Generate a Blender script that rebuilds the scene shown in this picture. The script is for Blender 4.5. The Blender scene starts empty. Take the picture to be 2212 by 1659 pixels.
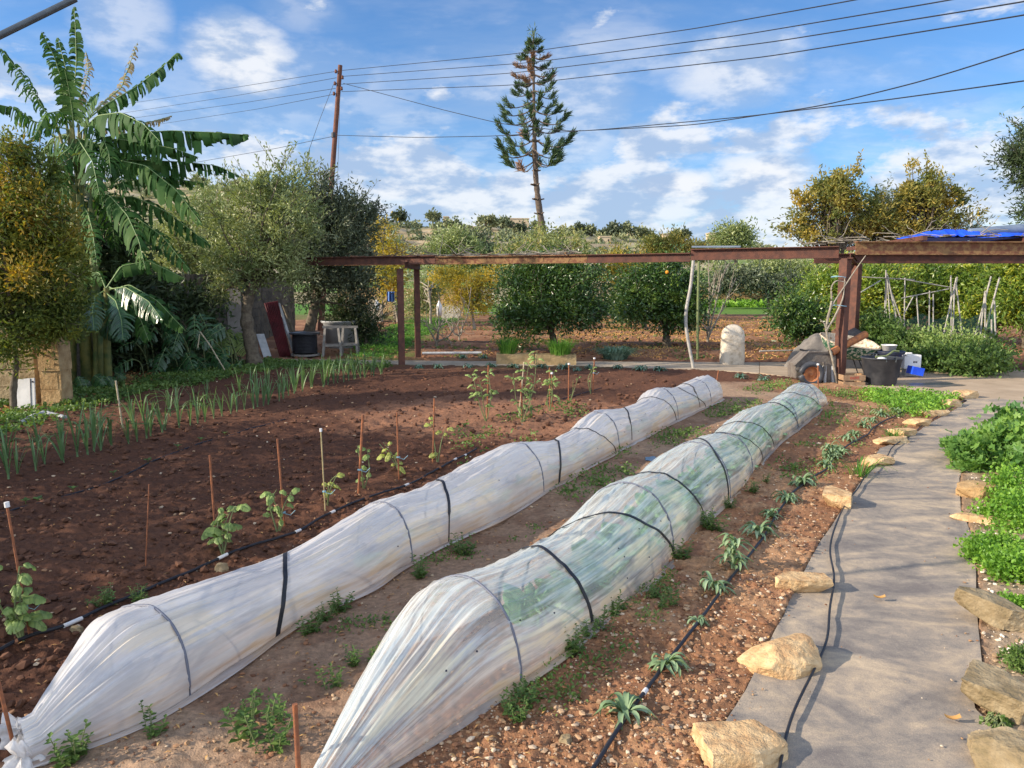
import bpy, math, random
import numpy as np
from math import radians, pi, sin, cos
rng = np.random.default_rng(7); random.seed(7)
S = bpy.context.scene; COL = S.collection
# ---------------------------------------------------------------- camera
f = 1661.0; CH = 1.65; pt = math.atan(215.5 / f); cp, sp = cos(pt), sin(pt)
cam_d = bpy.data.cameras.new("camera"); cam = bpy.data.objects.new("camera", cam_d); COL.objects.link(cam)
cam.location = (0, 0, CH); cam.rotation_euler = (pi / 2 - pt, 0, 0)
cam_d.sensor_fit = 'HORIZONTAL'; cam_d.angle = 2 * math.atan(1106 / f); cam_d.clip_start = 0.05; cam_d.clip_end = 6000
S.camera = cam
S.render.resolution_x = 1024; S.render.resolution_y = 768
S.view_settings.view_transform = 'Standard'; S.view_settings.look = 'None'
S.view_settings.exposure = 0.9; S.view_settings.gamma = 1
try:
    S.cycles.max_bounces = 8; S.cycles.transparent_max_bounces = 12; S.cycles.use_denoising = True
except Exception: pass
SUN_EL = radians(24); SUN_AZ = math.atan2(-0.95, -0.22)      # direction to the sun: left, a little behind
sdir = np.array([sin(SUN_AZ) * cos(SUN_EL), cos(SUN_AZ) * cos(SUN_EL), sin(SUN_EL)])
# pixel (2212-wide photo grid) -> world helpers, used to read real positions off the photograph
def ray(u, v):
    x = (u - 1106) / f; y = -(v - 829.5) / f
    return np.array([x, cp + y * sp, -sp + y * cp])
def P(u, v, z=0.0):
    r = ray(u, v); t = (z - CH) / r[2]; return np.array([0, 0, CH]) + r * t
def W(u, v, d):
    r = ray(u, v); return np.array([0, 0, CH]) + r * (d / r[1])
def proj(p):
    p = np.asarray(p, float) - [0, 0, CH]
    d = p[..., 1] * cp - p[..., 2] * sp; yy = p[..., 1] * sp + p[..., 2] * cp
    return 1106 + f * p[..., 0] / d, 829.5 - f * yy / d
# ---------------------------------------------------------------- world
wd = bpy.data.worlds.new("World"); S.world = wd; wd.use_nodes = True
nt = wd.node_tree; nt.nodes.clear()
class NG:
    def __init__(s, tree): s.t = tree
    def n(s, typ, **kw):
        nd = s.t.nodes.new(typ)
        for k, v in kw.items(): setattr(nd, k, v)
        return nd
    def val(s, x, sock):
        if isinstance(x, bpy.types.NodeSocket): s.t.links.new(x, sock)
        else: sock.default_value = x
    def m(s, op, a, b=0.0, c=0.0, clamp=False):
        nd = s.n('ShaderNodeMath', operation=op, use_clamp=clamp)
        s.val(a, nd.inputs[0]); s.val(b, nd.inputs[1])
        if len(nd.inputs) > 2: s.val(c, nd.inputs[2])
        return nd.outputs[0]
    def vm(s, op, a, b=(0, 0, 0)):
        nd = s.n('ShaderNodeVectorMath', operation=op); s.val(a, nd.inputs[0]); s.val(b, nd.inputs[1])
        return nd.outputs['Value'] if op in ('DOT_PRODUCT', 'LENGTH') else nd.outputs[0]
    def noise(s, vec, scale, detail=4, rough=.55, lac=2.0, dist=0.0):
        nd = s.n('ShaderNodeTexNoise'); s.val(vec, nd.inputs['Vector'])
        nd.inputs['Scale'].default_value = scale; nd.inputs['Detail'].default_value = detail
        nd.inputs['Roughness'].default_value = rough; nd.inputs['Distortion'].default_value = dist
        return nd.outputs['Fac']
    def ss(s, x, a, b, o0=0.0, o1=1.0):
        nd = s.n('ShaderNodeMapRange', interpolation_type='SMOOTHSTEP'); s.val(x, nd.inputs[0])
        for i, q in enumerate((a, b, o0, o1)): nd.inputs[i + 1].default_value = q
        return nd.outputs[0]
    def mix(s, fac, a, b, blend='MIX'):
        nd = s.n('ShaderNodeMix', data_type='RGBA', blend_type=blend); s.val(fac, nd.inputs[0])
        s.val(a, nd.inputs[6]); s.val(b, nd.inputs[7]); return nd.outputs[2]
    def ramp(s, x, stops):
        nd = s.n('ShaderNodeValToRGB'); s.val(x, nd.inputs[0]); el = nd.color_ramp.elements
        while len(el) < len(stops): el.new(0.5)
        for e, (p, c) in zip(el, stops): e.position = p; e.color = (*c, 1)
        return nd.outputs[0]
    def xyz(s, x, y, z):
        nd = s.n('ShaderNodeCombineXYZ')
        for i, q in enumerate((x, y, z)): s.val(q, nd.inputs[i])
        return nd.outputs[0]
    def sep(s, v):
        nd = s.n('ShaderNodeSeparateXYZ'); s.val(v, nd.inputs[0]); return nd.outputs
def rgb(r, g, b): return (r, g, b, 1)
g = NG(nt)
sky = g.n('ShaderNodeTexSky', sky_type='NISHITA'); sky.sun_disc = False
sky.sun_elevation = SUN_EL; sky.sun_rotation = SUN_AZ % (2 * pi); sky.air_density = 1.0; sky.dust_density = 0.35; sky.ozone_density = 2.5
tc = g.n('ShaderNodeTexCoord'); dv = g.vm('NORMALIZE', tc.outputs['Generated']); dx, dy, dz = g.sep(dv)[:3]
zz = g.m('ADD', g.m('MAXIMUM', dz, 0.0), 0.16)
pl = g.xyz(g.m('DIVIDE', dx, zz), g.m('DIVIDE', dy, zz), 0.0)
# wispy high cloud, stretched
mp = g.n('ShaderNodeMapping'); g.val(pl, mp.inputs['Vector']); mp.inputs['Rotation'].default_value = (0, 0, 0.45); mp.inputs['Scale'].default_value = (0.5, 1.1, 1)
wn = g.noise(mp.outputs[0], 1.05, 7, .6, dist=.25)
wisp = g.ss(wn, .42, .74)
az = g.m('ARCTAN2', dx, dy)
cu_v = g.xyz(g.m('MULTIPLY', az, 3.2), g.m('MULTIPLY', dz, 7.5), 0.3)
cn = g.noise(cu_v, 2.3, 8, .58)
lowb = g.ss(dz, .02, .30, .17, -.12)
cum = g.ss(g.m('ADD', cn, lowb), .47, .60)
blob = None
wob = g.m('MULTIPLY', g.m('SUBTRACT', g.noise(cu_v, 6, 7, .62), .5), .10)
for (u, v, ru, rv, st) in [(525, 130, 95, 75, .9), (265, 45, 70, 70, .5), (1590, 150, 120, 70, .75), (1240, 230, 120, 130, .55),
                       (860, 410, 90, 35, .9), (1440, 402, 110, 36, .95), (1650, 385, 100, 60, .95), (1640, 340, 60, 40, .6),
                       (620, 190, 240, 90, .35), (2170, 420, 90, 60, .9), (1000, 440, 300, 60, .7), (650, 20, 80, 40, .3), (1120, 395, 80, 30, .9), (1350, 440, 260, 50, .8), (330, 330, 240, 110, .6)]:
    r0 = ray(u, v); r0 /= np.linalg.norm(r0)
    sv = g.vm('SUBTRACT', dv, tuple(r0)); a, b, c = g.sep(sv)[:3]
    q = g.m('ADD', g.m('POWER', g.m('DIVIDE', a, ru / f), 2.0), g.m('POWER', g.m('DIVIDE', c, rv / f), 2.0))
    q = g.m('ADD', q, g.m('MULTIPLY', wob, -14.0))
    q = g.m('ADD', q, g.m('MULTIPLY', g.m('LESS_THAN', dy, 0.0), 50.0))
    e = g.m('MULTIPLY', g.ss(q, .1, 1.7, 1, 0), st)
    blob = e if blob is None else g.m('MAXIMUM', blob, e)
cov = g.m('MAXIMUM', g.m('MULTIPLY', wisp, .62), g.m('MULTIPLY', cum, .85))
cov = g.m('MAXIMUM', cov, blob)
hz = g.ss(dz, -.02, .16, .55, 0)
cov = g.m('MAXIMUM', cov, hz); cov = g.m('MAXIMUM', cov, g.ss(dy, -.3, .1, .8, 0), clamp=True)  # last term adds unseen cloud cover behind the camera as fill
shade = g.noise(g.vm('ADD', cu_v, (0.0, 0.35, 0.0)), 2.6, 6, .55)
lit = g.ss(g.m('SUBTRACT', g.noise(cu_v, 3.4, 7, .58), g.m('MULTIPLY', shade, .5)), .17, .34)
clc = g.mix(lit, rgb(.24, .31, .43), rgb(.51, .52, .54))
fill_k = g.ss(dy, -.25, .35, 2.1, 1.0)      # unseen cloud bank behind and overhead, added and brightened to fill the shade
clb = g.vm('SCALE', clc); g.val(fill_k, clb.node.inputs['Scale']); clc = clb
skc = g.mix(1.0, sky.outputs[0], rgb(.68, 1.0, 1.34), 'MULTIPLY')
sks = g.vm('SCALE', skc); sks.node.inputs['Scale'].default_value = 0.074
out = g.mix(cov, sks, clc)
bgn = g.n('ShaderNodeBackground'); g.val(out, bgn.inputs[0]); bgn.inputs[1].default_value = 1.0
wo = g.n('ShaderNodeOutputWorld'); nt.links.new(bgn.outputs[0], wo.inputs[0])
# ---------------------------------------------------------------- sun
sl = bpy.data.lights.new("sun", 'SUN'); sl.energy = 4.2; sl.angle = radians(.6); sl.color = (1.0, .86, .68)
so = bpy.data.objects.new("sun", sl); COL.objects.link(so)
from mathutils import Vector, Matrix, noise as mnoise
so.rotation_euler = Vector(tuple(sdir)).to_track_quat('Z', 'Y').to_euler(); so.location = (-20, -5, 12)
# ---------------------------------------------------------------- numpy helpers
_T = rng.random((256, 256))
def vn(x, y, seed=0):
    x = np.asarray(x, float) + seed * 17.31; y = np.asarray(y, float) + seed * 9.17
    xi = np.floor(x).astype(int); yi = np.floor(y).astype(int); fx = x - xi; fy = y - yi
    fx = fx * fx * (3 - 2 * fx); fy = fy * fy * (3 - 2 * fy)
    a = _T[xi % 256, yi % 256]; b = _T[(xi + 1) % 256, yi % 256]; c = _T[xi % 256, (yi + 1) % 256]; d = _T[(xi + 1) % 256, (yi + 1) % 256]
    return (a + (b - a) * fx) * (1 - fy) + (c + (d - c) * fx) * fy
def fbm(x, y, o=4, seed=0):
    s = 0; a = .5
    for i in range(o): s = s + a * vn(x * 2 ** i, y * 2 ** i, seed + i * 3); a *= .5
    return s / (1 - .5 ** o)
def sstep(x, a, b):
    t = np.clip((x - a) / (b - a), 0, 1); return t * t * (3 - 2 * t)
def inpoly(x, y, poly):
    x = np.asarray(x); y = np.asarray(y); r = np.zeros(x.shape, bool); n = len(poly)
    for i in range(n):
        x1, y1 = poly[i][:2]; x2, y2 = poly[(i + 1) % n][:2]
        c = ((y1 > y) != (y2 > y)) & (x < (x2 - x1) * (y - y1) / (y2 - y1 + 1e-12) + x1); r ^= c
    return r
def dseg(x, y, pts):
    d = np.full(np.shape(x), 1e9)
    for a, b in zip(pts[:-1], pts[1:]):
        ax, ay = a[:2]; bx, by = b[:2]; L = (bx - ax) ** 2 + (by - ay) ** 2 + 1e-9
        t = np.clip(((x - ax) * (bx - ax) + (y - ay) * (by - ay)) / L, 0, 1)
        d = np.minimum(d, np.hypot(x - ax - t * (bx - ax), y - ay - t * (by - ay)))
    return d
def unit(v): v = np.asarray(v, float); return v / (np.linalg.norm(v, axis=-1, keepdims=True) + 1e-9)
class MB:
    def __init__(s): s.V = []; s.F = {}; s.n = 0; s.A = []; s.U = []
    def add(s, V, F, rnd=0.5, uv=None):
        V = np.asarray(V, float).reshape(-1, 3); F = np.asarray(F, int)
        if len(V) == 0: return s
        s.F.setdefault(F.shape[1], []).append(F + s.n); s.V.append(V); s.n += len(V)
        s.A.append(np.broadcast_to(np.asarray(rnd, float), (len(V),))); s.U.append(uv if uv is not None else V[:, :2]); return s
    def box(s, c, size, rz=0, R=None, rnd=.5):
        h = np.array(size) / 2; V = np.array([[x, y, z] for x in (-1, 1) for y in (-1, 1) for z in (-1, 1)]) * h
        if R is None: R = np.array([[cos(rz), -sin(rz), 0], [sin(rz), cos(rz), 0], [0, 0, 1]])
        return s.add(V @ np.asarray(R).T + c, [[0, 1, 3, 2], [4, 6, 7, 5], [0, 4, 5, 1], [2, 3, 7, 6], [0, 2, 6, 4], [1, 5, 7, 3]], rnd)
    def bar(s, a, b, w, h, rnd=.5):
        a = np.array(a, float); b = np.array(b, float); d = b - a; L = np.linalg.norm(d); d /= L
        up = np.array([0, 0, 1.]) if abs(d[2]) < .95 else np.array([0, 1., 0])
        x = np.cross(d, up); x /= np.linalg.norm(x); z = np.cross(x, d)
        return s.box((a + b) / 2, (w, L, h), R=np.stack([x, d, z], 1), rnd=rnd)
    def tube(s, pts, r, n=6, rnd=.5, flat=1.0, cap=True):
        pts = np.asarray(pts, float); m = len(pts); r = np.broadcast_to(r, (m,)).astype(float)
        t = np.gradient(pts, axis=0); t /= np.linalg.norm(t, axis=1)[:, None] + 1e-12
        up = np.array([0, 0, 1.]) if abs(t[:, 2]).mean() < .8 else np.array([1., 0, 0])
        x = np.cross(t, up); x /= np.linalg.norm(x, axis=1)[:, None] + 1e-12; z = np.cross(x, t)
        a = np.arange(n) * 2 * pi / n
        V = pts[:, None] + r[:, None, None] * (np.cos(a)[None, :, None] * x[:, None] + flat * np.sin(a)[None, :, None] * z[:, None])
        i = np.arange(m - 1)[:, None] * n; j = np.arange(n)[None]; k = (j + 1) % n
        F = np.stack([i + j, i + k, i + n + k, i + n + j], -1).reshape(-1, 4)
        s.add(V.reshape(-1, 3), F, rnd)
        if cap:
            for e in (0, m - 1):
                b = s.n; s.add(np.vstack([V[e], pts[e]]), [[q, (q + 1) % n, n] for q in range(n)], rnd)
        return s
    def lathe(s, c, prof, n=20, rnd=.5, axis=None):
        prof = np.array(prof, float); a = np.arange(n) * 2 * pi / n; m = len(prof)
        V = np.stack([prof[:, 0, None] * np.cos(a), prof[:, 0, None] * np.sin(a), np.broadcast_to(prof[:, 1, None], (m, n))], -1).reshape(-1, 3)
        if axis is not None:
            z = np.array(axis, float); z /= np.linalg.norm(z); x = np.cross(z, [0.3, .2, 1.]); x /= np.linalg.norm(x); y = np.cross(z, x)
            V = V @ np.stack([x, y, z], 0)
        i = np.arange(m - 1)[:, None] * n; j = np.arange(n)[None]; k = (j + 1) % n
        return s.add(V + c, np.stack([i + j, i + k, i + n + k, i + n + j], -1).reshape(-1, 4), rnd)
    def grid(s, V, rnd=.5, uv=None):   # V (m,n,3)
        m, n = V.shape[:2]; i = np.arange(m - 1)[:, None] * n; j = np.arange(n - 1)[None]
        F = np.stack([i + j, i + j + 1, i + n + j + 1, i + n + j], -1).reshape(-1, 4)
        return s.add(V.reshape(-1, 3), F, rnd if np.isscalar(rnd) else np.asarray(rnd).reshape(-1), None if uv is None else uv.reshape(-1, 2))
    def leaves(s, P0, D, L, Wd, curl=.15, rnd=None, side=None):
        P0 = np.asarray(P0, float); D = np.asarray(D, float); n = len(P0)
        if n == 0: return s
        D = D / (np.linalg.norm(D, axis=1)[:, None] + 1e-9)
        if side is None: side = rng.normal(size=(n, 3))
        Sd = np.cross(D, side); Sd /= np.linalg.norm(Sd, axis=1)[:, None] + 1e-9; N = np.cross(Sd, D)
        L = np.broadcast_to(L, (n,))[:, None]; Wd = np.broadcast_to(Wd, (n,))[:, None]
        mid = P0 + D * L * .5 + N * L * curl
        V = np.stack([P0, mid + Sd * Wd / 2, P0 + D * L, mid - Sd * Wd / 2], 1).reshape(-1, 3)
        F = np.arange(n * 4).reshape(n, 4)
        if rnd is None: rnd = rng.random(n)
        return s.add(V, F, np.repeat(np.broadcast_to(rnd, (n,)), 4))
    def lobed(s, P0, D, R_, rnd, cup=.12):
        n = len(P0); D = unit(D); Sd = unit(np.cross(D, rng.normal(size=(n, 3)) * .5 + [0, 0, 1.])); N = np.cross(Sd, D); k = 11; a = np.linspace(-2.7, 2.7, k)
        rr = np.array([.75, .95, .62, 1.0, .66, 1.12, .66, 1.0, .62, .95, .75]); C = P0 + D * (R_ * .45)[:, None]; r = (rr * .62)[None, :, None] * R_[:, None, None]
        V = C[:, None] + r * (np.cos(a)[None, :, None] * D[:, None] + np.sin(a)[None, :, None] * Sd[:, None]) + N[:, None] * (R_[:, None, None] * cup * (rr[None, :, None] - .6) * 2)
        A = np.concatenate([C[:, None], V], 1).reshape(-1, 3); b = np.arange(n)[:, None, None] * (k + 1); F = np.stack([np.zeros(k - 1, int), np.arange(1, k), np.arange(2, k + 1)], -1)[None] + b
        return s.add(A, F.reshape(-1, 3), np.repeat(rnd, k + 1))
    def build(s, name, mat, parent=None, smooth=False, loc=None, col=None):
        V = np.vstack(s.V) if s.V else np.zeros((0, 3))
        o_ = np.zeros(3)
        if parent is not None:
            q = parent
            while q is not None: o_ = o_ + np.array(q.location); q = q.parent
        elif loc is not None: o_ = np.array(loc, float)
        V = V - o_
        me = bpy.data.meshes.new(name); me.vertices.add(len(V)); me.vertices.foreach_set('co', V.ravel())
        ls = [np.concatenate(x).ravel() for x in s.F.values()]; ks = [(k, sum(len(q) for q in x)) for k, x in s.F.items()]
        li = np.concatenate(ls); tot = np.concatenate([np.full(c, k) for k, c in ks])
        me.loops.add(len(li)); me.loops.foreach_set('vertex_index', li)
        me.polygons.add(len(tot)); st = np.concatenate([[0], np.cumsum(tot)[:-1]])
        me.polygons.foreach_set('loop_start', st); me.polygons.foreach_set('loop_total', tot)
        me.polygons.foreach_set('use_smooth', np.full(len(tot), smooth))
        me.update(calc_edges=True)
        at = me.attributes.new('rnd', 'FLOAT', 'POINT'); at.data.foreach_set('value', np.concatenate(s.A))
        if any(u is not None for u in s.U):
            U = np.vstack(s.U); uvl = me.uv_layers.new(name='UVMap'); uvl.data.foreach_set('uv', U[li].ravel())
        if col is not None:
            ca = me.attributes.new('Col', 'FLOAT_COLOR', 'POINT'); ca.data.foreach_set('color', np.hstack([col, np.ones((len(col), 1))]).ravel())
        me.materials.append(mat); me.validate()
        o = bpy.data.objects.new(name, me); COL.objects.link(o)
        if parent is not None: o.parent = parent
        elif loc is not None: o.location = tuple(loc)
        return o
def tag(o, label=None, cat=None, group=None, kind=None):
    if label: o['label'] = label
    if cat: o['category'] = cat
    if group: o['group'] = group
    if kind: o['kind'] = kind
    return o
def thing(name, label, cat, loc, group=None):
    o = bpy.data.objects.new(name, None); COL.objects.link(o); o.location = tuple(float(q) for q in loc)
    o.empty_display_size = .1
    return tag(o, label, cat, group)
def copy_tree(o, loc, rz=0., sc=1., label=None):
    c = o.copy(); COL.objects.link(c); c.location = tuple(float(q) for q in loc); c.rotation_euler = (0, 0, rz); c.scale = (sc, sc, sc)
    if label: c['label'] = label
    def rec(a, b):
        for ch in list(a.children):
            k = ch.copy(); COL.objects.link(k); k.parent = b; rec(ch, k)
    rec(o, c); return c
ORD = ['zeroth', 'first', 'second', 'third', 'fourth', 'fifth', 'sixth', 'seventh', 'eighth', 'ninth', 'tenth', 'eleventh', 'twelfth', 'thirteenth', 'fourteenth', 'fifteenth', 'sixteenth', 'seventeenth', 'eighteenth', 'nineteenth']
def ordw(n):
    if n < 20: return ORD[n]
    T = {2: 'twent', 3: 'thirt', 4: 'fort', 5: 'fift', 6: 'sixt', 7: 'sevent', 8: 'eight', 9: 'ninet'}[n // 10]
    return T + 'ieth' if n % 10 == 0 else T + 'y-' + ORD[n % 10]
# ---------------------------------------------------------------- materials
def mat(name, c1, c2=None, scale=8, rough=.8, bump=.0, bs=40, metal=0, stops=None, spec=.3, det=6, trans=0, detail_mix=.0, vor=False):
    m = bpy.data.materials.new(name); m.use_nodes = True; t = m.node_tree; t.nodes.clear(); g = NG(t)
    tc = g.n('ShaderNodeTexCoord'); ob = tc.outputs['Object']
    b = g.n('ShaderNodeBsdfPrincipled'); o = g.n('ShaderNodeOutputMaterial')
    nz = g.noise(ob, scale, det, .62)
    if stops: c = g.ramp(nz, stops)
    else: c = g.mix(g.ss(nz, .32, .68), rgb(*c1), rgb(*(c2 or c1)))
    g.val(c, b.inputs['Base Color'])
    b.inputs['Roughness'].default_value = rough; b.inputs['Metallic'].default_value = metal
    b.inputs['Specular IOR Level'].default_value = spec
    if bump:
        bn = g.n('ShaderNodeBump'); bn.inputs['Strength'].default_value = min(1, bump); bn.inputs['Distance'].default_value = .01 * max(1, bump)
        g.val(g.noise(ob, bs, 5, .6), bn.inputs['Height']); t.links.new(bn.outputs[0], b.inputs['Normal'])
    t.links.new(b.outputs[0], o.inputs[0]); return m
def leafmat(name, stops, rough=.5, trans=.3, spec=.35, tint=(1, 1, 1), patch=1.2):
    stops = [(p, tuple(a * b for a, b in zip(c, tint))) for p, c in stops]
    m = bpy.data.materials.new(name); m.use_nodes = True; t = m.node_tree; t.nodes.clear(); g = NG(t)
    a = g.n('ShaderNodeAttribute', attribute_name='rnd'); tc = g.n('ShaderNodeTexCoord')
    nz = g.noise(tc.outputs['Object'], patch, 2, .5)
    x = g.m('ADD', g.m('MULTIPLY', a.outputs['Fac'], .6), g.m('MULTIPLY', g.ss(nz, .3, .7), .4))
    c = g.ramp(x, stops)
    b = g.n('ShaderNodeBsdfPrincipled'); g.val(c, b.inputs['Base Color']); b.inputs['Roughness'].default_value = rough; b.inputs['Specular IOR Level'].default_value = spec
    tr = g.n('ShaderNodeBsdfTranslucent'); g.val(g.mix(1.0, c, rgb(1.25, 1.25, .6), 'MULTIPLY'), tr.inputs[0])
    mx = g.n('ShaderNodeMixShader'); mx.inputs[0].default_value = trans; t.links.new(b.outputs[0], mx.inputs[1]); t.links.new(tr.outputs[0], mx.inputs[2])
    o = g.n('ShaderNodeOutputMaterial'); t.links.new(mx.outputs[0], o.inputs[0]); return m
def lr(*cs):
    cs = [tuple(min(.75, q * 1.5 + e) for q, e in zip(c, (.008, .006, .002))) for c in cs]
    n = len(cs); return [(.1 + .8 * i / max(1, n - 1), c) for i, c in enumerate(cs)]
M = {}
M['rust'] = mat('rusty_steel', (.135, .055, .036), (.075, .036, .028), 9, .75, .25, 60)
M['rust_light'] = mat('rusty_steel_lichen', None, stops=[(.3, (.14, .05, .03)), (.47, (.18, .085, .045)), (.58, (.27, .16, .07)), (.8, (.20, .11, .055))], scale=14, rough=.85, bump=.3, bs=90)
M['rust_stake'] = mat('rusty_stake', (.33, .12, .05), (.17, .07, .04), 25, .8, .3, 90)
M['rust_orange'] = mat('rust_orange', (.45, .17, .06), (.25, .10, .05), 18, .8, .3, 60)
M['black'] = mat('black_rubber', (.018, .019, .024), (.03, .03, .035), 20, .45)
M['black_tub'] = mat('black_plastic', (.025, .028, .036), (.06, .062, .07), 5, .45, .05, 30)
M['navy_bin'] = mat('navy_plastic', (.02, .025, .05), (.035, .045, .08), 5, .4)
M['white_pl'] = mat('white_plastic', (.75, .74, .72), (.6, .6, .6), 6, .4)
M['grey_metal'] = mat('grey_metal_pole', (.10, .115, .125), (.07, .08, .09), 10, .4, .05, 50, metal=.4)
M['lime'] = mat('limestone', None, stops=[(.2, (.20, .12, .055)), (.42, (.38, .24, .11)), (.6, (.50, .34, .17)), (.85, (.58, .42, .24))], scale=7, rough=.9, bump=1.6, bs=26)
M['lime_warm'] = mat('limestone_warm', None, stops=[(.25, (.30, .17, .085)), (.42, (.46, .29, .145)), (.55, (.58, .40, .21)), (.75, (.66, .50, .30))], scale=11, rough=.9, bump=1.8, bs=30)
M['lime_moss'] = mat('limestone_mossy', None, stops=[(.3, (.14, .11, .055)), (.44, (.24, .18, .10)), (.55, (.32, .25, .15)), (.7, (.46, .36, .22))], scale=6, rough=.95, bump=1.6, bs=28)
M['lime_pale'] = mat('limestone_pale', None, stops=[(.25, (.30, .24, .17)), (.5, (.55, .48, .38)), (.8, (.66, .60, .50))], scale=9, rough=.9, bump=.8, bs=30)
M['trough'] = mat('trough_stone', None, stops=[(.25, (.16, .13, .06)), (.45, (.34, .24, .12)), (.8, (.48, .36, .19))], scale=4, rough=.9, bump=.8, bs=25)
M['bark'] = mat('grey_bark', (.17, .14, .10), (.09, .07, .05), 12, .9, 1.5, 30)
M['bark_pale'] = mat('pale_bark', (.34, .30, .24), (.20, .17, .13), 14, .9, .8, 40)
M['bark_pine'] = mat('pine_bark', (.15, .11, .08), (.07, .055, .045), 8, .95, 1.5, 16)
M['pole_wood'] = mat('brown_pole', (.16, .065, .04), (.10, .045, .03), 4, .8, .3, 30)
M['cane'] = mat('cane', (.50, .42, .28), (.34, .28, .19), 15, .7)
M['grey_cane'] = mat('grey_cane', (.44, .42, .38), (.30, .28, .25), 10, .8)
M['wood_grey'] = mat('weathered_wood', (.30, .28, .25), (.20, .18, .16), 12, .85, .3, 40)
M['wood_crate'] = mat('crate_wood', (.36, .24, .14), (.24, .15, .09), 12, .8, .2, 50)
M['wood_orange'] = mat('orange_wood', (.50, .26, .10), (.40, .2, .08), 8, .7)
M['greywhite'] = mat('grey_white_paint', (.46, .47, .48), (.34, .35, .36), 6, .8, .2, 20)
M['board'] = mat('old_board', (.33, .31, .29), (.22, .20, .19), 3, .85, .2, 14)
M['red_sheet'] = mat('dark_red_sheet', (.10, .012, .016), (.06, .01, .012), 3, .6)
M['cloth'] = mat('grey_sheet', (.13, .12, .11), (.20, .18, .16), 8, .95, .8, 12)
M['concrete_old'] = mat('cement_crusted_steel', (.17, .15, .13), (.11, .09, .08), 9, .95, 1., 25)
M['blue'] = mat('blue_tarp', (.015, .07, .62), (.02, .10, .75), 5, .45, .4, 9)
M['bluegrey'] = mat('grey_blue_roll', (.12, .16, .22), (.18, .22, .28), 3, .5)
M['green_paint'] = mat('chipped_green_paint', None, stops=[(.35, (.02, .09, .05)), (.5, (.03, .12, .07)), (.58, (.55, .52, .42)), (.8, (.62, .6, .5))], scale=16, rough=.7)
M['rim_cream'] = mat('flaked_cream_metal', None, stops=[(.35, (.24, .13, .07)), (.5, (.52, .44, .33)), (.8, (.66, .60, .48))], scale=22, rough=.8)
M['wire'] = mat('wire', (.02, .022, .028), None, 5, .6)
M['blue_str'] = mat('blue_string', (.25, .45, .55), None, 5, .8)
M['red_ink'] = mat('red_ink', (.45, .05, .04), None, 5, .8)
M['black_ink'] = mat('dark_ink', (.03, .03, .05), None, 5, .8)
M['house'] = mat('limestone_house', (.55, .43, .28), (.45, .34, .22), .6, .9, .2, 2)
M['dark_open'] = mat('dark_opening', (.04, .035, .03), None, 3, .9)
M['wall_lime'] = None
# foliage
M['banana'] = leafmat('banana_leaf', lr((.035, .085, .03), (.055, .14, .035), (.09, .19, .05), (.15, .24, .07)), .6, .35, .12, (.46, .50, .48))
M['banana_dry'] = leafmat('banana_dry', lr((.14, .11, .06), (.22, .18, .10)), .7, .3)
M['banana_stem'] = mat('banana_stem', (.06, .10, .03), (.20, .18, .05), 5, .6, .2, 20)
M['mid'] = mat('leaf_midrib', (.22, .30, .12), (.16, .24, .09), 6, .5)
M['olive'] = leafmat('olive_leaf', lr((.075, .10, .035), (.12, .155, .055), (.19, .22, .085), (.30, .32, .16)), .45, .25, .5)
M['olive_dark'] = leafmat('olive_dark_leaf', lr((.025, .035, .022), (.045, .06, .035), (.08, .10, .06), (.13, .15, .10)), .5, .2)
M['yellowleaf'] = leafmat('yellowing_leaf', lr((.04, .06, .015), (.09, .10, .02), (.22, .15, .02), (.36, .21, .02)), .55, .4)
M['yellowbush'] = leafmat('yellow_bush_leaf', lr((.09, .11, .02), (.20, .18, .03), (.34, .25, .03), (.44, .32, .04)), .55, .4)
M['pomo'] = leafmat('pomegranate_leaf', lr((.03, .055, .012), (.07, .10, .02), (.13, .15, .025), (.24, .21, .03)), .5, .35)
M['citrus'] = leafmat('citrus_leaf', lr((.012, .035, .01), (.025, .065, .015), (.05, .10, .02), (.14, .19, .03)), .32, .25, .6, patch=2.5)
M['citrus_l'] = leafmat('citrus_leaf_bright', lr((.03, .07, .012), (.07, .13, .02), (.15, .21, .03), (.38, .36, .04)), .35, .35, .5, patch=1.5)
M['autumn'] = leafmat('autumn_leaf', lr((.045, .07, .02), (.11, .13, .035), (.20, .17, .04), (.33, .23, .045)), .55, .35, patch=.7)
M['yg'] = leafmat('yellowgreen_leaf', lr((.07, .09, .035), (.13, .16, .06), (.22, .23, .09), (.32, .27, .10)), .6, .35, patch=.8)
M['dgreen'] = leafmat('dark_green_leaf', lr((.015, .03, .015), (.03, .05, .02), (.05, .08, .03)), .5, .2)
M['pine'] = leafmat('pine_needle', lr((.015, .035, .02), (.03, .06, .028), (.05, .09, .035), (.09, .12, .05)), .6, .15, patch=.8)
M['pine_brown'] = leafmat('pine_brown', lr((.12, .07, .045), (.20, .12, .08)), .7, .15)
M['monst'] = leafmat('monstera_leaf', lr((.008, .035, .012), (.014, .055, .018), (.03, .085, .022)), .3, .2, .6)
M['leek'] = leafmat('leek_leaf', lr((.055, .10, .04), (.08, .145, .06), (.13, .20, .095)), .45, .3)
M['rosette'] = leafmat('glaucous_leaf', lr((.09, .145, .07), (.15, .22, .12), (.24, .31, .20)), .6, .25)
M['weed'] = leafmat('weed_leaf', lr((.035, .075, .02), (.07, .125, .03), (.13, .19, .05)), .5, .35)
M['parsley'] = leafmat('parsley_leaf', lr((.06, .15, .02), (.12, .24, .03), (.21, .34, .05)), .45, .4, patch=3)
M['mallow'] = leafmat('mallow_leaf', lr((.04, .11, .03), (.09, .18, .04), (.18, .28, .06)), .45, .4, patch=3)
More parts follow.
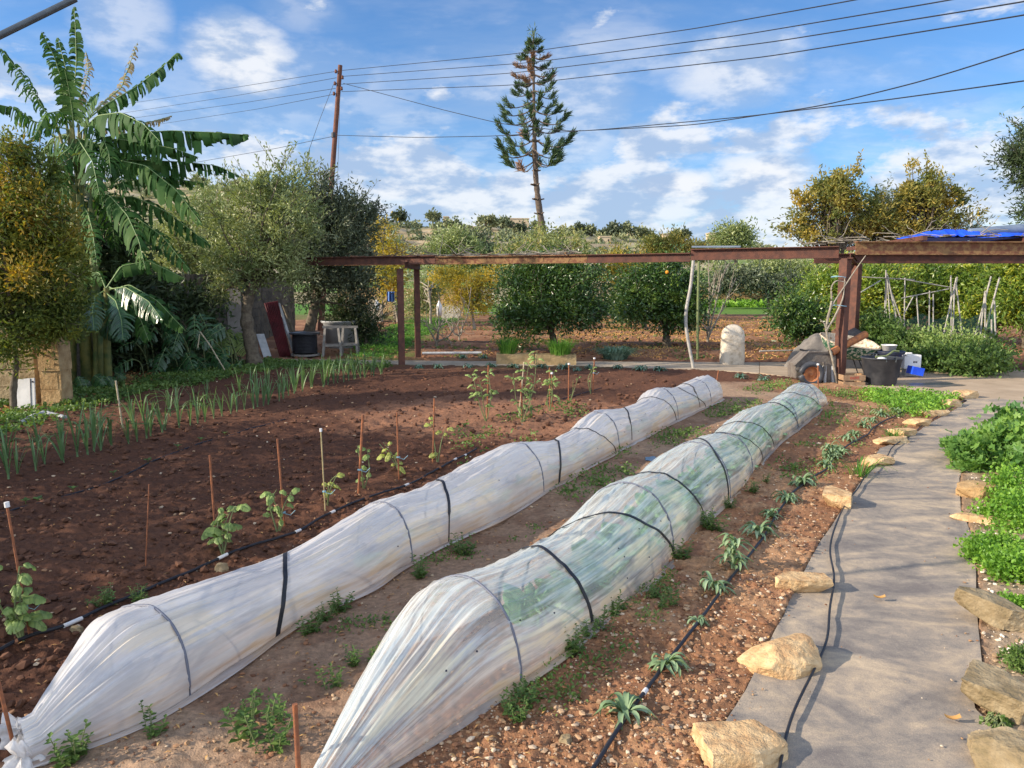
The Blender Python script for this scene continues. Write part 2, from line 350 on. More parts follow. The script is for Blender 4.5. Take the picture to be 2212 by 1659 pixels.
M['eggpl'] = leafmat('eggplant_leaf', lr((.10, .16, .05), (.18, .25, .08), (.30, .36, .14)), .5, .4)
M['pepper'] = leafmat('pepper_leaf', lr((.20, .22, .07), (.30, .33, .08), (.42, .42, .16)), .5, .4)
M['drystem'] = mat('dry_stem', (.42, .34, .18), (.30, .24, .12), 20, .8)
M['gstem'] = mat('green_stem', (.12, .16, .06), (.18, .20, .09), 20, .7)
M['grass'] = leafmat('grass_blade', lr((.03, .09, .015), (.06, .16, .02), (.13, .24, .04)), .5, .35)
M['lavender'] = leafmat('bluegreen_leaf', lr((.05, .11, .08), (.09, .16, .12), (.15, .22, .17)), .6, .2)
M['scrub'] = leafmat('hill_scrub', lr((.06, .075, .04), (.10, .12, .065), (.17, .18, .09), (.26, .24, .12)), .8, .1, patch=.02)
M['cactus'] = mat('prickly_pear', (.20, .26, .12), (.30, .34, .20), 4, .6)
M['litter'] = leafmat('dead_leaf', lr((.22, .12, .05), (.36, .20, .07), (.48, .30, .12)), .8, .2)
M['orange'] = mat('orange_fruit', (.75, .28, .02), None, 5, .5)
M['cabbage'] = leafmat('cauliflower_leaf', lr((.10, .22, .10), (.16, .30, .14), (.28, .40, .22)), .4, .3)
M['yhead'] = leafmat('yellow_flower', lr((.6, .5, .1), (.75, .65, .2)), .6, .3)
# ground colour comes from a per-vertex soil map (which soil, weed litter, rock lies where)
def groundmat():
    m = bpy.data.materials.new('ground'); m.use_nodes = True; t = m.node_tree; t.nodes.clear(); g = NG(t)
    a = g.n('ShaderNodeAttribute', attribute_name='Col'); tc = g.n('ShaderNodeTexCoord'); ob = tc.outputs['Object']
    n1 = g.noise(ob, 30, 6, .65); n2 = g.noise(ob, 130, 4, .6)
    c = g.mix(1.0, a.outputs['Color'], g.ramp(n1, [(.25, (.62, .60, .58)), (.5, (1, 1, 1)), (.75, (1.5, 1.42, 1.35))]), 'MULTIPLY')
    sp_ = g.ss(n2, .66, .72); c = g.mix(g.m('MULTIPLY', sp_, .35), c, rgb(.42, .30, .19))
    b = g.n('ShaderNodeBsdfPrincipled'); g.val(c, b.inputs['Base Color']); b.inputs['Roughness'].default_value = .95; b.inputs['Specular IOR Level'].default_value = .15
    bn = g.n('ShaderNodeBump'); bn.inputs['Strength'].default_value = .8; bn.inputs['Distance'].default_value = .012
    g.val(g.m('ADD', n1, g.m('MULTIPLY', n2, .5)), bn.inputs['Height']); t.links.new(bn.outputs[0], b.inputs['Normal'])
    o = g.n('ShaderNodeOutputMaterial'); t.links.new(b.outputs[0], o.inputs[0]); return m
M['ground'] = groundmat()
M['clod'] = mat('soil_clod', (.11, .050, .032), (.065, .033, .024), 30, .95, .8, 90)
M['pebble'] = None
def pebmat(name, stops):
    m = bpy.data.materials.new(name); m.use_nodes = True; t = m.node_tree; t.nodes.clear(); g = NG(t)
    a = g.n('ShaderNodeAttribute', attribute_name='rnd'); c = g.ramp(a.outputs['Fac'], stops)
    b = g.n('ShaderNodeBsdfPrincipled'); g.val(c, b.inputs['Base Color']); b.inputs['Roughness'].default_value = .9; b.inputs['Specular IOR Level'].default_value = .2
    o = g.n('ShaderNodeOutputMaterial'); t.links.new(b.outputs[0], o.inputs[0]); return m
M['pebble'] = pebmat('pebble', [(0, (.13, .06, .035)), (.35, (.28, .14, .075)), (.6, (.36, .22, .12)), (.8, (.42, .29, .18)), (1, (.56, .46, .34))])
M['pebble_pale'] = pebmat('pebble_pale', [(0, (.22, .14, .08)), (.4, (.42, .30, .18)), (.7, (.55, .46, .34)), (1, (.70, .66, .58))])
M['clods'] = pebmat('clods', [(0, (.07, .034, .022)), (.5, (.102, .049, .030)), (1, (.15, .072, .043))])
def fabricmat():
    m = bpy.data.materials.new('ground_fabric'); m.use_nodes = True; t = m.node_tree; t.nodes.clear(); g = NG(t)
    tc = g.n('ShaderNodeTexCoord'); ob = tc.outputs['Object']
    mp = g.n('ShaderNodeMapping'); g.val(ob, mp.inputs['Vector']); mp.inputs['Scale'].default_value = (1.0, 1.7, 1); mp.inputs['Rotation'].default_value = (0, 0, .2)
    n0 = g.noise(mp.outputs[0], 2.1, 7, .6, dist=.8); n1 = g.noise(ob, 16, 6, .7); n2 = g.noise(ob, 240, 2, .5); n3 = g.noise(ob, 90, 2, .5)
    x = g.m('ADD', g.m('MULTIPLY', n0, .72), g.m('MULTIPLY', n1, .28))
    c = g.ramp(x, [(.36, (.145, .13, .122)), (.45, (.205, .182, .158)), (.51, (.265, .225, .182)), (.58, (.35, .285, .21)), (.68, (.45, .36, .25))])
    c = g.mix(g.ss(n2, .35, .7), c, g.mix(1.0, c, rgb(1.35, 1.3, 1.25), 'MULTIPLY'))
    c = g.mix(g.ss(n3, .74, .78), c, rgb(.55, .48, .38))
    b = g.n('ShaderNodeBsdfPrincipled'); g.val(c, b.inputs['Base Color']); b.inputs['Roughness'].default_value = .9; b.inputs['Specular IOR Level'].default_value = .2
    bn = g.n('ShaderNodeBump'); bn.inputs['Strength'].default_value = .6; bn.inputs['Distance'].default_value = .006
    g.val(g.m('ADD', n1, g.m('MULTIPLY', n2, .3)), bn.inputs['Height']); t.links.new(bn.outputs[0], b.inputs['Normal'])
    o = g.n('ShaderNodeOutputMaterial'); t.links.new(b.outputs[0], o.inputs[0]); return m
M['fabric'] = fabricmat()
M['concrete'] = mat('concrete', None, stops=[(.25, (.26, .20, .13)), (.5, (.37, .28, .19)), (.75, (.46, .36, .25))], scale=1.6, rough=.9, bump=.4, bs=30, det=8)
M['strip'] = mat('path_concrete', None, stops=[(.25, (.22, .18, .13)), (.5, (.33, .27, .20)), (.75, (.42, .34, .26))], scale=3, rough=.9, bump=.6, bs=20, det=8)
def filmmat(name, base, alpha, tintA, tintB, dirt):
    m = bpy.data.materials.new(name); m.use_nodes = True; t = m.node_tree; t.nodes.clear(); g = NG(t)
    uv = g.n('ShaderNodeUVMap').outputs[0]; u, v, _ = g.sep(uv)[:3]
    st = g.noise(g.xyz(g.m('MULTIPLY', u, .55), g.m('MULTIPLY', v, 11.0), 0.), 2.2, 6, .6, dist=.15)
    st2 = g.noise(g.xyz(g.m('MULTIPLY', u, 1.2), g.m('MULTIPLY', v, 38.0), 4.), 1.7, 5, .65)
    pa = g.noise(g.xyz(g.m('MULTIPLY', u, 1.1), g.m('MULTIPLY', v, 2.2), 9.), 1.5, 4, .6)
    pb = g.noise(g.xyz(g.m('MULTIPLY', u, 1.0), g.m('MULTIPLY', v, 2.), 3.), 2.4, 4, .6)
    c = g.mix(g.ss(g.m('ADD', g.m('MULTIPLY', pa, .5), g.m('MULTIPLY', st, .5)), .44, .56), rgb(*base), rgb(*tintA)); c = g.mix(g.m('MULTIPLY', g.ss(g.m('ADD', g.m('MULTIPLY', pb, .5), g.m('MULTIPLY', st, .5)), .49, .58), g.ss(v, .75, .2)), c, rgb(*tintB))  # cream streaks held to the right flank, its sunlit warmth painted in
    # soil splashed on the lowest part of the film (v = 0 at the hem)
    low = g.m('MULTIPLY', g.ss(v, .0, .20, 1, 0), g.ss(st, .3, .62))
    c = g.mix(g.m('MULTIPLY', low, .75), c, rgb(*dirt))
    b = g.n('ShaderNodeBsdfPrincipled'); g.val(c, b.inputs['Base Color']); b.inputs['Roughness'].default_value = .34; b.inputs['Specular IOR Level'].default_value = .5
    tr = g.n('ShaderNodeBsdfTranslucent'); g.val(c, tr.inputs[0])
    tp = g.n('ShaderNodeBsdfTransparent'); tp.inputs[0].default_value = (.97, .98, 1, 1)
    m1 = g.n('ShaderNodeMixShader'); m1.inputs[0].default_value = .30; t.links.new(b.outputs[0], m1.inputs[1]); t.links.new(tr.outputs[0], m1.inputs[2])
    fold = g.m('ADD', g.m('MULTIPLY', st, .55), g.m('ADD', g.m('MULTIPLY', st2, .18), g.m('MULTIPLY', pb, .27)))
    al = g.ss(fold, .42, .60, max(0, alpha[0]), alpha[1]); al = g.m('ADD', al, g.m('MULTIPLY', low, .3), clamp=True)
    m2 = g.n('ShaderNodeMixShader'); g.val(al, m2.inputs[0]); t.links.new(tp.outputs[0], m2.inputs[1]); t.links.new(m1.outputs[0], m2.inputs[2])
    bn = g.n('ShaderNodeBump'); bn.inputs['Strength'].default_value = .5; bn.inputs['Distance'].default_value = .010
    g.val(g.m('ADD', st, g.m('MULTIPLY', st2, .3)), bn.inputs['Height'])
    t.links.new(bn.outputs[0], b.inputs['Normal']); t.links.new(bn.outputs[0], tr.inputs['Normal'])
    o = g.n('ShaderNodeOutputMaterial'); t.links.new(m2.outputs[0], o.inputs[0]); return m
M['film_a'] = filmmat('row_cover_film', (.84, .83, .82), (.66, .97), (.66, .66, .68), (.82, .74, .61), (.40, .24, .13))
M['film_b'] = filmmat('clear_row_cover_film', (.83, .84, .81), (.28, .92), (.68, .77, .80), (.82, .79, .62), (.45, .27, .15))
M['bag'] = filmmat('plastic_bunch', (.82, .80, .78), (.75, 1.0), (.78, .76, .74), (.7, .62, .5), (.5, .35, .25))
# ================================================================ terrain
RU = np.array([-900, 300, 380, 560, 700, 820, 900, 960, 1030, 1100, 1180, 1250, 1400, 1500, 1650, 1760, 2212, 3200.])
RV = np.array([400, 392, 398, 404, 440, 470, 480, 478, 482, 492, 503, 500, 506, 516, 532, 540, 547, 547.])
RY = 260.0
def hill(x, y):
    x = np.asarray(x, float); y = np.asarray(y, float)
    u = 1106 + f * x / np.maximum(y, 1); e = (614 - np.interp(u, RU, RV)) / f
    t = np.clip((y - 72) / (RY - 72), 0, 1); top = CH + e * RY - 2.0
    z = top * (.40 * t + .60 * sstep(t, .30, 1.0))
    z = z + (fbm(x * .03, y * .03, 3, 5) - .5) * 3.5 * sstep(y, 110, 220) * sstep(-y, -900, -RY + 0)
    st = 2.2; q = z / st; fr = q - np.floor(q); zt = (np.floor(q) + sstep(fr, .55, .95)) * st
    z = np.where(z > 3, z * .45 + zt * .55, z)
    return np.where(y > RY, z - (y - RY) * .10, z)
def onhill(u, v, d0=76., d1=259.):
    for d in np.linspace(d0, d1, 400):
        p = W(u, v, d)
        if float(hill(p[0], p[1])) >= p[2]: return p
    p = W(u, v, d1); p[2] = float(hill(p[0], p[1])); return p
def wl(pts, z=0): return [P(u, v, z)[:2] for u, v in pts]
FAB_L = wl([(1490, 1800), (1530, 1659), (1560, 1573), (1583, 1540), (1611, 1499), (1664, 1386), (1685, 1348), (1705, 1302), (1744, 1224), (1774, 1171), (1799, 1134), (1851, 1056), (1880, 1015), (1899, 971), (1959, 950), (2009, 916), (2059, 889), (2089, 866)])
FAB_R = wl([(2230, 1800), (2170, 1659), (2160, 1619), (2139, 1568), (2106, 1537), (2100, 1491), (2121, 1440), (2114, 1376), (2108, 1300), (2108, 1236), (2099, 1159), (2075, 1104), (2072, 1036), (2090, 990), (2130, 950), (2190, 910), (2260, 885), (2330, 872)])
FAB = FAB_L + FAB_R[::-1]
YARD = wl([(590, 776), (1000, 780), (1480, 782), (1700, 783), (2000, 797), (2400, 803), (2700, 805), (2700, 900), (2330, 874), (2089, 866), (1950, 847), (1812, 831), (1700, 814), (1560, 800), (1480, 797), (1240, 792), (1000, 790), (590, 784)])
HEM1 = [(60, 1662), (94, 1647), (191, 1619), (306, 1575), (383, 1534), (470, 1470), (553, 1412), (681, 1325), (783, 1287), (894, 1214), (963, 1179), (1053, 1136), (1106, 1112), (1178, 1066), (1256, 1021), (1338, 975), (1400, 943), (1461, 911), (1528, 881), (1561, 864)]
HEM2 = [(640, 1815), (740, 1735), (842, 1659), (936, 1603), (1038, 1527), (1106, 1490), (1182, 1448), (1249, 1386), (1305, 1346), (1361, 1297), (1433, 1236), (1503, 1151), (1538, 1118), (1571, 1086), (1608, 1054), (1648, 996), (1684, 956), (1734, 919), (1787, 874)]
wh1 = wl(HEM1); wh2 = wl(HEM2)
EDGE_L = wl([(-900, 1000), (0, 905), (130, 880), (300, 838), (560, 795), (620, 785)])      # where the tilled bed meets the weedy margin
PIPE1 = wl([(-40, 1440), (0, 1415), (60, 1380), (140, 1362), (240, 1310), (300, 1290), (400, 1245), (480, 1212), (560, 1180), (650, 1150), (703, 1120), (790, 1080), (870, 1055), (920, 1030), (980, 1000), (1030, 975), (1110, 930)])
def zones(x, y):
    """per-point soil colour and height"""
    n1 = fbm(x * 1.3, y * 1.3, 4, 11); n2 = fbm(x * 5, y * 5, 4, 21); n3 = fbm(x * .35, y * .35, 3, 31)
    nn = (n2 - .5)
    col = np.stack([.094 + 0 * x, .043 + 0 * x, .026 + 0 * x], -1)
    z = np.zeros_like(x)
    near = sstep(-y, -26, -16)
    c1 = 1 - np.abs(2 * vn(x * 15, y * 15, 3) - 1); c2 = 1 - np.abs(2 * vn(x * 33, y * 33, 7) - 1); c3 = vn(x * 55, y * 55, 9)
    rough = (.024 * c1 ** 1.5 + .015 * c2 + .008 * c3 - .02)
    till = np.ones_like(x)
    def put(mask, c, k=1.0):
        m = (np.clip(mask, 0, 1) * k)[..., None]; nonlocal col; col = col * (1 - m) + np.array(c) * m
    put(sstep(n3, .45, .62), (.122, .057, .034), .7)
    # lighter soil around the pepper row: the sunlit patch painted into the colour
    d = np.hypot((x - P(1100, 900)[0]) / 2.3, (y - P(1100, 900)[1]) / 1.7); pm = sstep(-d - nn * .5, -1.1, -.7)
    put(pm, (.24, .12, .07))
    # walkway between the covers and strip to the right
    xr1 = np.interp(y, [p[1] for p in wh1], [p[0] for p in wh1]); xr2 = np.interp(y, [p[1] for p in wh2], [p[0] for p in wh2])
    walk = sstep(x - xr1 + nn * .12, -.2, .02) * sstep(-(x - xr2), -.1, .3) * (y < 13)
    put(walk, (.27, .175, .115)); put(walk * sstep(n2, .5, .65), (.19, .11, .07), .8); put(walk * sstep(n1, .54, .66), (.34, .235, .155), .7)
    right = sstep(x - xr2, -.35, -.1) * (y < 13.2)
    put(right, (.245, .125, .066)); put(right * sstep(n1 + nn * .6, .48, .62), (.36, .21, .115), .9); put(right * sstep(n2, .56, .7), (.19, .09, .055), .7)
    till = till * (1 - walk) * (1 - right * .75)
    # right of the fabric: pale gravel
    fx = np.interp(y, [p[1] for p in FAB_R], [p[0] for p in FAB_R]); rr = sstep(x - fx, -.05, .1) * (y < 10.6)
    put(rr, (.33, .25, .17)); put(rr * sstep(n2, .5, .62), (.20, .14, .08), .8); till = till * (1 - rr)
    # left margin
    ex = np.interp(y, [p[1] for p in EDGE_L], [p[0] for p in EDGE_L]); lm = sstep(ex - x + nn * .8 + .1, -.1, .35)
    put(lm, (.12, .075, .035)); put(lm * sstep(n1, .5, .6), (.20, .11, .045), .8); till = till * (1 - lm * .7)
    # near the back path: weedy
    back = sstep(y, 14.6, 15.3) * (y < 16.8) * sstep(-(x - 2), -1, 0); put(back * sstep(n1, .4, .6), (.11, .08, .04), .7)
    # orchard soil
    orc = sstep(y, 16.4, 16.9); put(orc, (.19, .093, .052))
    fur = np.sin((y + nn * 1.2 + x * .05) * 2.4); put(orc * sstep(fur + nn * 2, .1, .9), (.30, .165, .092), .85); put(orc * sstep(n1, .55, .7), (.19, .095, .055), .6)
    z = z + orc * sstep(-y, -60, -30) * .045 * fur
    # grass lane left of the orchard
    ga = sstep(-dseg(x, y, wl([(790, 790), (850, 745), (900, 715), (960, 690)])) + nn * 1.2, -1.0, -.35); put(ga * orc, (.09, .12, .03), .85)
    put(sstep(y, 34, 38) * sstep(-x, 1, 4), (.10, .13, .04), .8)
    put(sstep(y, 41, 44) * (y < 66), (.08, .20, .03), .85)
    # far fields and slopes
    hz = hill(x, y); far = sstep(y, 66, 70)
    cell = vn(np.floor(x / 26 + vn(x * .02, y * .02, 2) * 2), np.floor(y / 17), 41)
    put(far, (.26, .23, .13)); put(far * sstep(cell, .55, .6), (.15, .24, .06)); put(far * sstep(-cell, -.3, -.25), (.30, .20, .12))
    t = sstep(hz, 5, 12); put(t * far, (.24, .21, .115)); put(t * far * sstep(fbm(x * .06, y * .06, 4, 51), .46, .56), (.38, .28, .155), .8)
    put(t * far * sstep(fbm(x * .1, y * .1, 4, 61), .52, .6), (.09, .11, .05), .8)
    q = hz / 2.2; q = q - np.floor(q); put(far * (hz > 3) * sstep(q, .5, .6) * sstep(-q, -.95, -.85), (.42, .36, .26), .6)
    rough = rough * (.55 + .9 * n1); z = z + rough * till * near + (1 - till) * near * (rough * .28 + .012 * (n2 - .5)) + right * near * .012 * c2
    bedm = till * near * sstep(-y, -14.5, -13.5) * (x < xr1); z = z + bedm * .014 * np.sin((x * .905 - y * .425) * 2 * pi / .62 + 1.5 * n3)
    z = z + (n1 - .5) * .05 * near
    inF = inpoly(x, y, FAB) | inpoly(x, y, YARD)
    z = np.where(inF, -.035, z)
    z = z + hz * (y > 70)
    return col, z
def fan(ys, ts):
    Y, T = np.meshgrid(ys, ts, indexing='ij'); X = Y * T; return X, Y
ys = np.concatenate([np.exp(np.arange(math.log(1.1), math.log(19), .0042)), np.exp(np.arange(math.log(19), math.log(900), .011)), [1500, 3000]])
ts = np.linspace(-.95, .95, 520)
X, Y = fan(ys, ts); gc, gz = zones(X, Y)
mb = MB(); mb.grid(np.stack([X, Y, gz], -1))
# coarse skirt behind and beside the camera, same mesh
k0 = [(-60, -40), (60, -40), (60, 1.3), (1.0, 1.2), (-1.0, 1.2), (-60, 1.3)]
sk = [(-60, -40, 0), (60, -40, 0), (60, 1.4, 0), (-60, 1.4, 0), (-60, 1.4, 0), (-1.9, 2, -.05), (-15.2, 16, -.05), (-57, 60, -.05), (-60, 60, 0), (60, 1.4, 0), (60, 60, 0), (57, 60, -.05), (15.2, 16, -.05), (1.9, 2, -.05)]
mb.add([(a, b, -.06) for a, b, c in sk], [[0, 1, 2, 3]]); 
mb.add([(-60, 1.4, -.06), (-1.2, 1.4, -.06), (-14.6, 16, -.06), (-60, 16, -.06)], [[0, 1, 2, 3]]); mb.add([(-60, 16, -.06), (-14.6, 16, -.06), (-56, 60, -.06), (-60, 60, -.06)], [[0, 1, 2, 3]])
mb.add([(60, 1.4, -.06), (60, 16, -.06), (14.6, 16, -.06), (1.2, 1.4, -.06)], [[0, 1, 2, 3]]); mb.add([(60, 16, -.06), (60, 60, -.06), (56, 60, -.06), (14.6, 16, -.06)], [[0, 1, 2, 3]])
colr = np.vstack([gc.reshape(-1, 3), np.tile([.13, .08, .05], (mb.n - gc.shape[0] * gc.shape[1], 1))])
tag(mb.build('ground', M['ground'], smooth=True, col=colr), kind='structure')
def gzat(x, y):
    c, z = zones(np.atleast_1d(np.asarray(x, float)), np.atleast_1d(np.asarray(y, float))); return z
def G(u, v):
    p = P(u, v); p[2] = float(gzat(p[0], p[1])[0]) if p[1] < 60 else 0; return p
# fabric path
def edge(pl, ys): return np.interp(ys, [p[1] for p in pl], [p[0] for p in pl])
yy = np.linspace(max(FAB_L[0][1], FAB_R[0][1]), 11.0, 420); L_ = edge(FAB_L, yy) + .02 * (fbm(yy * 3, yy * 0, 3, 3) - .5); R_ = edge(FAB_R, yy)
tt = np.linspace(0, 1, 110); Xf = L_[:, None] * (1 - tt) + R_[:, None] * tt; Yf = np.broadcast_to(yy[:, None], Xf.shape)
Zf = .006 + .016 * fbm(Xf * 1.8 + 9, Yf * 2.4, 3, 8) + .006 * (1 - np.abs(2 * vn(Xf * 1.6 + Yf, Yf * 3.5 + Xf * 2, 4) - 1)) ** 4 - .012
Zf = Zf * (1 - .7 * sstep(yy[:, None], 9.6, 11))
ed = np.minimum(tt, 1 - tt)[None]; Zf = Zf + .006 * sstep(-ed, -.05, 0) * vn(Xf * 5, Yf * 5, 2) + .006
mb = MB(); mb.grid(np.stack([Xf, Yf, Zf], -1)); 
tag(mb.build('path', M['fabric'], smooth=True), kind='structure')
# concrete strip and yard
def slab(name, poly, m, z=.0, th=.06):
    n = len(poly); V = [(p[0], p[1], z) for p in poly] + [(p[0], p[1], z - th) for p in poly]
    me = bpy.data.meshes.new(name); me.from_pydata(V, [], [list(range(n))] + [[i, i + n, (i + 1) % n + n, (i + 1) % n] for i in range(n)])
    me.materials.append(m); o = bpy.data.objects.new(name, me); COL.objects.link(o)
    import bmesh
    b = bmesh.new(); b.from_mesh(me); bmesh.ops.recalc_face_normals(b, faces=b.faces); b.to_mesh(me); b.free()
    return tag(o, kind='structure')
slab('concrete_path', wl([(585, 775), (800, 777.5), (1000, 780), (1250, 781), (1480, 782), (1640, 783), (1640, 806), (1560, 800), (1480, 797), (1240, 792), (1000, 790), (800, 786.5), (585, 783)]), M['strip'], .004)
slab('concrete_yard', [p for p in wl([(1641, 783), (1720, 783), (2000, 797), (2400, 803), (2900, 808), (2900, 935), (2330, 872), (2200, 865.5), (2089, 861), (1950, 846), (1812, 831), (1720, 818), (1641, 806)])], M['concrete'], .008)
# small pool between the covers, and the tub's cast shadow painted on the yard
def puddle_or_shadow(u, v, ru, rv, name):
    c = P(u, v); pts = []
    for i in range(20):
        a = i / 20 * 2 * pi; k = 1 + .35 * sin(a * 2 + 1) * cos(a * 3); pts.append(P(u + ru * k * cos(a), v + rv * k * sin(a)))
    me = bpy.data.meshes.new(name); me.from_pydata([(p[0], p[1], .0) for p in pts], [], [list(range(20))[::-1]]); 
    o = bpy.data.objects.new(name, me); COL.objects.link(o); return o
wm = mat('water', (.05, .04, .035), None, 4, .04, spec=.6)
o = puddle_or_shadow(1405, 994, 14, 5, 'puddle_or_shadow'); o.data.materials.append(wm); o.location.z = .012; tag(o, kind='structure')
o = puddle_or_shadow(2010, 833, 60, 5, 'puddle_or_shadow'); o.data.materials.append(mat('tub_shadow', (.10, .085, .07), (.16, .14, .12), 6, .35)); o.location.z = .012; tag(o, kind='structure')  # dark sheet drawn as the shadow the tub casts
# ---------------------------------------------------------------- pebbles and clods (uncountable)
ico = np.array([(0, 1, 1.618), (0, 1, -1.618), (0, -1, 1.618), (0, -1, -1.618), (1, 1.618, 0), (1, -1.618, 0), (-1, 1.618, 0), (-1, -1.618, 0), (1.618, 0, 1), (-1.618, 0, 1), (1.618, 0, -1), (-1.618, 0, -1)]) / 1.9
icf = []
for i in range(12):
    for j in range(i + 1, 12):
        for k in range(j + 1, 12):
            if all(abs(np.linalg.norm(ico[a] - ico[b]) * 1.9 - 2) < .01 for a, b in ((i, j), (j, k), (i, k))):
                n_ = np.cross(ico[j] - ico[i], ico[k] - ico[i]); icf.append((i, j, k) if n_ @ ico[i] > 0 else (i, k, j))
icf = np.array(icf)
def scatter_rocks(name, xy, size, m, rnd, sink=.35, flat=.6):
    n = len(xy); z = gzat(xy[:, 0], xy[:, 1]); V = ico[None] * (1 + .35 * (rng.random((n, 12, 1)) - .5) * 2) * (size[:, None, None] * np.stack([rng.uniform(.7, 1.3, n), rng.uniform(.6, 1.1, n), flat * rng.uniform(.6, 1.1, n)], -1)[:, None])
    a = rng.uniform(0, 2 * pi, n); c, s_ = np.cos(a)[:, None], np.sin(a)[:, None]
    V = np.stack([V[..., 0] * c - V[..., 1] * s_, V[..., 0] * s_ + V[..., 1] * c, V[..., 2]], -1)
    V = V + np.stack([xy[:, 0], xy[:, 1], z + size * flat * (1 - sink) * .8], -1)[:, None]
    mb = MB(); mb.add(V.reshape(-1, 3), (icf[None] + np.arange(n)[:, None, None] * 12).reshape(-1, 3), np.repeat(rnd, 12))
    return tag(mb.build(name, m), kind='stuff')
def sample(n, y0, y1, fn, p=1.0):
    out = []
    while sum(len(o) for o in out) < n:
        y = np.exp(rng.uniform(math.log(y0), math.log(y1), 40000)); y = y0 * (y1 / y0) ** (rng.random(40000) ** p); x = y * rng.uniform(-.8, .8, 40000)
        k = fn(x, y) & ~inpoly(x, y, FAB) & ~inpoly(x, y, YARD); out.append(np.stack([x[k], y[k]], -1))
    return np.vstack(out)[:n]
x1 = lambda y: np.interp(y, [p[1] for p in wh1], [p[0] for p in wh1]); x2 = lambda y: np.interp(y, [p[1] for p in wh2], [p[0] for p in wh2])
xf = lambda y: np.interp(y, [p[1] for p in FAB_R], [p[0] for p in FAB_R])
q = sample(9000, 2.2, 12.5, lambda x, y: (x > x2(y) - .02) & (x < xf(y)) & (rng.random(len(x)) < .35 + .65 * (fbm(x * 1.5, y * 1.5, 3, 77) > .5)))
s = .0022 + .011 * rng.random(len(q)) ** 6 + .003 * rng.random(len(q)); s *= 1 + .04 * q[:, 1]
t = tag(scatter_rocks('pebbles', q, s, M['pebble'], rng.random(len(q)) ** 1.1))
q = sample(2600, 2.2, 11, lambda x, y: (x > x1(y)) & (x < x2(y) - .3)); s = .003 + .010 * rng.random(len(q)) ** 4; scatter_rocks('pebbles', q, s, M['pebble'], rng.random(len(q)) * .9)
q = sample(2500, 2.4, 10, lambda x, y: (x > xf(y) + .02) & (x < xf(y) + 1.3)); s = .004 + .012 * rng.random(len(q)) ** 3; scatter_rocks('pebbles', q, s, M['pebble_pale'], rng.random(len(q)))
q = sample(9000, 2.2, 15, lambda x, y: (x < x1(y) - .35)); s = .004 + .022 * rng.random(len(q)) ** 5; s *= 1 + .05 * q[:, 1]
scatter_rocks('soil_clods', q, s, M['clods'], rng.random(len(q)), .2, .8)
q = sample(1100, 2.4, 15, lambda x, y: (x < x1(y) - .4)); s = .003 + .012 * rng.random(len(q)) ** 3; s *= 1 + .05 * q[:, 1]; scatter_rocks('pebbles', q, s, M['pebble'], .35 + .65 * rng.random(len(q)))
q = sample(3500, 16.8, 34, lambda x, y: (x > -7)); s = .02 + .04 * rng.random(len(q)) ** 2; scatter_rocks('soil_clods', q, s, M['pebble'], .12 + .25 * rng.random(len(q)))
# crumbs of soil and grit walked onto the fabric
cand = np.stack([rng.uniform(0, 6.5, 60000), 2.2 + 8.8 * rng.random(60000) ** 1.6], -1); cand = cand[inpoly(cand[:, 0], cand[:, 1], FAB)]; de = np.minimum(dseg(cand[:, 0], cand[:, 1], FAB_L), dseg(cand[:, 0], cand[:, 1], FAB_R)); cand = cand[rng.random(len(cand)) < np.exp(-de / .07) * .22 + .004]
_g = gzat; gzat = lambda x, y: np.full(np.shape(np.atleast_1d(x)), .016); scatter_rocks('grit', cand, .002 + .006 * rng.random(len(cand)) ** 3, M['pebble'], rng.random(len(cand)), .2); gzat = _g
# leaf litter
q = sample(1500, 6, 16, lambda x, y: (x < np.interp(y, [p[1] for p in EDGE_L], [p[0] for p in EDGE_L]) + .2) & (x > -7.2)); z = gzat(q[:, 0], q[:, 1]) + .01
mb = MB(); D = np.stack([rng.normal(size=len(q)), rng.normal(size=len(q)), rng.normal(size=len(q)) * .15], -1); mb.leaves(np.c_[q, z], D, .05, .03, side=np.tile([0, 0, 1.], (len(q), 1)) + rng.normal(size=(len(q), 3)) * .3)
tag(mb.build('leaf_litter', M['litter']), kind='stuff')
q = sample(700, 2.3, 12, lambda x, y: (x < xf(y))); z = gzat(q[:, 0], q[:, 1]) + .008
mb = MB(); D = np.stack([rng.normal(size=len(q)), rng.normal(size=len(q)), rng.normal(size=len(q)) * .1], -1); mb.leaves(np.c_[q, z], D, .035, .009, side=np.tile([0, 0, 1.], (len(q), 1)))
tag(mb.build('straw_bits', M['litter']), kind='stuff')
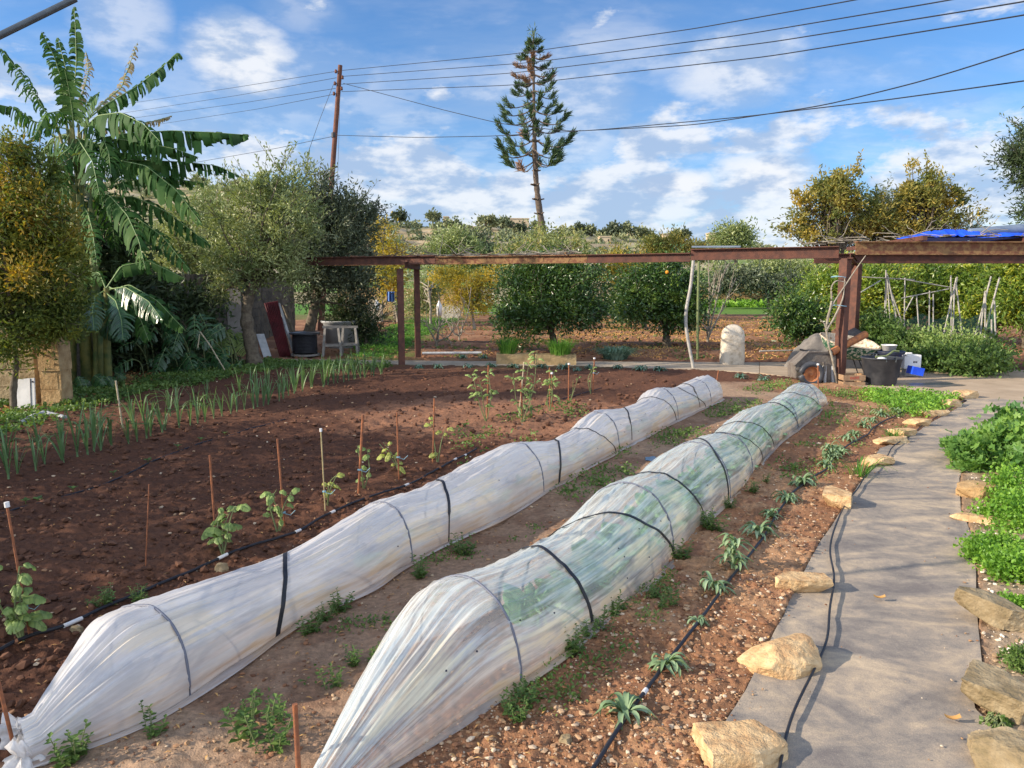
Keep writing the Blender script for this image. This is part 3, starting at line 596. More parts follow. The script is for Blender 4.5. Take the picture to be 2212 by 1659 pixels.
# ================================================================ row covers
def arclen(p): return np.concatenate([[0], np.cumsum(np.linalg.norm(np.diff(p, axis=0), axis=1))])
def resample(p, n, k=3):
    p = np.asarray(p, float); s = arclen(p); t = np.linspace(0, s[-1], n); q = np.stack([np.interp(t, s, p[:, i]) for i in range(p.shape[1])], -1)
    for _ in range(k):
        w = max(3, n // 40) | 1; pad = np.pad(q, ((w // 2, w // 2), (0, 0)), 'edge'); 
        qq = np.stack([np.convolve(pad[:, i], np.ones(w) / w, 'valid') for i in range(p.shape[1])], -1); qq[0] = q[0]; qq[-1] = q[-1]; q = qq
    return q
class Cover:
    def __init__(s, hem, sil, asp, n=460, smax=.6, wmul=None):
        H_ = np.array([P(*h) for h in hem]); s.q = resample(H_, n); t = np.gradient(s.q, axis=0); t[:, 2] = 0; t /= np.linalg.norm(t, axis=1)[:, None]
        for _ in range(3):
            w = 15; pad = np.pad(t, ((7, 7), (0, 0)), 'edge'); t = np.stack([np.convolve(pad[:, i], np.ones(w) / w, 'valid') for i in range(3)], -1)
        t /= np.linalg.norm(t, axis=1)[:, None]; s.t = t; s.nn = np.stack([-t[:, 1], t[:, 0], 0 * t[:, 0]], -1); s.s = arclen(s.q)
        su = np.array([a[0] for a in sil]); sv = np.array([a[1] for a in sil]); th = np.linspace(0, pi, 25); w = np.zeros(n); sn = s.s / s.s[-1]
        A = np.interp(sn, *asp)
        for i in range(n):
            lo, hi = .02, smax
            for _ in range(18):
                m = (lo + hi) / 2; pts = s.q[i] + s.nn[i] * (m / 2) * (1 - np.cos(th))[:, None] + np.array([0, 0, 1.]) * (m * A[i] * np.sin(th))[:, None]
                u, v = proj(pts); out = (v < np.interp(u, su, sv)).any() or (u < su[0] - 1).any()
                if out: hi = m
                else: lo = m
            w[i] = lo
        for _ in range(2):
            k = 7; w = np.convolve(np.pad(w, (3, 3), 'edge'), np.ones(k) / k, 'valid')
        s.w = w; s.A = A; s.n = n
        print('cover w', np.round(w[::30], 2), 'len', round(s.s[-1], 2))
    def surf(s, i, th, off=0.0):
        """i: fractional station index array, th: angle array (0 = right hem)"""
        i = np.clip(i, 0, s.n - 1); k = np.minimum(i.astype(int), s.n - 2); fr = (i - k)[..., None]
        L = lambda a: a[k] * (1 - fr) + a[k + 1] * fr
        q = L(s.q); nn = L(s.nn); w = (s.w[k] * (1 - fr[..., 0]) + s.w[k + 1] * fr[..., 0]); h = w * s.A[k]
        sn = np.sin(th); hh = (h * np.clip(sn, 0, 1) ** .82 + off * sn)[..., None]
        return q + nn * ((w / 2) * (1 - np.cos(th) * (1 + off / np.maximum(w / 2, .02))))[..., None] + np.array([0, 0, 1.]) * hh
    def lift(s, i, th):
        a = np.clip(np.round(i).astype(int), 0, s.n - 1); b = np.clip(np.round(th / pi * (s.D.shape[1] - 1)).astype(int), 0, s.D.shape[1] - 1); m = np.full(a.shape, -1.0)
        for da in (-1, 0, 1):
            for db in (-2, -1, 0, 1, 2): m = np.maximum(m, s.D[np.clip(a + da, 0, s.n - 1), np.clip(b + db, 0, s.D.shape[1] - 1)])
        return np.convolve(np.pad(m, 1, 'edge'), [.25, .5, .25], 'valid')
    def find(s, u, v):
        I, T = np.meshgrid(np.arange(0, s.n), np.linspace(0, pi * .75, 90), indexing='ij'); p = s.surf(I.astype(float), T)
        a, b = proj(p); d = (a - u) ** 2 + (b - v) ** 2; k = np.unravel_index(np.argmin(d), d.shape); return float(I[k]), float(T[k])
def film(c, parent, m, seed, closed_far=True):
    n = c.n; nt_ = 130; I, T = np.meshgrid(np.arange(n, dtype=float), np.linspace(-.0, pi, nt_), indexing='ij')
    Pn = c.surf(I, T); sn = c.s[:, None] + 0 * T; arc = T / pi
    amp = (.010 + .016 * sstep(-sn, -1.3, -.5)) * np.sin(T) ** .5 * np.clip(c.w[:, None] / .4, .3, 1)
    d = (1 - np.abs(2 * vn(sn * .8, arc * 22 + 2 * vn(sn * .7, arc * 2, seed), seed) - 1)) ** 2 * amp + .5 * amp * (vn(sn * 1.4, arc * 50, seed + 5) - .5) + .014 * np.sin(T) * (fbm(sn * 2.2, arc * 4, 2, seed + 9) - .5)
    cr = (1 - np.abs(2 * vn(sn * .55 + 2.2 * arc, arc * 15 + .6 * sn, seed + 21) - 1)) ** 7 * .012 + (1 - np.abs(2 * vn(sn * .55 - 2.0 * arc, arc * 17 - .5 * sn, seed + 31) - 1)) ** 8 * .009 + (1 - np.abs(2 * vn(sn * 5 + arc * 2, arc * 5, seed + 41) - 1)) ** 6 * .004
    d = d + cr * np.sin(T) ** .6 * (.5 + .9 * vn(sn * .8, arc * 2, seed + 51))
    c.D = d; ctr = c.q + c.nn * (c.w / 2)[:, None]; N = Pn - ctr[:, None]; N /= np.linalg.norm(N, axis=-1)[..., None] + 1e-6
    Pn = Pn + N * d[..., None]; Pn[..., 2] = np.maximum(Pn[..., 2], .004)
    # small skirt lying on the soil on the right
    gz_ = .012 + .02 * vn(c.s * 4, c.s * 0, seed)
    sk = [Pn[:, 0] - c.nn * (.022 + .03 * vn(c.s * 3, c.s * 0, seed + 2))[:, None] + np.array([0, 0, 1.]) * (gz_ * .4)[:, None], Pn[:, 0] - c.nn * .012 + np.array([0, 0, 1.]) * gz_[:, None]]
    A = np.concatenate([np.stack(sk, 1), Pn], 1); av = np.concatenate([np.full((n, 1), -.06), np.full((n, 1), -.03), arc], 1)
    uv = np.stack([np.repeat(c.s[:, None], nt_ + 2, 1), av], -1)
    mb = MB(); mb.grid(A, uv=uv)
    if closed_far:
        e = A[-1]; cc = ctr[-1] + c.t[-1] * .07; rows = [e + (cc - e) * k + c.t[-1] * .05 * math.sin(k * pi) for k in (0, .35, .7, 1)]
        rows = [np.c_[r[:, :2], np.maximum(r[:, 2] * (1 - .6 * k), .003)] for r, k in zip(rows, (0, .35, .7, 1))]
        mb.grid(np.stack(rows), uv=np.stack([np.stack([np.full(nt_ + 2, c.s[-1] + k * .1), av[-1]], -1) for k in (0, 1, 2, 3)]))
    return mb.build('film', m, parent, smooth=True)
def ribbon(c, pts, wd, off, name, m, parent, thin_after=None, full=True):
    st = [c.find(*p) for p in pts]; st.sort(key=lambda a: a[1]); i = np.array([a[0] for a in st]); t = np.array([a[1] for a in st])
    if full:
        k = (i[-1] - i[0]) / max(.3, t[-1] - t[0]) if len(i) > 1 else 0
        t = np.append(t, pi - .02); i = np.append(i, i[-1] + k * .35 * (t[-1] - t[-2])); 
        if t[0] > .15: i = np.insert(i, 0, i[0]); t = np.insert(t, 0, .0)
    tq = np.linspace(t[0], t[-1], 40); iq = np.interp(tq, t, i); iq = np.convolve(np.pad(iq, 2, 'edge'), np.ones(5) / 5, 'valid')
    off = off + c.lift(iq, tq) - .006; ctr = c.surf(iq, tq, off); k = np.clip(iq, 0, c.n - 1).astype(int); tv = c.t[k]
    hw = np.full(40, wd / 2)
    if thin_after: hw = np.where(tq < thin_after, .004, hw)
    a = ctr - tv * hw[:, None]; b = ctr + tv * hw[:, None]; lo = c.surf(iq, tq, off - .004)
    mb = MB(); mb.grid(np.stack([a - (ctr - lo), a, b, b - (ctr - lo)], 1)); return mb.build(name, m, parent, smooth=False)
SIL1 = [(20, 1635), (51, 1583), (102, 1501), (163, 1420), (199, 1363), (212, 1346), (230, 1333), (281, 1316), (383, 1284), (553, 1226), (623, 1199), (703, 1154), (778, 1109), (828, 1081), (853, 1076), (903, 1064), (950, 1041), (1028, 996), (1080, 966), (1106, 958), (1140, 956), (1191, 956), (1215, 942), (1231, 934), (1261, 904), (1296, 887), (1343, 886), (1378, 873), (1386, 854), (1411, 840), (1458, 839), (1486, 826), (1506, 817), (1525, 812), (1545, 815), (1556, 836), (1563, 862)]
SIL2 = [(560, 1860), (686, 1659), (732, 1575), (770, 1504), (821, 1420), (859, 1351), (885, 1317), (911, 1282), (931, 1261), (950, 1252), (987, 1247), (1038, 1236), (1106, 1206), (1186, 1169), (1226, 1134), (1281, 1079), (1318, 1049), (1343, 1038), (1386, 1026), (1406, 1006), (1448, 976), (1481, 958), (1543, 940), (1556, 929), (1581, 909), (1606, 891), (1659, 873), (1679, 861), (1694, 849), (1709, 836), (1737, 825), (1764, 841), (1784, 860), (1789, 876)]
c1 = Cover(HEM1, SIL1, ([0, .12, .3, 1], [.7, .86, .86, .80]))
c2 = Cover(HEM2, SIL2, ([0, .15, .3, 1], [.55, .66, .72, .72]), smax=.75)
t1 = thing('row_cover', 'long low tunnel of whitish plastic film knotted at a rusty stake, left of the two', 'row cover', P(400, 1500), 'film tunnels over the vegetable rows')
t2 = thing('row_cover', 'wider clear film tunnel with green crop showing through, right of the two', 'row cover', P(1106, 1486), 'film tunnels over the vegetable rows')
film(c1, t1, M['film_a'], 3); film(c2, t2, M['film_b'], 13)
hm = mat('inner_hoop', (.14, .15, .19), None, 5, .5)
def hoop(c, u, v, parent, tpe='hoop', r=.006):
    i, th = c.find(u, v); T = np.linspace(0.02, pi - .02, 26); p = c.surf(np.full(26, i), T, c.lift(np.full(26, i), T) - .002); mb = MB(); mb.tube(p, r, 6); return mb.build(tpe, hm, parent, smooth=True)
for u, v in [(385, 1400), (880, 1150), (1165, 1000), (1330, 930), (1460, 870), (1530, 840)]: hoop(c1, u, v, t1)
for u, v in [(1090, 1330), (1430, 1100), (1615, 975), (1560, 1000), (1710, 880), (1765, 860)]: hoop(c2, u, v, t2)
for k, (pts, w_, th_) in enumerate([([(623, 1200), (612, 1300), (597, 1392)], .03, None), ([(951, 1042), (966, 1110), (966, 1175)], .026, .5), ([(1192, 957), (1208, 1000), (1205, 1045)], .03, None),
                  ([(1256, 929), (1297, 945), (1332, 976)], .012, None), ([(1345, 887), (1358, 910), (1363, 950)], .028, .6), ([(1409, 861), (1440, 870), (1462, 911)], .012, None),
                  ([(1463, 842), (1492, 855), (1528, 882)], .014, None), ([(1485, 831), (1502, 852), (1512, 880)], .026, .7)]):
    ribbon(c1, pts, w_, .010, 'strap', M['black'], t1, th_)
for k, (pts, w_, th_) in enumerate([([(1130, 1190), (1223, 1236), (1277, 1340)], .022, None), ([(1213, 1146), (1326, 1113), (1381, 1131), (1458, 1206)], .024, None), ([(1421, 1025), (1470, 1050), (1516, 1101), (1522, 1120)], .02, .35),
                  ([(1496, 959), (1540, 980), (1573, 1081)], .026, None), ([(1588, 941), (1620, 955), (1648, 990)], .014, .6), ([(1606, 914), (1640, 920), (1659, 940), (1672, 965)], .016, None),
                  ([(1671, 873), (1700, 885), (1720, 913), (1725, 925)], .03, .5), ([(1731, 857), (1755, 862), (1771, 889)], .016, None)]):
    ribbon(c2, pts, w_, .010, 'strap', M['black'], t2, th_)
# punched holes: dark dots on the lower film
for c, T_, n_ in ((c1, t1, 14), (c2, t2, 34)):
    for k in range(n_):
        mb = MB(); i = rng.uniform(25, 420); th = rng.uniform(.25, .8); p = c.surf(np.array([i]), np.array([th]), .014)[0]; N = c.surf(np.array([i]), np.array([th]), .03)[0] - p; N /= np.linalg.norm(N)
        mb.lathe(p, [(0, 0), (.0045, 0), (.004, -.003)], 8, axis=N); mb.build('punched_hole', M['black_ink'], T_)
# knotted end of the left film
kp = P(30, 1628); mb = MB()
a = np.linspace(0, 2 * pi, 40); prof = [(.020, .10), (.035, .085), (.028, .055), (.018, .045), (.045, .03), (.065, .006), (.07, -.005)]
V = []
for r, z in prof:
    k = 1 + .28 * np.sin(a * 5 + z * 40) + .12 * np.sin(a * 11 + z * 90); V.append(np.stack([r * k * np.cos(a) + .01 * np.sin(z * 50), r * k * np.sin(a), z + .008 * np.sin(a * 7)], -1))
V = np.stack(V); V[:, -1] = V[:, 0]; mb.grid(V + P(52, 1655)); 
V2 = V.copy(); V2 = V2 @ np.array([[.3, 0, .9], [0, 1, 0], [-.9, 0, .3]]).T * .85; mb.grid(V2 + P(22, 1600) + [0, 0, .035])
mb.build('knot', M['bag'], t1, smooth=True)
# ================================================================ stones beside the path
def rock_mesh(L, Wd, Hh, seed, rough=.10, lean=.0, cut=True):
    n = 13; r = np.random.default_rng(seed); V = []; F = []
    import itertools
    lin = np.linspace(-1, 1, n)
    mb = MB()
    for ax in range(3):
        for sg in (-1, 1):
            a, b = np.meshgrid(lin, lin, indexing='ij'); c = np.full_like(a, sg)
            P_ = np.stack([c, a, b] if ax == 0 else ([b, c, a] if ax == 1 else [a, b, c]), -1)
            if sg < 0: P_ = P_[:, ::-1]
            V.append(P_)
    pl = [(r.normal(size=3), r.uniform(.72, 1.08)) for _ in range(9)]
    out = []
    for Q in V:
        q = Q.copy(); nrm = np.linalg.norm(q, axis=-1, keepdims=True); q = q * (.90 + .10 / nrm * 1.2)
        for d, o in pl:
            d = d / np.linalg.norm(d); d = d * np.array([1, 1, .8]); k = q @ d; ex = np.maximum(k - o * .98, 0); q = q - ex[..., None] * d
        h = fbm(q[..., 0] * 2.1 + q[..., 2] * 1.7 + seed, q[..., 1] * 2.3 - q[..., 2] * 1.3, 4, seed % 50) - .5
        h2 = fbm(q[..., 0] * 7 + q[..., 2] * 5 + seed, q[..., 1] * 7 - q[..., 2] * 6, 3, seed % 40) - .5
        q = q * (1 + rough * 2.2 * h[..., None] + rough * .8 * h2[..., None]); q[..., 0] += lean * q[..., 2]
        out.append(q * np.array([L / 2, Wd / 2, Hh / 2]))
    for q in out: mb.grid(q)
    return mb
def stone(u, v, L, Wd, Hh, yaw, label, m='lime', seed=1, rough=.07, lean=0., tilt=0., group='stones weighing down the fabric path', name='stone'):
    c = P(u, v); mb = rock_mesh(L, Wd, Hh, seed, rough, lean); V = np.vstack(mb.V)
    ct, s_ = cos(tilt), sin(tilt); R1 = np.array([[ct, 0, s_], [0, 1, 0], [-s_, 0, ct]]); a = yaw; R2 = np.array([[cos(a), -sin(a), 0], [sin(a), cos(a), 0], [0, 0, 1]])
    V = V @ R1.T @ R2.T; V[:, 2] -= V[:, 2].min() + .012; k = 0
    for i in range(len(mb.V)): n = len(mb.V[i]); mb.V[i] = V[k:k + n] + c; k += n
    return tag(mb.build(name, M[m], loc=c), label, 'stone', group)
stone(1600, 1632, .30, .24, .10, .1, 'large flat pale stone at the bottom edge on the left border of the fabric path', 'lime_warm', 3)
stone(1690, 1440, .31, .24, .12, .5, 'big square golden block with a split corner left of the path beside the black hose', 'lime_warm', 11, .06)
stone(1728, 1275, .29, .16, .095, .12, 'low smooth-topped slab left of the path, third from the bottom of the photo', 'lime_warm', 5, .05)
stone(1808, 1090, .20, .28, .12, -.45, 'pointed yellow wedge-shaped stone standing alone by the hose', 'lime_warm', 8, .07)
stone(1890, 1004, .26, .20, .09, .3, 'rough triangular stone between grass tufts at the left path edge', 'lime_warm', 21)
stone(1925, 958, .38, .20, .075, .45, 'flat long stone tucked in front of another at the path edge', 'lime_warm', 23)
stone(1952, 941, .28, .20, .09, .5, 'stone tucked right behind the flat long one at the path edge', 'lime_warm', 25)
stone(1982, 921, .27, .20, .10, .4, 'small squarish stone in the far half of the left border row', 'lime_warm', 27)
stone(2019, 900, .40, .16, .09, .35, 'long narrow orange-sided stone in the far left border row', 'lime_warm', 29)
stone(2055, 879, .32, .18, .10, .4, 'second farthest stone on the left border of the path', 'lime_warm', 33)
stone(2074, 860, .42, .24, .12, .3, 'farthest pale flat-topped stone, where the path meets the yard', 'lime_warm', 35)
stone(2112, 1075, .30, .21, .12, -.45, 'chunky square stone right of the path below the mallow', 'lime', 41, .06)
stone(2117, 1132, .36, .10, .07, -.62, 'narrow brick-like stone lying askew right of the path', 'lime_warm', 43, .04)
stone(2150, 1352, .36, .17, .11, -.62, 'mossy slanting slab right of the path beside bright green herbs', 'lime_moss', 47, .06, tilt=.22)
stone(2165, 1535, .27, .22, .12, -.7, 'brown mossy boulder with a ridge on the right edge of the path', 'lime_moss', 49, .07, tilt=.1)
stone(2185, 1665, .24, .20, .11, -.4, 'rounded brown stone in the bottom right corner of the photo', 'lime_moss', 53, .08)
stone(2200, 905, .22, .20, .12, .3, 'small golden stone at the right edge beyond the mallow', 'lime', 55)
stone(2200, 1480, .06, .05, .045, .3, 'smooth round orange pebble beside the brown mossy boulder', 'lime_warm', 57, .03, group=None)
stone(1506, 1593, .045, .04, .035, .3, 'small pale lump between the rosette plants and the path', 'lime_warm', 59, .1, group='loose small stones')
stone(478, 1232, .07, .055, .05, .7, 'ochre stone lying at the pipe end below the big eggplant', 'lime_moss', 61, .08, group='loose small stones')
stone(168, 1366, .06, .04, .04, .3, 'brown stone propping the white pipe end at bottom left', 'lime_moss', 63, .06, group='loose small stones')
stone(1222, 1045 + 560, .05, .04, .035, .2, 'rounded brown stone beside the clear tunnel hem near the bottom', 'lime_moss', 65, .06, group='loose small stones')
# ================================================================ hoses
def hose(name, pts, r, m, label, cat='hose', lift=.6, world=False, smooth_k=2, z=None):
    p = np.array([G(*q) if not world else q for q in pts], float)
    if z is not None: p[:, 2] = z
    q = resample(p, max(30, len(pts) * 12), smooth_k)
    if not world and z is None: q[:, 2] = gzat(q[:, 0], q[:, 1]) * (~inpoly(q[:, 0], q[:, 1], FAB)) + .022 * inpoly(q[:, 0], q[:, 1], FAB) + r * lift + .004
    q[:, 2] = np.convolve(np.pad(q[:, 2], 5, 'edge'), np.ones(11) / 11, 'valid') + (.004 if lift > 0 else 0)
    mb = MB(); mb.tube(q, r, 8); return tag(mb.build(name, M[m], smooth=True), label, cat), q
def px(l): return [P(*a)[:2] for a in l]
pipe, pq = hose('drip_pipe', [(-40, 1440), (0, 1415), (60, 1385), (140, 1362), (240, 1310), (300, 1290), (400, 1245), (480, 1212), (560, 1180), (650, 1150), (703, 1120), (790, 1080), (870, 1055), (920, 1030), (980, 1000), (1030, 975)], .009, 'black', 'thick black drip pipe with white joints along the eggplant row', 'pipe', lift=1.2)
def joint(parent, pq, u, v, L=.07, r=.0105):
    uu, vv = proj(pq); i = int(np.argmin((uu - u) ** 2 + (vv - v) ** 2)); i = min(max(i, 1), len(pq) - 2); t = pq[i + 1] - pq[i - 1]; t /= np.linalg.norm(t)
    mb = MB(); mb.tube([pq[i] - t * L / 2, pq[i] + t * L / 2], r, 10); mb.build('joint', M['white_pl'], parent, smooth=True)
for u, v, L in [(160, 1353, .10), (488, 1209, .07), (648, 1152, .05), (723, 1112, .05), (882, 1053, .06), (985, 996, .05), (1005, 986, .04)]: joint(pipe, pq, u, v, L)
hose('drip_pipe', [(-30, 1128), (40, 1105), (110, 1088), (160, 1068), (215, 1047), (290, 1018), (325, 1002), (380, 982), (460, 955), (530, 930), (615, 905)], .007, 'black', 'thin half-buried black drip line through the bare soil with tiny seedlings', 'pipe', lift=-.1)
pr, rq = hose('drip_pipe', [(1270, 1690), (1295, 1655), (1340, 1580), (1390, 1510), (1440, 1440), (1500, 1368), (1560, 1285), (1615, 1220), (1650, 1175), (1675, 1120), (1715, 1070), (1759, 1036), (1789, 1018), (1799, 994), (1834, 964), (1874, 944), (1884, 929), (1909, 914), (1934, 904), (1956, 889)], .0085, 'black', 'black drip pipe winding along the grey-green rosettes right of the tunnels', 'pipe', lift=1.2)
joint(pr, rq, 1402, 1498, .035)
hose('hose', [(1675, 1720), (1690, 1644), (1695, 1606), (1702, 1575), (1720, 1537), (1746, 1486), (1769, 1440), (1789, 1399), (1792, 1374), (1787, 1345), (1799, 1287), (1805, 1248), (1796, 1234), (1790, 1201), (1799, 1159), (1819, 1109), (1834, 1086), (1856, 1061), (1864, 1041), (1884, 1021), (1919, 991), (1924, 974), (1946, 959), (1976, 936), (2004, 914), (2049, 889), (2079, 869), (2119, 857), (2160, 850), (2212, 845), (2400, 838)], .006, 'black', 'long thin black hose snaking along the left side of the fabric path')
# pepper row cord and white pipes in the orchard
hose('drip_pipe', [(1085, 898), (1120, 893), (1160, 880), (1200, 868), (1260, 850), (1300, 838)], .006, 'black', 'short black drip line among the yellowing pepper plants', 'pipe')
hose('drip_pipe', [(1000, 742), (1100, 744), (1160, 746)], .012, 'black', 'thin dark pipe on the orchard soil left of the first orange tree', 'pipe')
mb = MB(); a, b = P(912, 768), P(1040, 767); mb.tube([a + [0, 0, .05], b + [0, 0, .05]], .035, 8); tag(mb.build('pipe', M['greywhite'], smooth=True), 'pale grey pipe lying on soil right of the left rusty posts', 'pipe')
mb = MB(); a, b = P(1742, 788), P(1655, 768); mb.tube([P(1640, 770) + [0, 0, .12], P(1742, 769) + [0, 0, .14]], .02, 6); tag(mb.build('pipe', M['grey_cane'], smooth=True), 'thin pale pipe lying behind the wheeled machine', 'pipe')
mb = MB(); mb.tube([P(938, 690) + [0, 0, .3], P(1120, 688) + [0, 0, .3]], .022, 5); tag(mb.build('pipe', M['greywhite'], loc=P(938, 690)), 'thin white irrigation pipe stretched behind the yellow tree', 'pipe')
# ================================================================ stakes
def stake(top, base, d, r, m, label, cap=False, twine=None, cat='stake', name='stake', embed=.04):
    b = P(*base) if d is None else W(base[0], base[1], d); d_ = b[1]; t = W(top[0], top[1], d_)
    dirv = (b - t) / np.linalg.norm(b - t); b2 = b + dirv * embed
    th = thing(name, label, cat, b, 'stakes in the vegetable beds'); mb = MB(); n = 12; tt = np.linspace(0, 1, n)[:, None]; pts = t * (1 - tt) + b2 * tt; mb.tube(pts, r, 7); mb.build('rod', M[m], th, smooth=True)
    if cap: mb = MB(); mb.tube([t - dirv * .012, t + dirv * .012], r * 1.9, 8); mb.build('cap', M['white_pl'], th, smooth=True)
    if twine is not None:
        p = t * (1 - twine) + b * twine; mb = MB(); a = np.linspace(0, 4 * pi, 30); mb.tube(np.stack([p[0] + (r + .006) * np.cos(a), p[1] + (r + .006) * np.sin(a), p[2] + a * .001], -1), .0025, 4)
        mb.tube([p, p + [.05, -.01, -.01], p + [.08, .0, .02]], .002, 4); mb.build('twine', M['blue_str'], th)
    return th
stake((15, 1090), (66, 1382), None, .006, 'rust_stake', 'rusty stake with a grey cap among weeds at the far left', True, .75)
stake((-6, 1462), (32, 1620), None, .007, 'rust_stake', 'rusty stake the film knot is tied to, bottom left corner')
stake((453, 983), (466, 1165), None, .007, 'rust_stake', 'rusty stake behind the largest leafy eggplant')
stake((599, 948), (615, 1141), None, .007, 'rust_stake', 'rusty stake with blue twine, second eggplant from the left', False, .83)
stake((693, 929), (703, 1110), None, .005, 'drystem', 'thin pale stake with a white cap and blue twine', True, .74)
stake((784, 896), (774, 1072), None, .010, 'rust_stake', 'thickest orange stake, leaning slightly right at its top', False, .68)
stake((857, 891), (862, 1039), None, .007, 'rust_stake', 'rusty stake right of the thickest one, with drooping eggplant', False, .66)
stake((938, 861), (935, 1005), None, .007, 'rust_stake', 'rusty stake with two-tiered eggplant nearest the pepper plants')
stake((637, 1521), (646, 1690), None, .009, 'rust_stake', 'short brown stake between the two tunnels at the bottom edge', False)
stake((322, 1046), (314, 1236), None, .0035, 'rust_stake', 'very thin dark rod in the bare soil left of the eggplants')
stake((250, 822), (265, 924), None, .010, 'cane', 'pale bamboo cane standing in the leek row', name='cane')
stake((1055, 789), (1052, 906), None, .009, 'rust_stake', 'stake of the leftmost pepper plant')
stake((1132, 782), (1121, 900), None, .008, 'cane', 'pale slanting cane behind the tallest pepper plant')
stake((1125, 826), (1128, 905), None, .009, 'rust_stake', 'short rusty stake hidden in the tallest pepper plant')
stake((1187, 794), (1188, 880), None, .009, 'rust_stake', 'taller one of two rusty stakes standing close together')
stake((1192, 806), (1193, 882), None, .009, 'rust_stake', 'shorter capped one of two rusty stakes close together', True)
stake((1229, 786), (1228, 868), None, .009, 'rust_stake', 'rusty stake with a white tip at the leafless pepper stump', True)
stake((1284, 774), (1281, 846), None, .009, 'rust_stake', 'rightmost rusty stake of the pepper row with a pale string', True, .45)
stake((1767, 787), (1768, 864), None, .010, 'rust_stake', 'small rusty rod in front of the machine wheel by the tunnel end', True)
stake((1552, 800), (1548, 826), None, .010, 'rust_stake', 'tiny stub of a stake at the far end of the left tunnel')
# ================================================================ pergola
PL, PR = P(868, 789), P(1812, 828)
def H_at(p, z): q = np.array(p, float).copy(); q[2] = z; return q
pg = thing('pergola', 'rusty steel pergola frame on four posts across the garden, vines on top', 'pergola', PR)
def ibeam(a, b, h, w, m, nm, parent, tw=.014, tf=.016):
    a = np.array(a, float); b = np.array(b, float); d = (b - a) / np.linalg.norm(b - a); up = np.array([0, 0, 1.]) if abs(d[2]) < .9 else np.array([0, 1., 0]); x = np.cross(d, up); x /= np.linalg.norm(x); z = np.cross(x, d)
    mb = MB(); mb.bar(a, b, tw, h - 2 * tf - .002); mb.bar(a + z * (h / 2 - tf / 2), b + z * (h / 2 - tf / 2), w, tf); mb.bar(a - z * (h / 2 - tf / 2), b - z * (h / 2 - tf / 2), w, tf); return mb.build(nm, M[m], parent)
def post(base, top_z, w, m='rust', tl=(0, 0)):
    b = np.array(base, float); mb = MB(); t = H_at(b, top_z) + [tl[0], tl[1], 0]; b = H_at(b, -.05)
    for s in (-1, 1): mb.bar(b + [0, s * (w / 2 - .005), 0], t + [0, s * (w / 2 - .005), 0], w, .01) if False else None
    d = (t - b); 
    mb.box((b + t) / 2 + [0, 0, 0], (.010, w - .022, d[2]), R=None); mb.box((b + t) / 2 + [0, -(w / 2 - .005), 0], (w * .95, .010, d[2])); mb.box((b + t) / 2 + [0, (w / 2 - .005), 0], (w * .95, .010, d[2]))
    o = mb.build('post', M[m], pg); o.matrix_parent_inverse = Matrix.Identity(4); return o
def boxpost(base, top_z, w, m='rust', yaw=.5):
    b = H_at(base, -.05); t = H_at(base, top_z); mb = MB(); mb.box((b + t) / 2, (w, w, top_z + .05), rz=yaw); return mb.build('post', M[m], pg)
FL = P(903, 774)
boxpost(PL, 1.96, .125, yaw=.25); boxpost(FL, 1.98, .12, 'rust', .25)
boxpost(PR, 2.07, .14, yaw=.62); FR = PR + np.array([1.68, 3.35, 0]); boxpost(FR, 2.07, .15, yaw=.6)
dirL = (PR - PL) / np.linalg.norm(PR - PL)
zt = 2.14
def alongF(u, z, off=0.):   # point on the front line at photo column u, at height z
    k = (u - 1106) / f / cp; A = PL; D_ = PR - PL
    # solve x = y*t with t from column (small pitch correction ignored for y)
    t_ = (u - 1106) / f; yc = lambda y: y * cp + (CH - z) * sp
    s_ = 0.
    for _ in range(30): y = A[1] + s_ * D_[1]; s_ = (t_ * yc(y) - A[0]) / D_[0]
    p = A + D_ * s_; p = p.copy(); p[2] = z; p[1] += off; return p
ibeam(alongF(600, 2.13), alongF(941, 2.13), .17, .12, 'rust', 'beam', pg)
ibeam(alongF(942, 2.115), alongF(1268, 2.115), .155, .11, 'rust_light', 'beam', pg)
ibeam(alongF(1269, 2.115), alongF(1491, 2.12), .155, .11, 'rust', 'beam', pg)
ibeam(alongF(1492, 2.165), alongF(1812, 2.175), .195, .13, 'rust', 'beam', pg)
ibeam(alongF(1200, 2.14) + [0, 1.45, 0], alongF(600, 2.14) + [0, 1.5, 0], .13, .10, 'rust_light', 'beam', pg)
ibeam(H_at(PL, 2.035) + [.12, -.15, 0], H_at(FL, 2.035) + [.05, .2, 0], .13, .10, 'rust', 'cross_beam', pg)
A = H_at(PR, 2.235) + [.13, -.05, 0]; ibeam(A, A + [6.5, .12, 0], .215, .14, 'rust_light', 'beam', pg)
B = H_at(FR, 2.18) + [-.9, 0, 0]; ibeam(B, B + [7.5, .12, 0], .20, .14, 'rust', 'beam', pg)
ibeam(H_at(PR, 2.11) + [.02, -.12, 0], H_at(FR, 2.11) + [0, .1, 0], .09, .09, 'rust', 'cross_beam', pg)
for dx in (1.15, 3.05, 4.9): mb = MB(); p = H_at(PR, 2.39) + [dx, -.25, 0]; mb.bar(p, p + [.5, 4.0, 0], .07, .075); mb.build('rafter', M['rust'], pg)
p = alongF(1495, 2.30); mb = MB(); mb.bar(p, alongF(1600, 2.29), .10, .03); mb.build('flat_bar', M['bluegrey'], pg)
for k, (u, rr) in enumerate([(980, 0), (1040, 0), (1100, 0), (1160, 0), (1220, 0), (900, 0), (760, 0), (830, 0)]):
    p = alongF(u, 2.22); mb = MB(); mb.bar(p + [0, -.1, 0], p + [.5, 1.6, .02], .025, .025); mb.build('rod', M['rust_light'], pg)
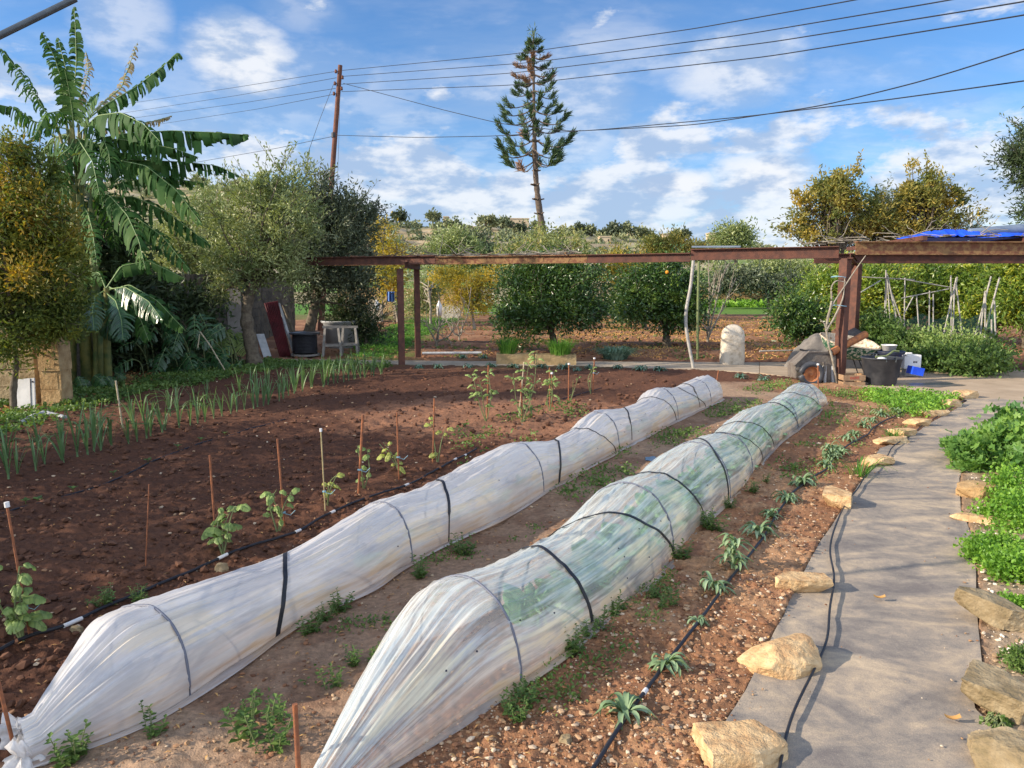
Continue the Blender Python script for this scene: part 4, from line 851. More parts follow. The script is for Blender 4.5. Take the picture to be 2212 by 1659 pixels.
# vines on top of the pergola
def vinemat(name, label, pts_fn, n, L, thick=.006, up=.2, m='drystem', leaves=0):
    mb = MB(); base = None; r = random.Random(name + label)
    for k in range(n):
        p = pts_fn(r); base = p if base is None else base; q = [p]; d = np.array([r.gauss(0, 1), r.gauss(0, .6), r.gauss(0, .15) + up]); d /= np.linalg.norm(d)
        for j in range(6): d = d + np.array([r.gauss(0, .3), r.gauss(0, .3), r.gauss(0, .15) - .03]); d /= np.linalg.norm(d); q.append(q[-1] + d * L / 6)
        q = np.array(q); q[:, 2] = np.maximum(q[:, 2], p[2]); mb.tube(q, np.linspace(thick, thick * .4, 7), 4, cap=False)
    return tag(mb.build(name, M[m], loc=base), label, 'vine')
vinemat('vine', 'dry tangled vine over the middle of the rusty beam', lambda r: alongF(r.uniform(945, 1260), 2.21 + r.uniform(0, .03)) + np.array([0, r.uniform(0, 1.4), 0]), 110, .5, .009, .0, 'bark_pale')
vinemat('vine', 'bare vine twigs piled on the right-hand pergola roof', lambda r: H_at(PR, 2.45) + np.array([r.uniform(.3, 3.2), r.uniform(0, 3), 0]), 90, .5, .009, .06, 'bark_pale')
vinemat('vine', 'dark net of thin stems above the left end of the pergola', lambda r: alongF(r.uniform(800, 960), 2.22) + np.array([0, r.uniform(0, 1.6), 0]), 60, .9, .006, .10, 'bark')
# vine stems climbing the right post
th = thing('vine', 'twisting bare vine climbing the right rusty post with blue ties', 'vine', P(1808, 832)); 
def pxcurve(l, d): return np.array([W(u, v, d + (dd[0] if dd else 0)) for u, v, *dd in l])
for l in ([(1808, 838), (1800, 780), (1788, 740), (1784, 705), (1790, 670), (1810, 640), (1830, 610), (1850, 580), (1870, 552)], [(1786, 700), (1797, 650), (1795, 620), (1805, 605), (1828, 610)], [(1784, 715), (1800, 690), (1815, 660), (1822, 640), (1825, 600)], [(1790, 740), (1782, 700), (1772, 690)]):
    mb = MB(); mb.tube(resample(pxcurve(l, 12.7), 30, 2), np.linspace(.022, .008, 30), 6); mb.build('stem', M['bark_pale'], th, smooth=True)
for v in (598, 660):
    c_ = W(1812, v, PR[1]); mb = MB(); a = np.linspace(0, 2 * pi, 24); mb.tube(np.stack([c_[0] + .12 * np.cos(a), c_[1] + .12 * np.sin(a), c_[2] + .01 * np.sin(a * 2)], -1), .006, 5); mb.build('tie', M['blue_str'], th)
# two crooked props holding the pergola
def propole(name, pts, d, r, m, label):
    p = resample(pxcurve(pts, d), 30, 2); p[-1, 2] = -.03; mb = MB(); mb.tube(p, r, 8); return tag(mb.build(name, M[m], smooth=True, loc=p[-1]), label, 'pole')
propole('pole', [(1498, 562), (1492, 620), (1482, 668), (1481, 700), (1487, 740), (1498, 795)], P(1498, 795)[1], .032, 'grey_cane', 'crooked pale pole propping up the middle of the beam')
propole('pole', [(1510, 564), (1508, 640), (1507, 700), (1507, 779)], P(1507, 779)[1], .028, 'gstem', 'straight greenish pole just right of the crooked one')
# tarps on the roof
def tarp(name, c, sx, sy, h, m, label, seed, yaw=0, cat='tarp'):
    a, b = np.meshgrid(np.linspace(-1, 1, 60), np.linspace(-1, 1, 30), indexing='ij'); z = h * (.15 + fbm(a * 1.6 + seed, b * 1.6, 3, seed) ** 1.0) * (1 - .85 * np.maximum(np.abs(a), np.abs(b)) ** 4) + h * .25 * (1 - np.abs(2 * vn(a * 4, b * 3 + a, seed) - 1)) ** 2
    z[:, :] = np.maximum(z, .004); V = np.stack([a * sx / 2, b * sy / 2, z], -1); mb = MB(); mb.grid(V + c); W2 = V.copy(); W2[..., 2] = 0; mb.grid(W2[:, ::-1] + c); return tag(mb.build(name, M[m], smooth=True, loc=c), label, cat)
tarp('tarp', H_at(PR, 2.43) + [2.15, 1.0, 0], 1.15, 1.2, .15, 'blue', 'crumpled bright blue tarpaulin on the pergola roof', 4)
tarp('tarp', H_at(PR, 2.43) + [3.35, 1.0, 0], 1.15, 1.4, .10, 'blue', 'blue sheet under the grey roll at the right edge of the roof', 9)
mb = MB(); c_ = H_at(PR, 2.62) + [3.6, 1.2, 0]; mb.tube([c_ + [-.9, 0, -.05], c_, c_ + [1.2, 0, .02]], [.07, .10, .11], 14); tag(mb.build('roll', M['bluegrey'], smooth=True), 'grey-blue rolled sheet lying on the blue sheet', 'roll')
# ================================================================ yard things
def lathe_thing(name, label, cat, c, prof, m, part, n=40, inner=True, rim=None, group=None):
    th = thing(name, label, cat, c, group); mb = MB(); mb.lathe(c, prof, n); mb.build(part, M[m], th, smooth=True)
    if rim: mb = MB(); a = np.linspace(0, 2 * pi, n + 1); mb.tube(np.stack([c[0] + rim[0] * np.cos(a), c[1] + rim[0] * np.sin(a), np.full(n + 1, c[2] + rim[1])], -1), rim[2], 8, cap=False); mb.build('rim', M[m], th, smooth=True)
    return th
tc_ = P(1919, 836) + [0, .28, .008]
tub = lathe_thing('tub', 'big black plastic tub with rope handles on the concrete yard', 'tub', tc_, [(0, .0), (.22, 0), (.235, .02), (.31, .43), (.318, .435), (.318, .445), (.302, .445), (.225, .03), (0, .03)], 'black_tub', 'bucket', rim=(.315, .44, .013))
for s in (-1, 1): mb = MB(); cx = tc_ + [.0 + s * .0, s * -.322, .42]; mb.tube([cx + [-.075, 0, -.02], cx + [-.08, -.01 * s, .06], cx + [.08, -.01 * s, .06], cx + [.075, 0, -.02]], .009, 6); mb.build('handle', M['grey_metal'], tub)
mb = MB(); mb.lathe(tc_ + [-.05, -.1, .43], [(0, .035), (.04, .03), (.07, .012), (.075, 0), (0, 0)], 14); tag(mb.build('rag', M['white_pl'], smooth=True, loc=tc_ + [-.05, -.1, .43]), 'white rag lying over the rim of the black tub', 'rag')
mb = MB(); q = tc_ + [.02, .05, .45]; mb.tube([q + [-.1, 0, 0], q + [.08, .02, .01], q + [.16, .05, .05], q + [.24, .1, .09], q + [.34, .12, .08]], [.016, .016, .016, .018, .02], 8); tag(mb.build('tool', M['gstem'], smooth=True, loc=q), 'green-handled tool lying across the black tub', 'tool')
bc = P(1931, 818) + [0, .2, .008]
bn_ = lathe_thing('bin', 'dark navy round bin with a basin on its lid, behind the black tub', 'bin', bc, [(0, 0), (.17, 0), (.20, .40), (.24, .42), (.245, .45), (.225, .46), (.22, .43), (.19, .40), (0, .38)], 'navy_bin', 'bucket', rim=(.242, .455, .014))
for s in (-1, 1): mb = MB(); cx = bc + [s * .25, 0, .40]; mb.tube([cx + [0, -.06, 0], cx + [s * .04, -.05, -.02], cx + [s * .04, .05, -.02], cx + [0, .06, 0]], .009, 6); mb.build('handle', M['greywhite'], bn_)
lathe_thing('basin', 'shallow white basin standing on the dark navy bin', 'basin', bc + [-.02, 0, .47], [(0, 0), (.105, 0), (.125, .10), (.13, .10), (.12, .095), (.10, .012), (0, .012)], 'white_pl', 'bowl', rim=(.127, .10, .007))
jc = P(1966, 813) + [.05, .1, .008]; jt = thing('container', 'white plastic container with dark print beside the black tub', 'container', jc); mb = MB()
for i in range(3): pass
mb.box(jc + [0, 0, .25], (.30, .16, .26), rz=-.1); mb.box(jc + [-.05, 0, .40], (.12, .05, .035), rz=-.1); b_ = mb.build('body', M['white_pl'], jt)
bv = b_.modifiers.new('bevel', 'BEVEL'); bv.width = .02; bv.segments = 3
mb = MB(); 
for i, w_ in enumerate((.018, .012, .018, .02)): mb.box(jc + [.03 + i * .024 - .02, -.0845 - (.03 + i * .024 - .02) * .1 * -1 * 0 - .0, .25], (w_, .004, .035), rz=-.1)
mb.build('print', M['black_ink'], jt)
mb = MB(); mb.box(jc + [0, .0, .06], (.24, .14, .12)); mb.build('base', M['grey_cane'], jt)
kc = P(1972, 816) + [.02, 0, .008]; kt = thing('crate', 'bright blue plastic crate tipped beside the white container', 'crate', kc); mb = MB(); R_ = np.array([[cos(.2), 0, sin(.2)], [0, 1, 0], [-sin(.2), 0, cos(.2)]])
for c_, s_ in (((0, -.1, .08), (.20, .012, .14)), ((0, .1, .08), (.20, .012, .14)), ((-.094, 0, .08), (.012, .188, .14)), ((.094, 0, .08), (.012, .188, .14)), ((0, 0, .016), (.176, .188, .012))): mb.box(kc + R_ @ np.array(c_) + [0, 0, .04], s_, R=R_)
mb.build('box', M['blue'], kt)
# wooden crates
def crate(c, yaw, label, m, L=.36, Wd=.30, Hh=.17, text=None, tray=False):
    th = thing('crate', label, 'crate', c, 'wooden produce crates'); R = np.array([[cos(yaw), -sin(yaw), 0], [sin(yaw), cos(yaw), 0], [0, 0, 1]])
    def bx(p, s_): mb = MB(); mb.box(c + R @ np.array(p), s_, R=R); return mb
    hs = [(.085, .10)] if not tray else [(.04, .06)]
    for s in (-1, 1):
        for z0, hh in ([(.028, .05), (.122, .085)] if not tray else [(.05, .08)]):
            bx((0, s * (Wd / 2), z0), (L, .01, hh)).build('slat', M[m], th); bx((s * (L / 2 - .012), 0, z0), (.014, Wd - .012, hh)).build('slat', M[m], th)
        for s2 in (-1, 1): bx((s * (L / 2 - .035), s2 * (Wd / 2 - .02), Hh / 2 - .005), (.03, .026, Hh - .01)).build('corner_post', M[m], th)
    bx((0, 0, .008), (L - .05, Wd - .03, .01)).build('bottom', M[m], th)
    if text:
        cu = bpy.data.curves.new('lettering', 'FONT'); cu.body = text; cu.size = .075; cu.extrude = .0008; cu.align_x = 'CENTER'; cu.align_y = 'CENTER'
        to = bpy.data.objects.new('lettering', cu); COL.objects.link(to); to.parent = th; to.location = tuple(R @ np.array((0, -Wd / 2 - .0075, .122))); to.rotation_euler = (pi / 2, 0, yaw); cu.materials.append(M['red_ink']); dg = bpy.context.evaluated_depsgraph_get(); me_ = bpy.data.meshes.new_from_object(to.evaluated_get(dg)); t2_ = bpy.data.objects.new('lettering', me_); COL.objects.link(t2_); t2_.parent = th; t2_.location = to.location; t2_.rotation_euler = to.rotation_euler; bpy.data.objects.remove(to)
    return th
crate(P(1843, 833) + [0, .12, .008], .0, 'slatted wooden crate with red letters at the foot of the right post', 'wood_crate', text='ουVI')
crate(P(1868, 826) + [0, .35, .008], .1, 'low orange-brown wooden tray behind the crate with red letters', 'wood_orange', .30, .30, .10, tray=True)
# wheelbarrow, tipped green tray
wb = thing('wheelbarrow', 'old green wheelbarrow with chipped paint and flaked cream rim', 'wheelbarrow', P(1850, 822) + [.1, .75, .008]); w0 = np.array(wb.location)
def trayP(a, b):   # a 0..1 along, b around
    return None
n1_, n2_ = 28, 14
A_, B_ = np.meshgrid(np.linspace(0, 2 * pi, n1_ + 1), np.linspace(0, 1, n2_), indexing='ij')
rx = .10 + .42 * B_ ** .5; ry = .08 + .24 * B_ ** .5; se = lambda t, p: np.sign(t) * np.abs(t) ** p
Vt = np.stack([rx * se(np.cos(A_), .6), ry * se(np.sin(A_), .6), .0 + .30 * B_ ** 1.3], -1)
Rt = Matrix.Rotation(-.0, 3, 'X') @ Matrix.Rotation(.17, 3, 'Y'); Rt = np.array(Rt) @ np.array(Matrix.Rotation(-.28, 3, 'X')) ; Rt = np.array(Matrix.Rotation(.28 * 2, 3, 'X')) @ Rt
mb = MB(); mb.grid(Vt @ Rt.T + w0 + [0, 0, .34]); tr_ = mb.build('tray', M['green_paint'], wb, smooth=True)
so_ = tr_.modifiers.new('thick', 'SOLIDIFY'); so_.thickness = .006
mb = MB(); rimp = Vt[:, -1] @ Rt.T + w0 + [0, 0, .34]; rim_in = (Vt[:, -1] * [.90, .86, 1]) @ Rt.T + w0 + [0, 0, .352]
mb.tube(rimp, .014, 6, cap=False); mb.build('rim', M['rim_cream'], tr_, smooth=True)
mb = MB(); mb.grid(((Vt * [.96, .95, 1]) + [0, 0, .012]) @ Rt.T + w0 + [0, 0, .34]); mb.build('lining', M['rim_cream'], tr_, smooth=True)
for s in (-1, 1):
    mb = MB(); mb.tube([w0 + [-.75, s * .20, .45], w0 + [-.2, s * .18, .34], w0 + [.3, s * .10, .28], w0 + [.55, s * .05, .19]], .016, 7); mb.build('frame', M['black'], wb, smooth=True)
    mb = MB(); mb.tube([w0 + [-.25, s * .18, .34], w0 + [-.18, s * .2, .0]], .014, 6); mb.build('leg', M['black'], wb); mb = MB(); mb.tube([w0 + [.2, s * .12, .3], w0 + [.33, s * .15, .0]], .010, 6); mb.build('strut', M['black'], wb)
wc = w0 + [.55, 0, .19]; mb = MB(); a = np.linspace(0, 2 * pi, 25); mb.tube(np.stack([wc[0] + .15 * np.cos(a), np.full(25, wc[1]), wc[2] + .15 * np.sin(a)], -1), .035, 8, cap=False); wh = mb.build('wheel', M['black'], wb, smooth=True)
mb = MB(); mb.tube([wc + [0, -.03, 0], wc + [0, .03, 0]], .10, 16); mb.build('rim', M['rust_orange'], wh)
# rusty pipe over a grey sheet
mb = MB(); a_, b_ = W(1795, 762, 12.75), W(1870, 722, 13.0); mb.tube([a_, b_], .062, 18, cap=False); mb.tube([a_ + [.0, 0, 0], b_], .056, 18, cap=False); tag(mb.build('rusty_pipe', M['rust_orange'], smooth=True, loc=a_), 'thick rusty brown pipe slanting up behind the right post', 'pipe')
# the draped heap behind: sheet over a bin-like heap
def drape(name, c, sx, sy, sz, m, label, seed, cat='sheet', rz=0):
    a, b = np.meshgrid(np.linspace(0, 2 * pi, 60), np.linspace(0, 1, 26), indexing='ij'); r = (1 - b) ** .45; z = 1 - (1 - b) ** 1.6
    k = 1 + .16 * (fbm(np.cos(a) * 2 + seed, np.sin(a) * 2 + b * 2, 3, seed) - .5) * 2 + .07 * np.sin(a * 9 + seed) * (1 - b); V = np.stack([sx * r * k * np.cos(a), sy * r * k * np.sin(a), sz * z * (.72 + .45 * fbm(np.cos(a) * 1.6 + 5, np.sin(a) * 1.6 + b, 3, seed + 1) + .10 * (1 - np.abs(2 * vn(a * 2.2, b * 4 + a, seed + 4) - 1)) ** 3)], -1)
    V[-1] = V[0]; mb = MB(); mb.grid(V + c); return tag(mb.build(name, M[m], smooth=True, loc=c), label, cat)
drape('sheet', P(1815, 800) + [0, .6, .008], .85, .4, .62, 'cloth', 'dusty grey sheet draped over a heap behind the wheeled machine', 3)
mb = MB(); c_ = P(1880, 795) + [.0, .6, 0]; mb.tube([c_ + [-.3, 0, .55], c_ + [-.1, .0, .62], c_ + [.05, .02, .55], c_ + [.1, .0, .3], c_ + [.12, 0, .0]], [.10, .15, .16, .15, .14], 12); tag(mb.build('pipe_bend', M['black'], smooth=True, loc=c_), 'black bent sleeve at the mouth of the rusty pipe', 'pipe')
# the wheeled machine
mc = P(1760, 830) + [.02, .18, .0]
mt = thing('trailer', 'cement-crusted little cart with rusty orange wheel hub, left of the right post', 'cart', mc)
prof = [(-.32, 0.08), (-.33, .33), (-.12, .52), (.34, .50), (.36, .38), (.36, .0), (.22, .0), (.20, .16), (.02, .16), (-.06, .08)]
mb = MB(); n = len(prof); Vp = [(mc[0] + a, mc[1] - .10, mc[2] + b) for a, b in prof] + [(mc[0] + a, mc[1] + .28, mc[2] + b) for a, b in prof]
me = bpy.data.meshes.new('body'); me.from_pydata([tuple(np.array(v) - mc) for v in Vp], [], [list(range(n))[::-1], list(range(n, 2 * n))] + [[i, (i + 1) % n, (i + 1) % n + n, i + n] for i in range(n)]); me.materials.append(M['concrete_old']); bo = bpy.data.objects.new('body', me); COL.objects.link(bo); bo.parent = mt
bv = bo.modifiers.new('bevel', 'BEVEL'); bv.width = .02; bv.segments = 2
mb = MB(); mb.tube([mc + [-.36, -.115, .30], mc + [-.12, -.115, .54], mc + [.34, -.115, .52]], .016, 6); mb.build('edge_bar', M['concrete_old'], mt)
mb = MB(); mb.box(mc + [-.26, -.12, .25], (.16, .03, .05)); mb.build('bracket', M['concrete_old'], mt)
def wheelat(c, R_, r_, parent, ax=(0, 1, 0), spokes=True):
    mb = MB(); a = np.linspace(0, 2 * pi, 37); k = 1 + .012 * np.sin(a * 18); mb.tube(np.stack([c[0] + R_ * k * np.cos(a), np.full(37, c[1]), c[2] + R_ * k * np.sin(a)], -1), r_, 10, cap=False); w = mb.build('wheel', M['black_tub'], parent, smooth=True)
    mb = MB(); mb.lathe(c, [(0, .01), (.03, .02), (.04, .0), (R_ * .62, -.015), (R_ * .74, .03), (R_ * .80, .035), (R_ * .80, .02)], 30, axis=(0, -1, 0)); mb.build('hub', M['rust_orange'], w, smooth=True); return w
wheelat(mc + [-.09, -.19, .17], .165, .052, mt)
mb = MB()
for i in range(9): a = -1.2 + i * .3; p = mc + [.13 + .02 * cos(a), -.13, .18 + i * .022]; mb.box(p, (.045, .03, .015), rz=.2)
mb.build('tread', M['concrete_old'], mt)
for dx in (.16, .30): mb = MB(); mb.tube([mc + [dx, -.10, .30], mc + [dx + .01, -.12, .0]], [.035, .028], 8); mb.build('leg', M['greywhite'], mt, smooth=True)
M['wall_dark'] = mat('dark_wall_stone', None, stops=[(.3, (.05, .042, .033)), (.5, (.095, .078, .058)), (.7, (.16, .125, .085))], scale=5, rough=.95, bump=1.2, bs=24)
# ================================================================ stone wall on the left
def blockwall(name, label, a, b, Hh, th_, bh, bl, seed, m='lime', jit=.012, cat='wall', top_rough=False):
    a = np.array(a, float); b = np.array(b, float); L = np.linalg.norm((b - a)[:2]); d = (b - a) / L; d[2] = 0; yaw = math.atan2(d[1], d[0]); nn_ = np.array([-d[1], d[0], 0]); r = random.Random(seed); mb = MB(); rows = int(round(Hh / bh))
    for i in range(rows):
        s = -r.uniform(0, bl) if i % 2 else 0.
        while s < L:
            l = bl * r.uniform(.75, 1.25); s0, s1 = max(s, 0), min(s + l, L); s += l
            if s1 - s0 < .06: continue
            if top_rough and i >= rows - 1 and r.random() < .3: continue
            c = a + d * (s0 + s1) / 2 + nn_ * r.uniform(-jit, jit); mb.box(c + [0, 0, (i + .5) * bh - .02], (s1 - s0 - .012, th_ + r.uniform(-jit, jit), bh - .012), rz=yaw)
    mb.box((a + b) / 2 + [0, 0, Hh / 2 - .03], (L - .02, th_ - .04, Hh - .06), rz=yaw)
    o = mb.build(name, M[m], loc=a); return tag(o, label, cat)
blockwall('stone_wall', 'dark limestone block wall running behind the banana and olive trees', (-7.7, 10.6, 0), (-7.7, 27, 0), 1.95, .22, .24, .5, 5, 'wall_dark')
blockwall('stone_pillar', 'broken end of a limestone wall behind the white panel at left', (-6.42, 10.5, 0), (-6.12, 10.5, 0), 1.12, .30, .25, .32, 8, 'lime', cat='wall')
blockwall('stone_wall', 'stone wall stub in shade under the yellowing tree at far left', (-9.2, 10.9, 0), (-6.6, 10.7, 0), 1.15, .24, .25, .5, 15, 'lime_moss')
blockwall('stone_wall', 'long grey wall across the far side of the orchard, right half', (14, 62, 0), (40, 62, 0), 1.75, .3, .35, .8, 18, 'lime')
blockwall('stone_wall', 'far orchard wall section seen between the orange trees', (2, 62, 0), (13.6, 62, 0), 1.6, .3, .35, .8, 19, 'lime_moss')
blockwall('stone_wall', 'rubble wall at the end of the grass lane behind the left posts', (-9, 40, 0), (-2.5, 40, 0), 1.5, .3, .3, .5, 20, 'lime')
blockwall('stone_pillar', 'pale block gatepost left of the grass lane', (-6.35, 34.3, 0), (-5.75, 34.3, 0), 1.0, .4, .33, .6, 21, 'lime_pale', cat='pillar')
blockwall('stone_pillar', 'pale block pillar right of the left rusty posts', (-3.3, 36, 0), (-2.4, 36, 0), .75, .4, .35, .9, 22, 'lime_pale', cat='pillar')
blockwall('stone_pillar', 'small block pier by the far wall behind the right posts', (22.2, 58, 0), (22.9, 58, 0), 1.5, .4, .4, .6, 23, 'lime', cat='pillar')
# white panel, plank, sack
pt_ = thing('panel', 'white appliance panel with dark edge strip leaning on the broken wall', 'panel', P(60, 882)); c_ = P(60, 884)
mb = MB(); Rp = np.array(Matrix.Rotation(-.08, 3, 'Y')) @ np.array(Matrix.Rotation(-.2, 3, 'X')); mb.box(c_ + Rp @ [-.02, 0, .2], (.25, .02, .42), R=Rp); mb.build('sheet', M['white_pl'], pt_)
mb = MB(); mb.box(c_ + Rp @ [.055, -.0125, .2], (.008, .006, .41), R=Rp); mb.build('strip', M['black_ink'], pt_); mb = MB(); mb.tube([c_ + Rp @ [.085, -.01, .36], c_ + Rp @ [.085, -.018, .36]], .012, 10); mb.build('knob', M['black_ink'], pt_)
mb = MB(); a_, b_ = P(128, 868) + [0, 0, -.02], W(84, 742, 10.75); mb.bar(a_, b_, .05, .04); tag(mb.build('plank', M['bark'], loc=a_), 'dark weathered plank leaning against the broken wall', 'plank')
mb = MB(); a_, b_, e_ = P(45, 917), P(95, 900), P(140, 905); mb.tube(resample([a_ + [0, 0, .02], (a_ + b_) / 2 + [0, 0, .05], b_ + [0, 0, .06], e_ + [0, 0, .02]], 24, 2), np.array([.03, .045] * 12), 8, flat=.6); tag(mb.build('cloth', M['greywhite'], smooth=True, loc=b_), 'crumpled pale grey cloth on the soil near the white panel', 'cloth')
mb = MB(); c_ = W(506, 665, 17.2); mb.box(c_ + [0, 0, -.25], (.30, .03, 1.35), rz=.1); tag(mb.build('board', M['board'], loc=c_ + [0, 0, -.9]), 'tall grey board leaning on the wall left of the olive trunk', 'board')
mb = MB(); a_, b_ = P(578, 772) + [0, 0, 0], W(562, 722, 17.8); mb.bar(a_, b_, .18, .025); tag(mb.build('board', M['greywhite'], loc=a_), 'small pale board leaning right of the olive trunk foot', 'board')
# corrugated sheet
th = thing('corrugated_sheet', 'dark red corrugated sheet leaning between the two olive trees', 'sheet', P(615, 769)); a, b = np.meshgrid(np.linspace(0, 1, 90), np.linspace(0, 1, 8), indexing='ij')
c00, c10 = P(604, 771), P(628, 769); c01, c11 = W(570, 655, 17.9), W(600, 650, 18.1); Vs = (c00 * ((1 - a) * (1 - b))[..., None] + c10 * (a * (1 - b))[..., None] + c01 * ((1 - a) * b)[..., None] + c11 * (a * b)[..., None]); Vs[..., 1] += .025 * np.sin(a * 2 * pi * 8)
mb = MB(); mb.grid(Vs); o = mb.build('sheet', M['red_sheet'], th, smooth=True); o.modifiers.new('thick', 'SOLIDIFY').thickness = .008
for k, (u0, v0, u1, v1, m) in enumerate([(637, 748, 602, 655, 'greywhite'), (650, 742, 612, 660, 'bark'), (632, 752, 600, 670, 'greywhite')]):
    mb = MB(); mb.bar(P(u0, 768) * [1, 1, 0] + [0, .15 * k, 0], W(u1, v1, 18.3 + .1 * k), .06, .03); tag(mb.build('plank', M[m], loc=P(u0, 768)), ['broad grey plank leaning right of the red sheet', 'thin dark lath rightmost of the leaning boards', 'narrow pale batten touching the red sheet edge'][k], 'plank')
# cable spool
sc_ = P(653, 770) + [0, .25, 0]; sp_t = thing('cable_spool', 'black pipe wound on a spool standing by the second olive tree', 'spool', sc_)
mb = MB(); mb.lathe(sc_, [(0, .0), (.33, .0), (.33, .04), (0, .04)], 32); mb.build('flange', M['wood_grey'], sp_t); mb = MB(); mb.lathe(sc_, [(0, .50), (.35, .50), (.35, .54), (.10, .54), (.1, .50)], 32); mb.build('flange', M['black_tub'], sp_t)
mb = MB(); a = np.linspace(0, 2 * pi * 13, 420); mb.tube(np.stack([sc_[0] + .27 * np.cos(a), sc_[1] + .27 * np.sin(a), sc_[2] + .06 + a / a[-1] * .42], -1), .018, 6); mb.build('coil', M['black'], sp_t, smooth=True)
# white planter tub
wc_ = P(726, 757) + [0, .5, 0]; wt = lathe_thing('planter', 'large white round planter under the dark olive tree', 'planter', wc_, [(0, 0), (.33, 0), (.42, .66), (.47, .68), (.475, .72), (.44, .72), (.41, .66), (.40, .58), (0, .58)], 'greywhite', 'pot', rim=(.46, .71, .018))
mb = MB(); 
for i in range(3): mb.tube([wc_ + [.3, -.36, .2 + i * .08], wc_ + [.36, -.28, .22 + i * .1]], .01, 5)
mb.build('crack', M['black_ink'], wt)
# sawhorses
def sawhorse(c, yaw, L, Hh, label):
    th = thing('sawhorse', label, 'sawhorse', c, 'sawhorses by the white planter'); R = np.array([[cos(yaw), -sin(yaw), 0], [sin(yaw), cos(yaw), 0], [0, 0, 1]]); q = lambda *p: c + R @ np.array(p)
    mb = MB(); mb.bar(q(-L / 2, 0, Hh), q(L / 2, 0, Hh), .08, .05); mb.build('top_bar', M['wood_grey'], th)
    for s in (-1, 1):
        for s2 in (-1, 1): mb = MB(); mb.bar(q(s * (L / 2 - .06), s2 * .04, Hh - .03), q(s * L / 2, s2 * .22, -.01), .05, .03); mb.build('leg', M['wood_grey'], th)
        mb = MB(); mb.bar(q(s * (L / 2 - .025), -.155, Hh * .38), q(s * (L / 2 - .025), .155, Hh * .38), .03, .05); mb.build('brace', M['wood_grey'], th)
    for s2 in (-1, 1): mb = MB(); mb.bar(q(-L / 2, s2 * .165, Hh * .36), q(L / 2, s2 * .165, Hh * .36), .03, .05); mb.build('rail', M['wood_grey'], th)
sawhorse(P(716, 768) + [0, .1, 0], .2, .42, .66, 'weathered sawhorse standing left of its pair'); sawhorse(P(744, 766) + [.08, .25, 0], .1, .40, .64, 'weathered sawhorse overlapping its pair on the right')
# troughs
def trough(u0, u1, v, label):
    a, b = P(u0, v), P(u1, v); c = (a + b) / 2; L = b[0] - a[0] - .02; th = thing('trough', label, 'planter', c, 'stone troughs on the concrete path'); c = c + [0, .17, .0]; Hh = .215; Wd = .30; t = .05
    mb = MB()
    a_, b_ = np.meshgrid(np.linspace(-1, 1, 40), np.linspace(0, 1, 12), indexing='ij')
    for s in (-1, 1):
        y = s * (Wd / 2) + .015 * (fbm(a_ * 3, b_ * 3, 3, int(u0) % 40 + s) - .5); mb.grid((np.stack([a_ * L / 2, y, b_ * Hh + .012 * (fbm(a_ * 4, b_ * 0, 3, 5) - .5)], -1) + c)[:, ::s])
        mb.box(c + [0, s * (Wd / 2 - t / 2 - .008), Hh / 2 - .006], (L - .01, t, Hh - .012)); mb.box(c + [s * (L / 2 - t / 2), 0, Hh / 2 - .004], (t, Wd - .02, Hh))
    mb.build('basin', M['trough'], th); mb = MB(); mb.box(c + [0, 0, Hh - .06], (L - 2 * t, Wd - 2 * t - .03, .05)); mb.build('soil', M['clod'], th); return c, L
T1c = trough(1071, 1154, 787, 'left limestone trough of the pair on the path, with a grass tuft'); T2c = trough(1155, 1246, 789, 'right limestone trough of the pair on the path, with a grass tuft')
# standing stone
c_ = P(1581, 786); V = []
for z, wx, wy in [(0, .232, .2), (.12, .236, .2), (.35, .230, .2), (.6, .222, .19), (.70, .20, .17), (.78, .14, .12), (.82, .07, .06), (.83, .0, .0)]:
    a = np.linspace(0, 2 * pi, 37); V.append(np.stack([wx * se(np.cos(a), .5), wy * se(np.sin(a), .5), np.full(37, z * 1.02)], -1))
V = np.stack(V); V = np.concatenate([V[i:i + 1] * (1 - k) + V[i + 1:i + 2] * k for i in range(7) for k in (0, .33, .66)] + [V[-1:]]); V[..., 0] += .012 * (fbm(V[..., 0] * 9, V[..., 2] * 9, 3, 9) - .5); V[:, -1] = V[:, 0]; mb = MB(); mb.grid(V[:, ::-1] + c_ + [0, 0, -.02]); tag(mb.build('bollard', M['lime_pale'], smooth=True, loc=c_), 'pale round-topped stone bollard on the concrete path', 'bollard')
# ================================================================ canes and trellis
def frame_thing(name, label, cat, segs, d, r, m, part='cane', base=None):
    th = thing(name, label, cat, W(base[0], base[1], d) * [1, 1, 0] if base else [0, 0, 0])
    for s in segs:
        dd0 = s[4] if len(s) > 4 else 0; dd1 = s[5] if len(s) > 5 else dd0; mb = MB(); a_, b_ = W(s[0], s[1], d + dd0), W(s[2], s[3], d + dd1)
        if s[3] > 655: b_ = b_ + (b_ - a_) * (b_[2] / (a_[2] - b_[2]))
        mb.tube([a_, b_], [r, r * .85], 6); mb.build(part, M[m], th, smooth=True)
    return th
frame_thing('bean_trellis', 'cane tepee with crossbars nearest the rusty post in the bean bed', 'trellis', [(1914, 585, 1911, 690, 0), (1914, 583, 1915, 695, .3), (1916, 590, 1922, 680, .2), (1916, 595, 1930, 665, -.1), (1917, 595, 1944, 720, -.3), (1925, 630, 1940, 672, .2), (1856, 598, 1976, 604), (1902, 606, 1860, 631, -.1, -.6)], 16.5, .014, 'grey_cane', base=(1914, 740))
frame_thing('bean_trellis', 'low cane row with slanting top rail between the tepees', 'trellis', [(1955, 600, 1953, 710), (1980, 640, 1986, 730), (2008, 628, 2007, 725), (2016, 635, 2016, 720), (1954, 676, 1973, 640), (1948, 644, 2050, 624), (1945, 602, 2060, 622)], 16.2, .013, 'grey_cane', base=(1980, 745))
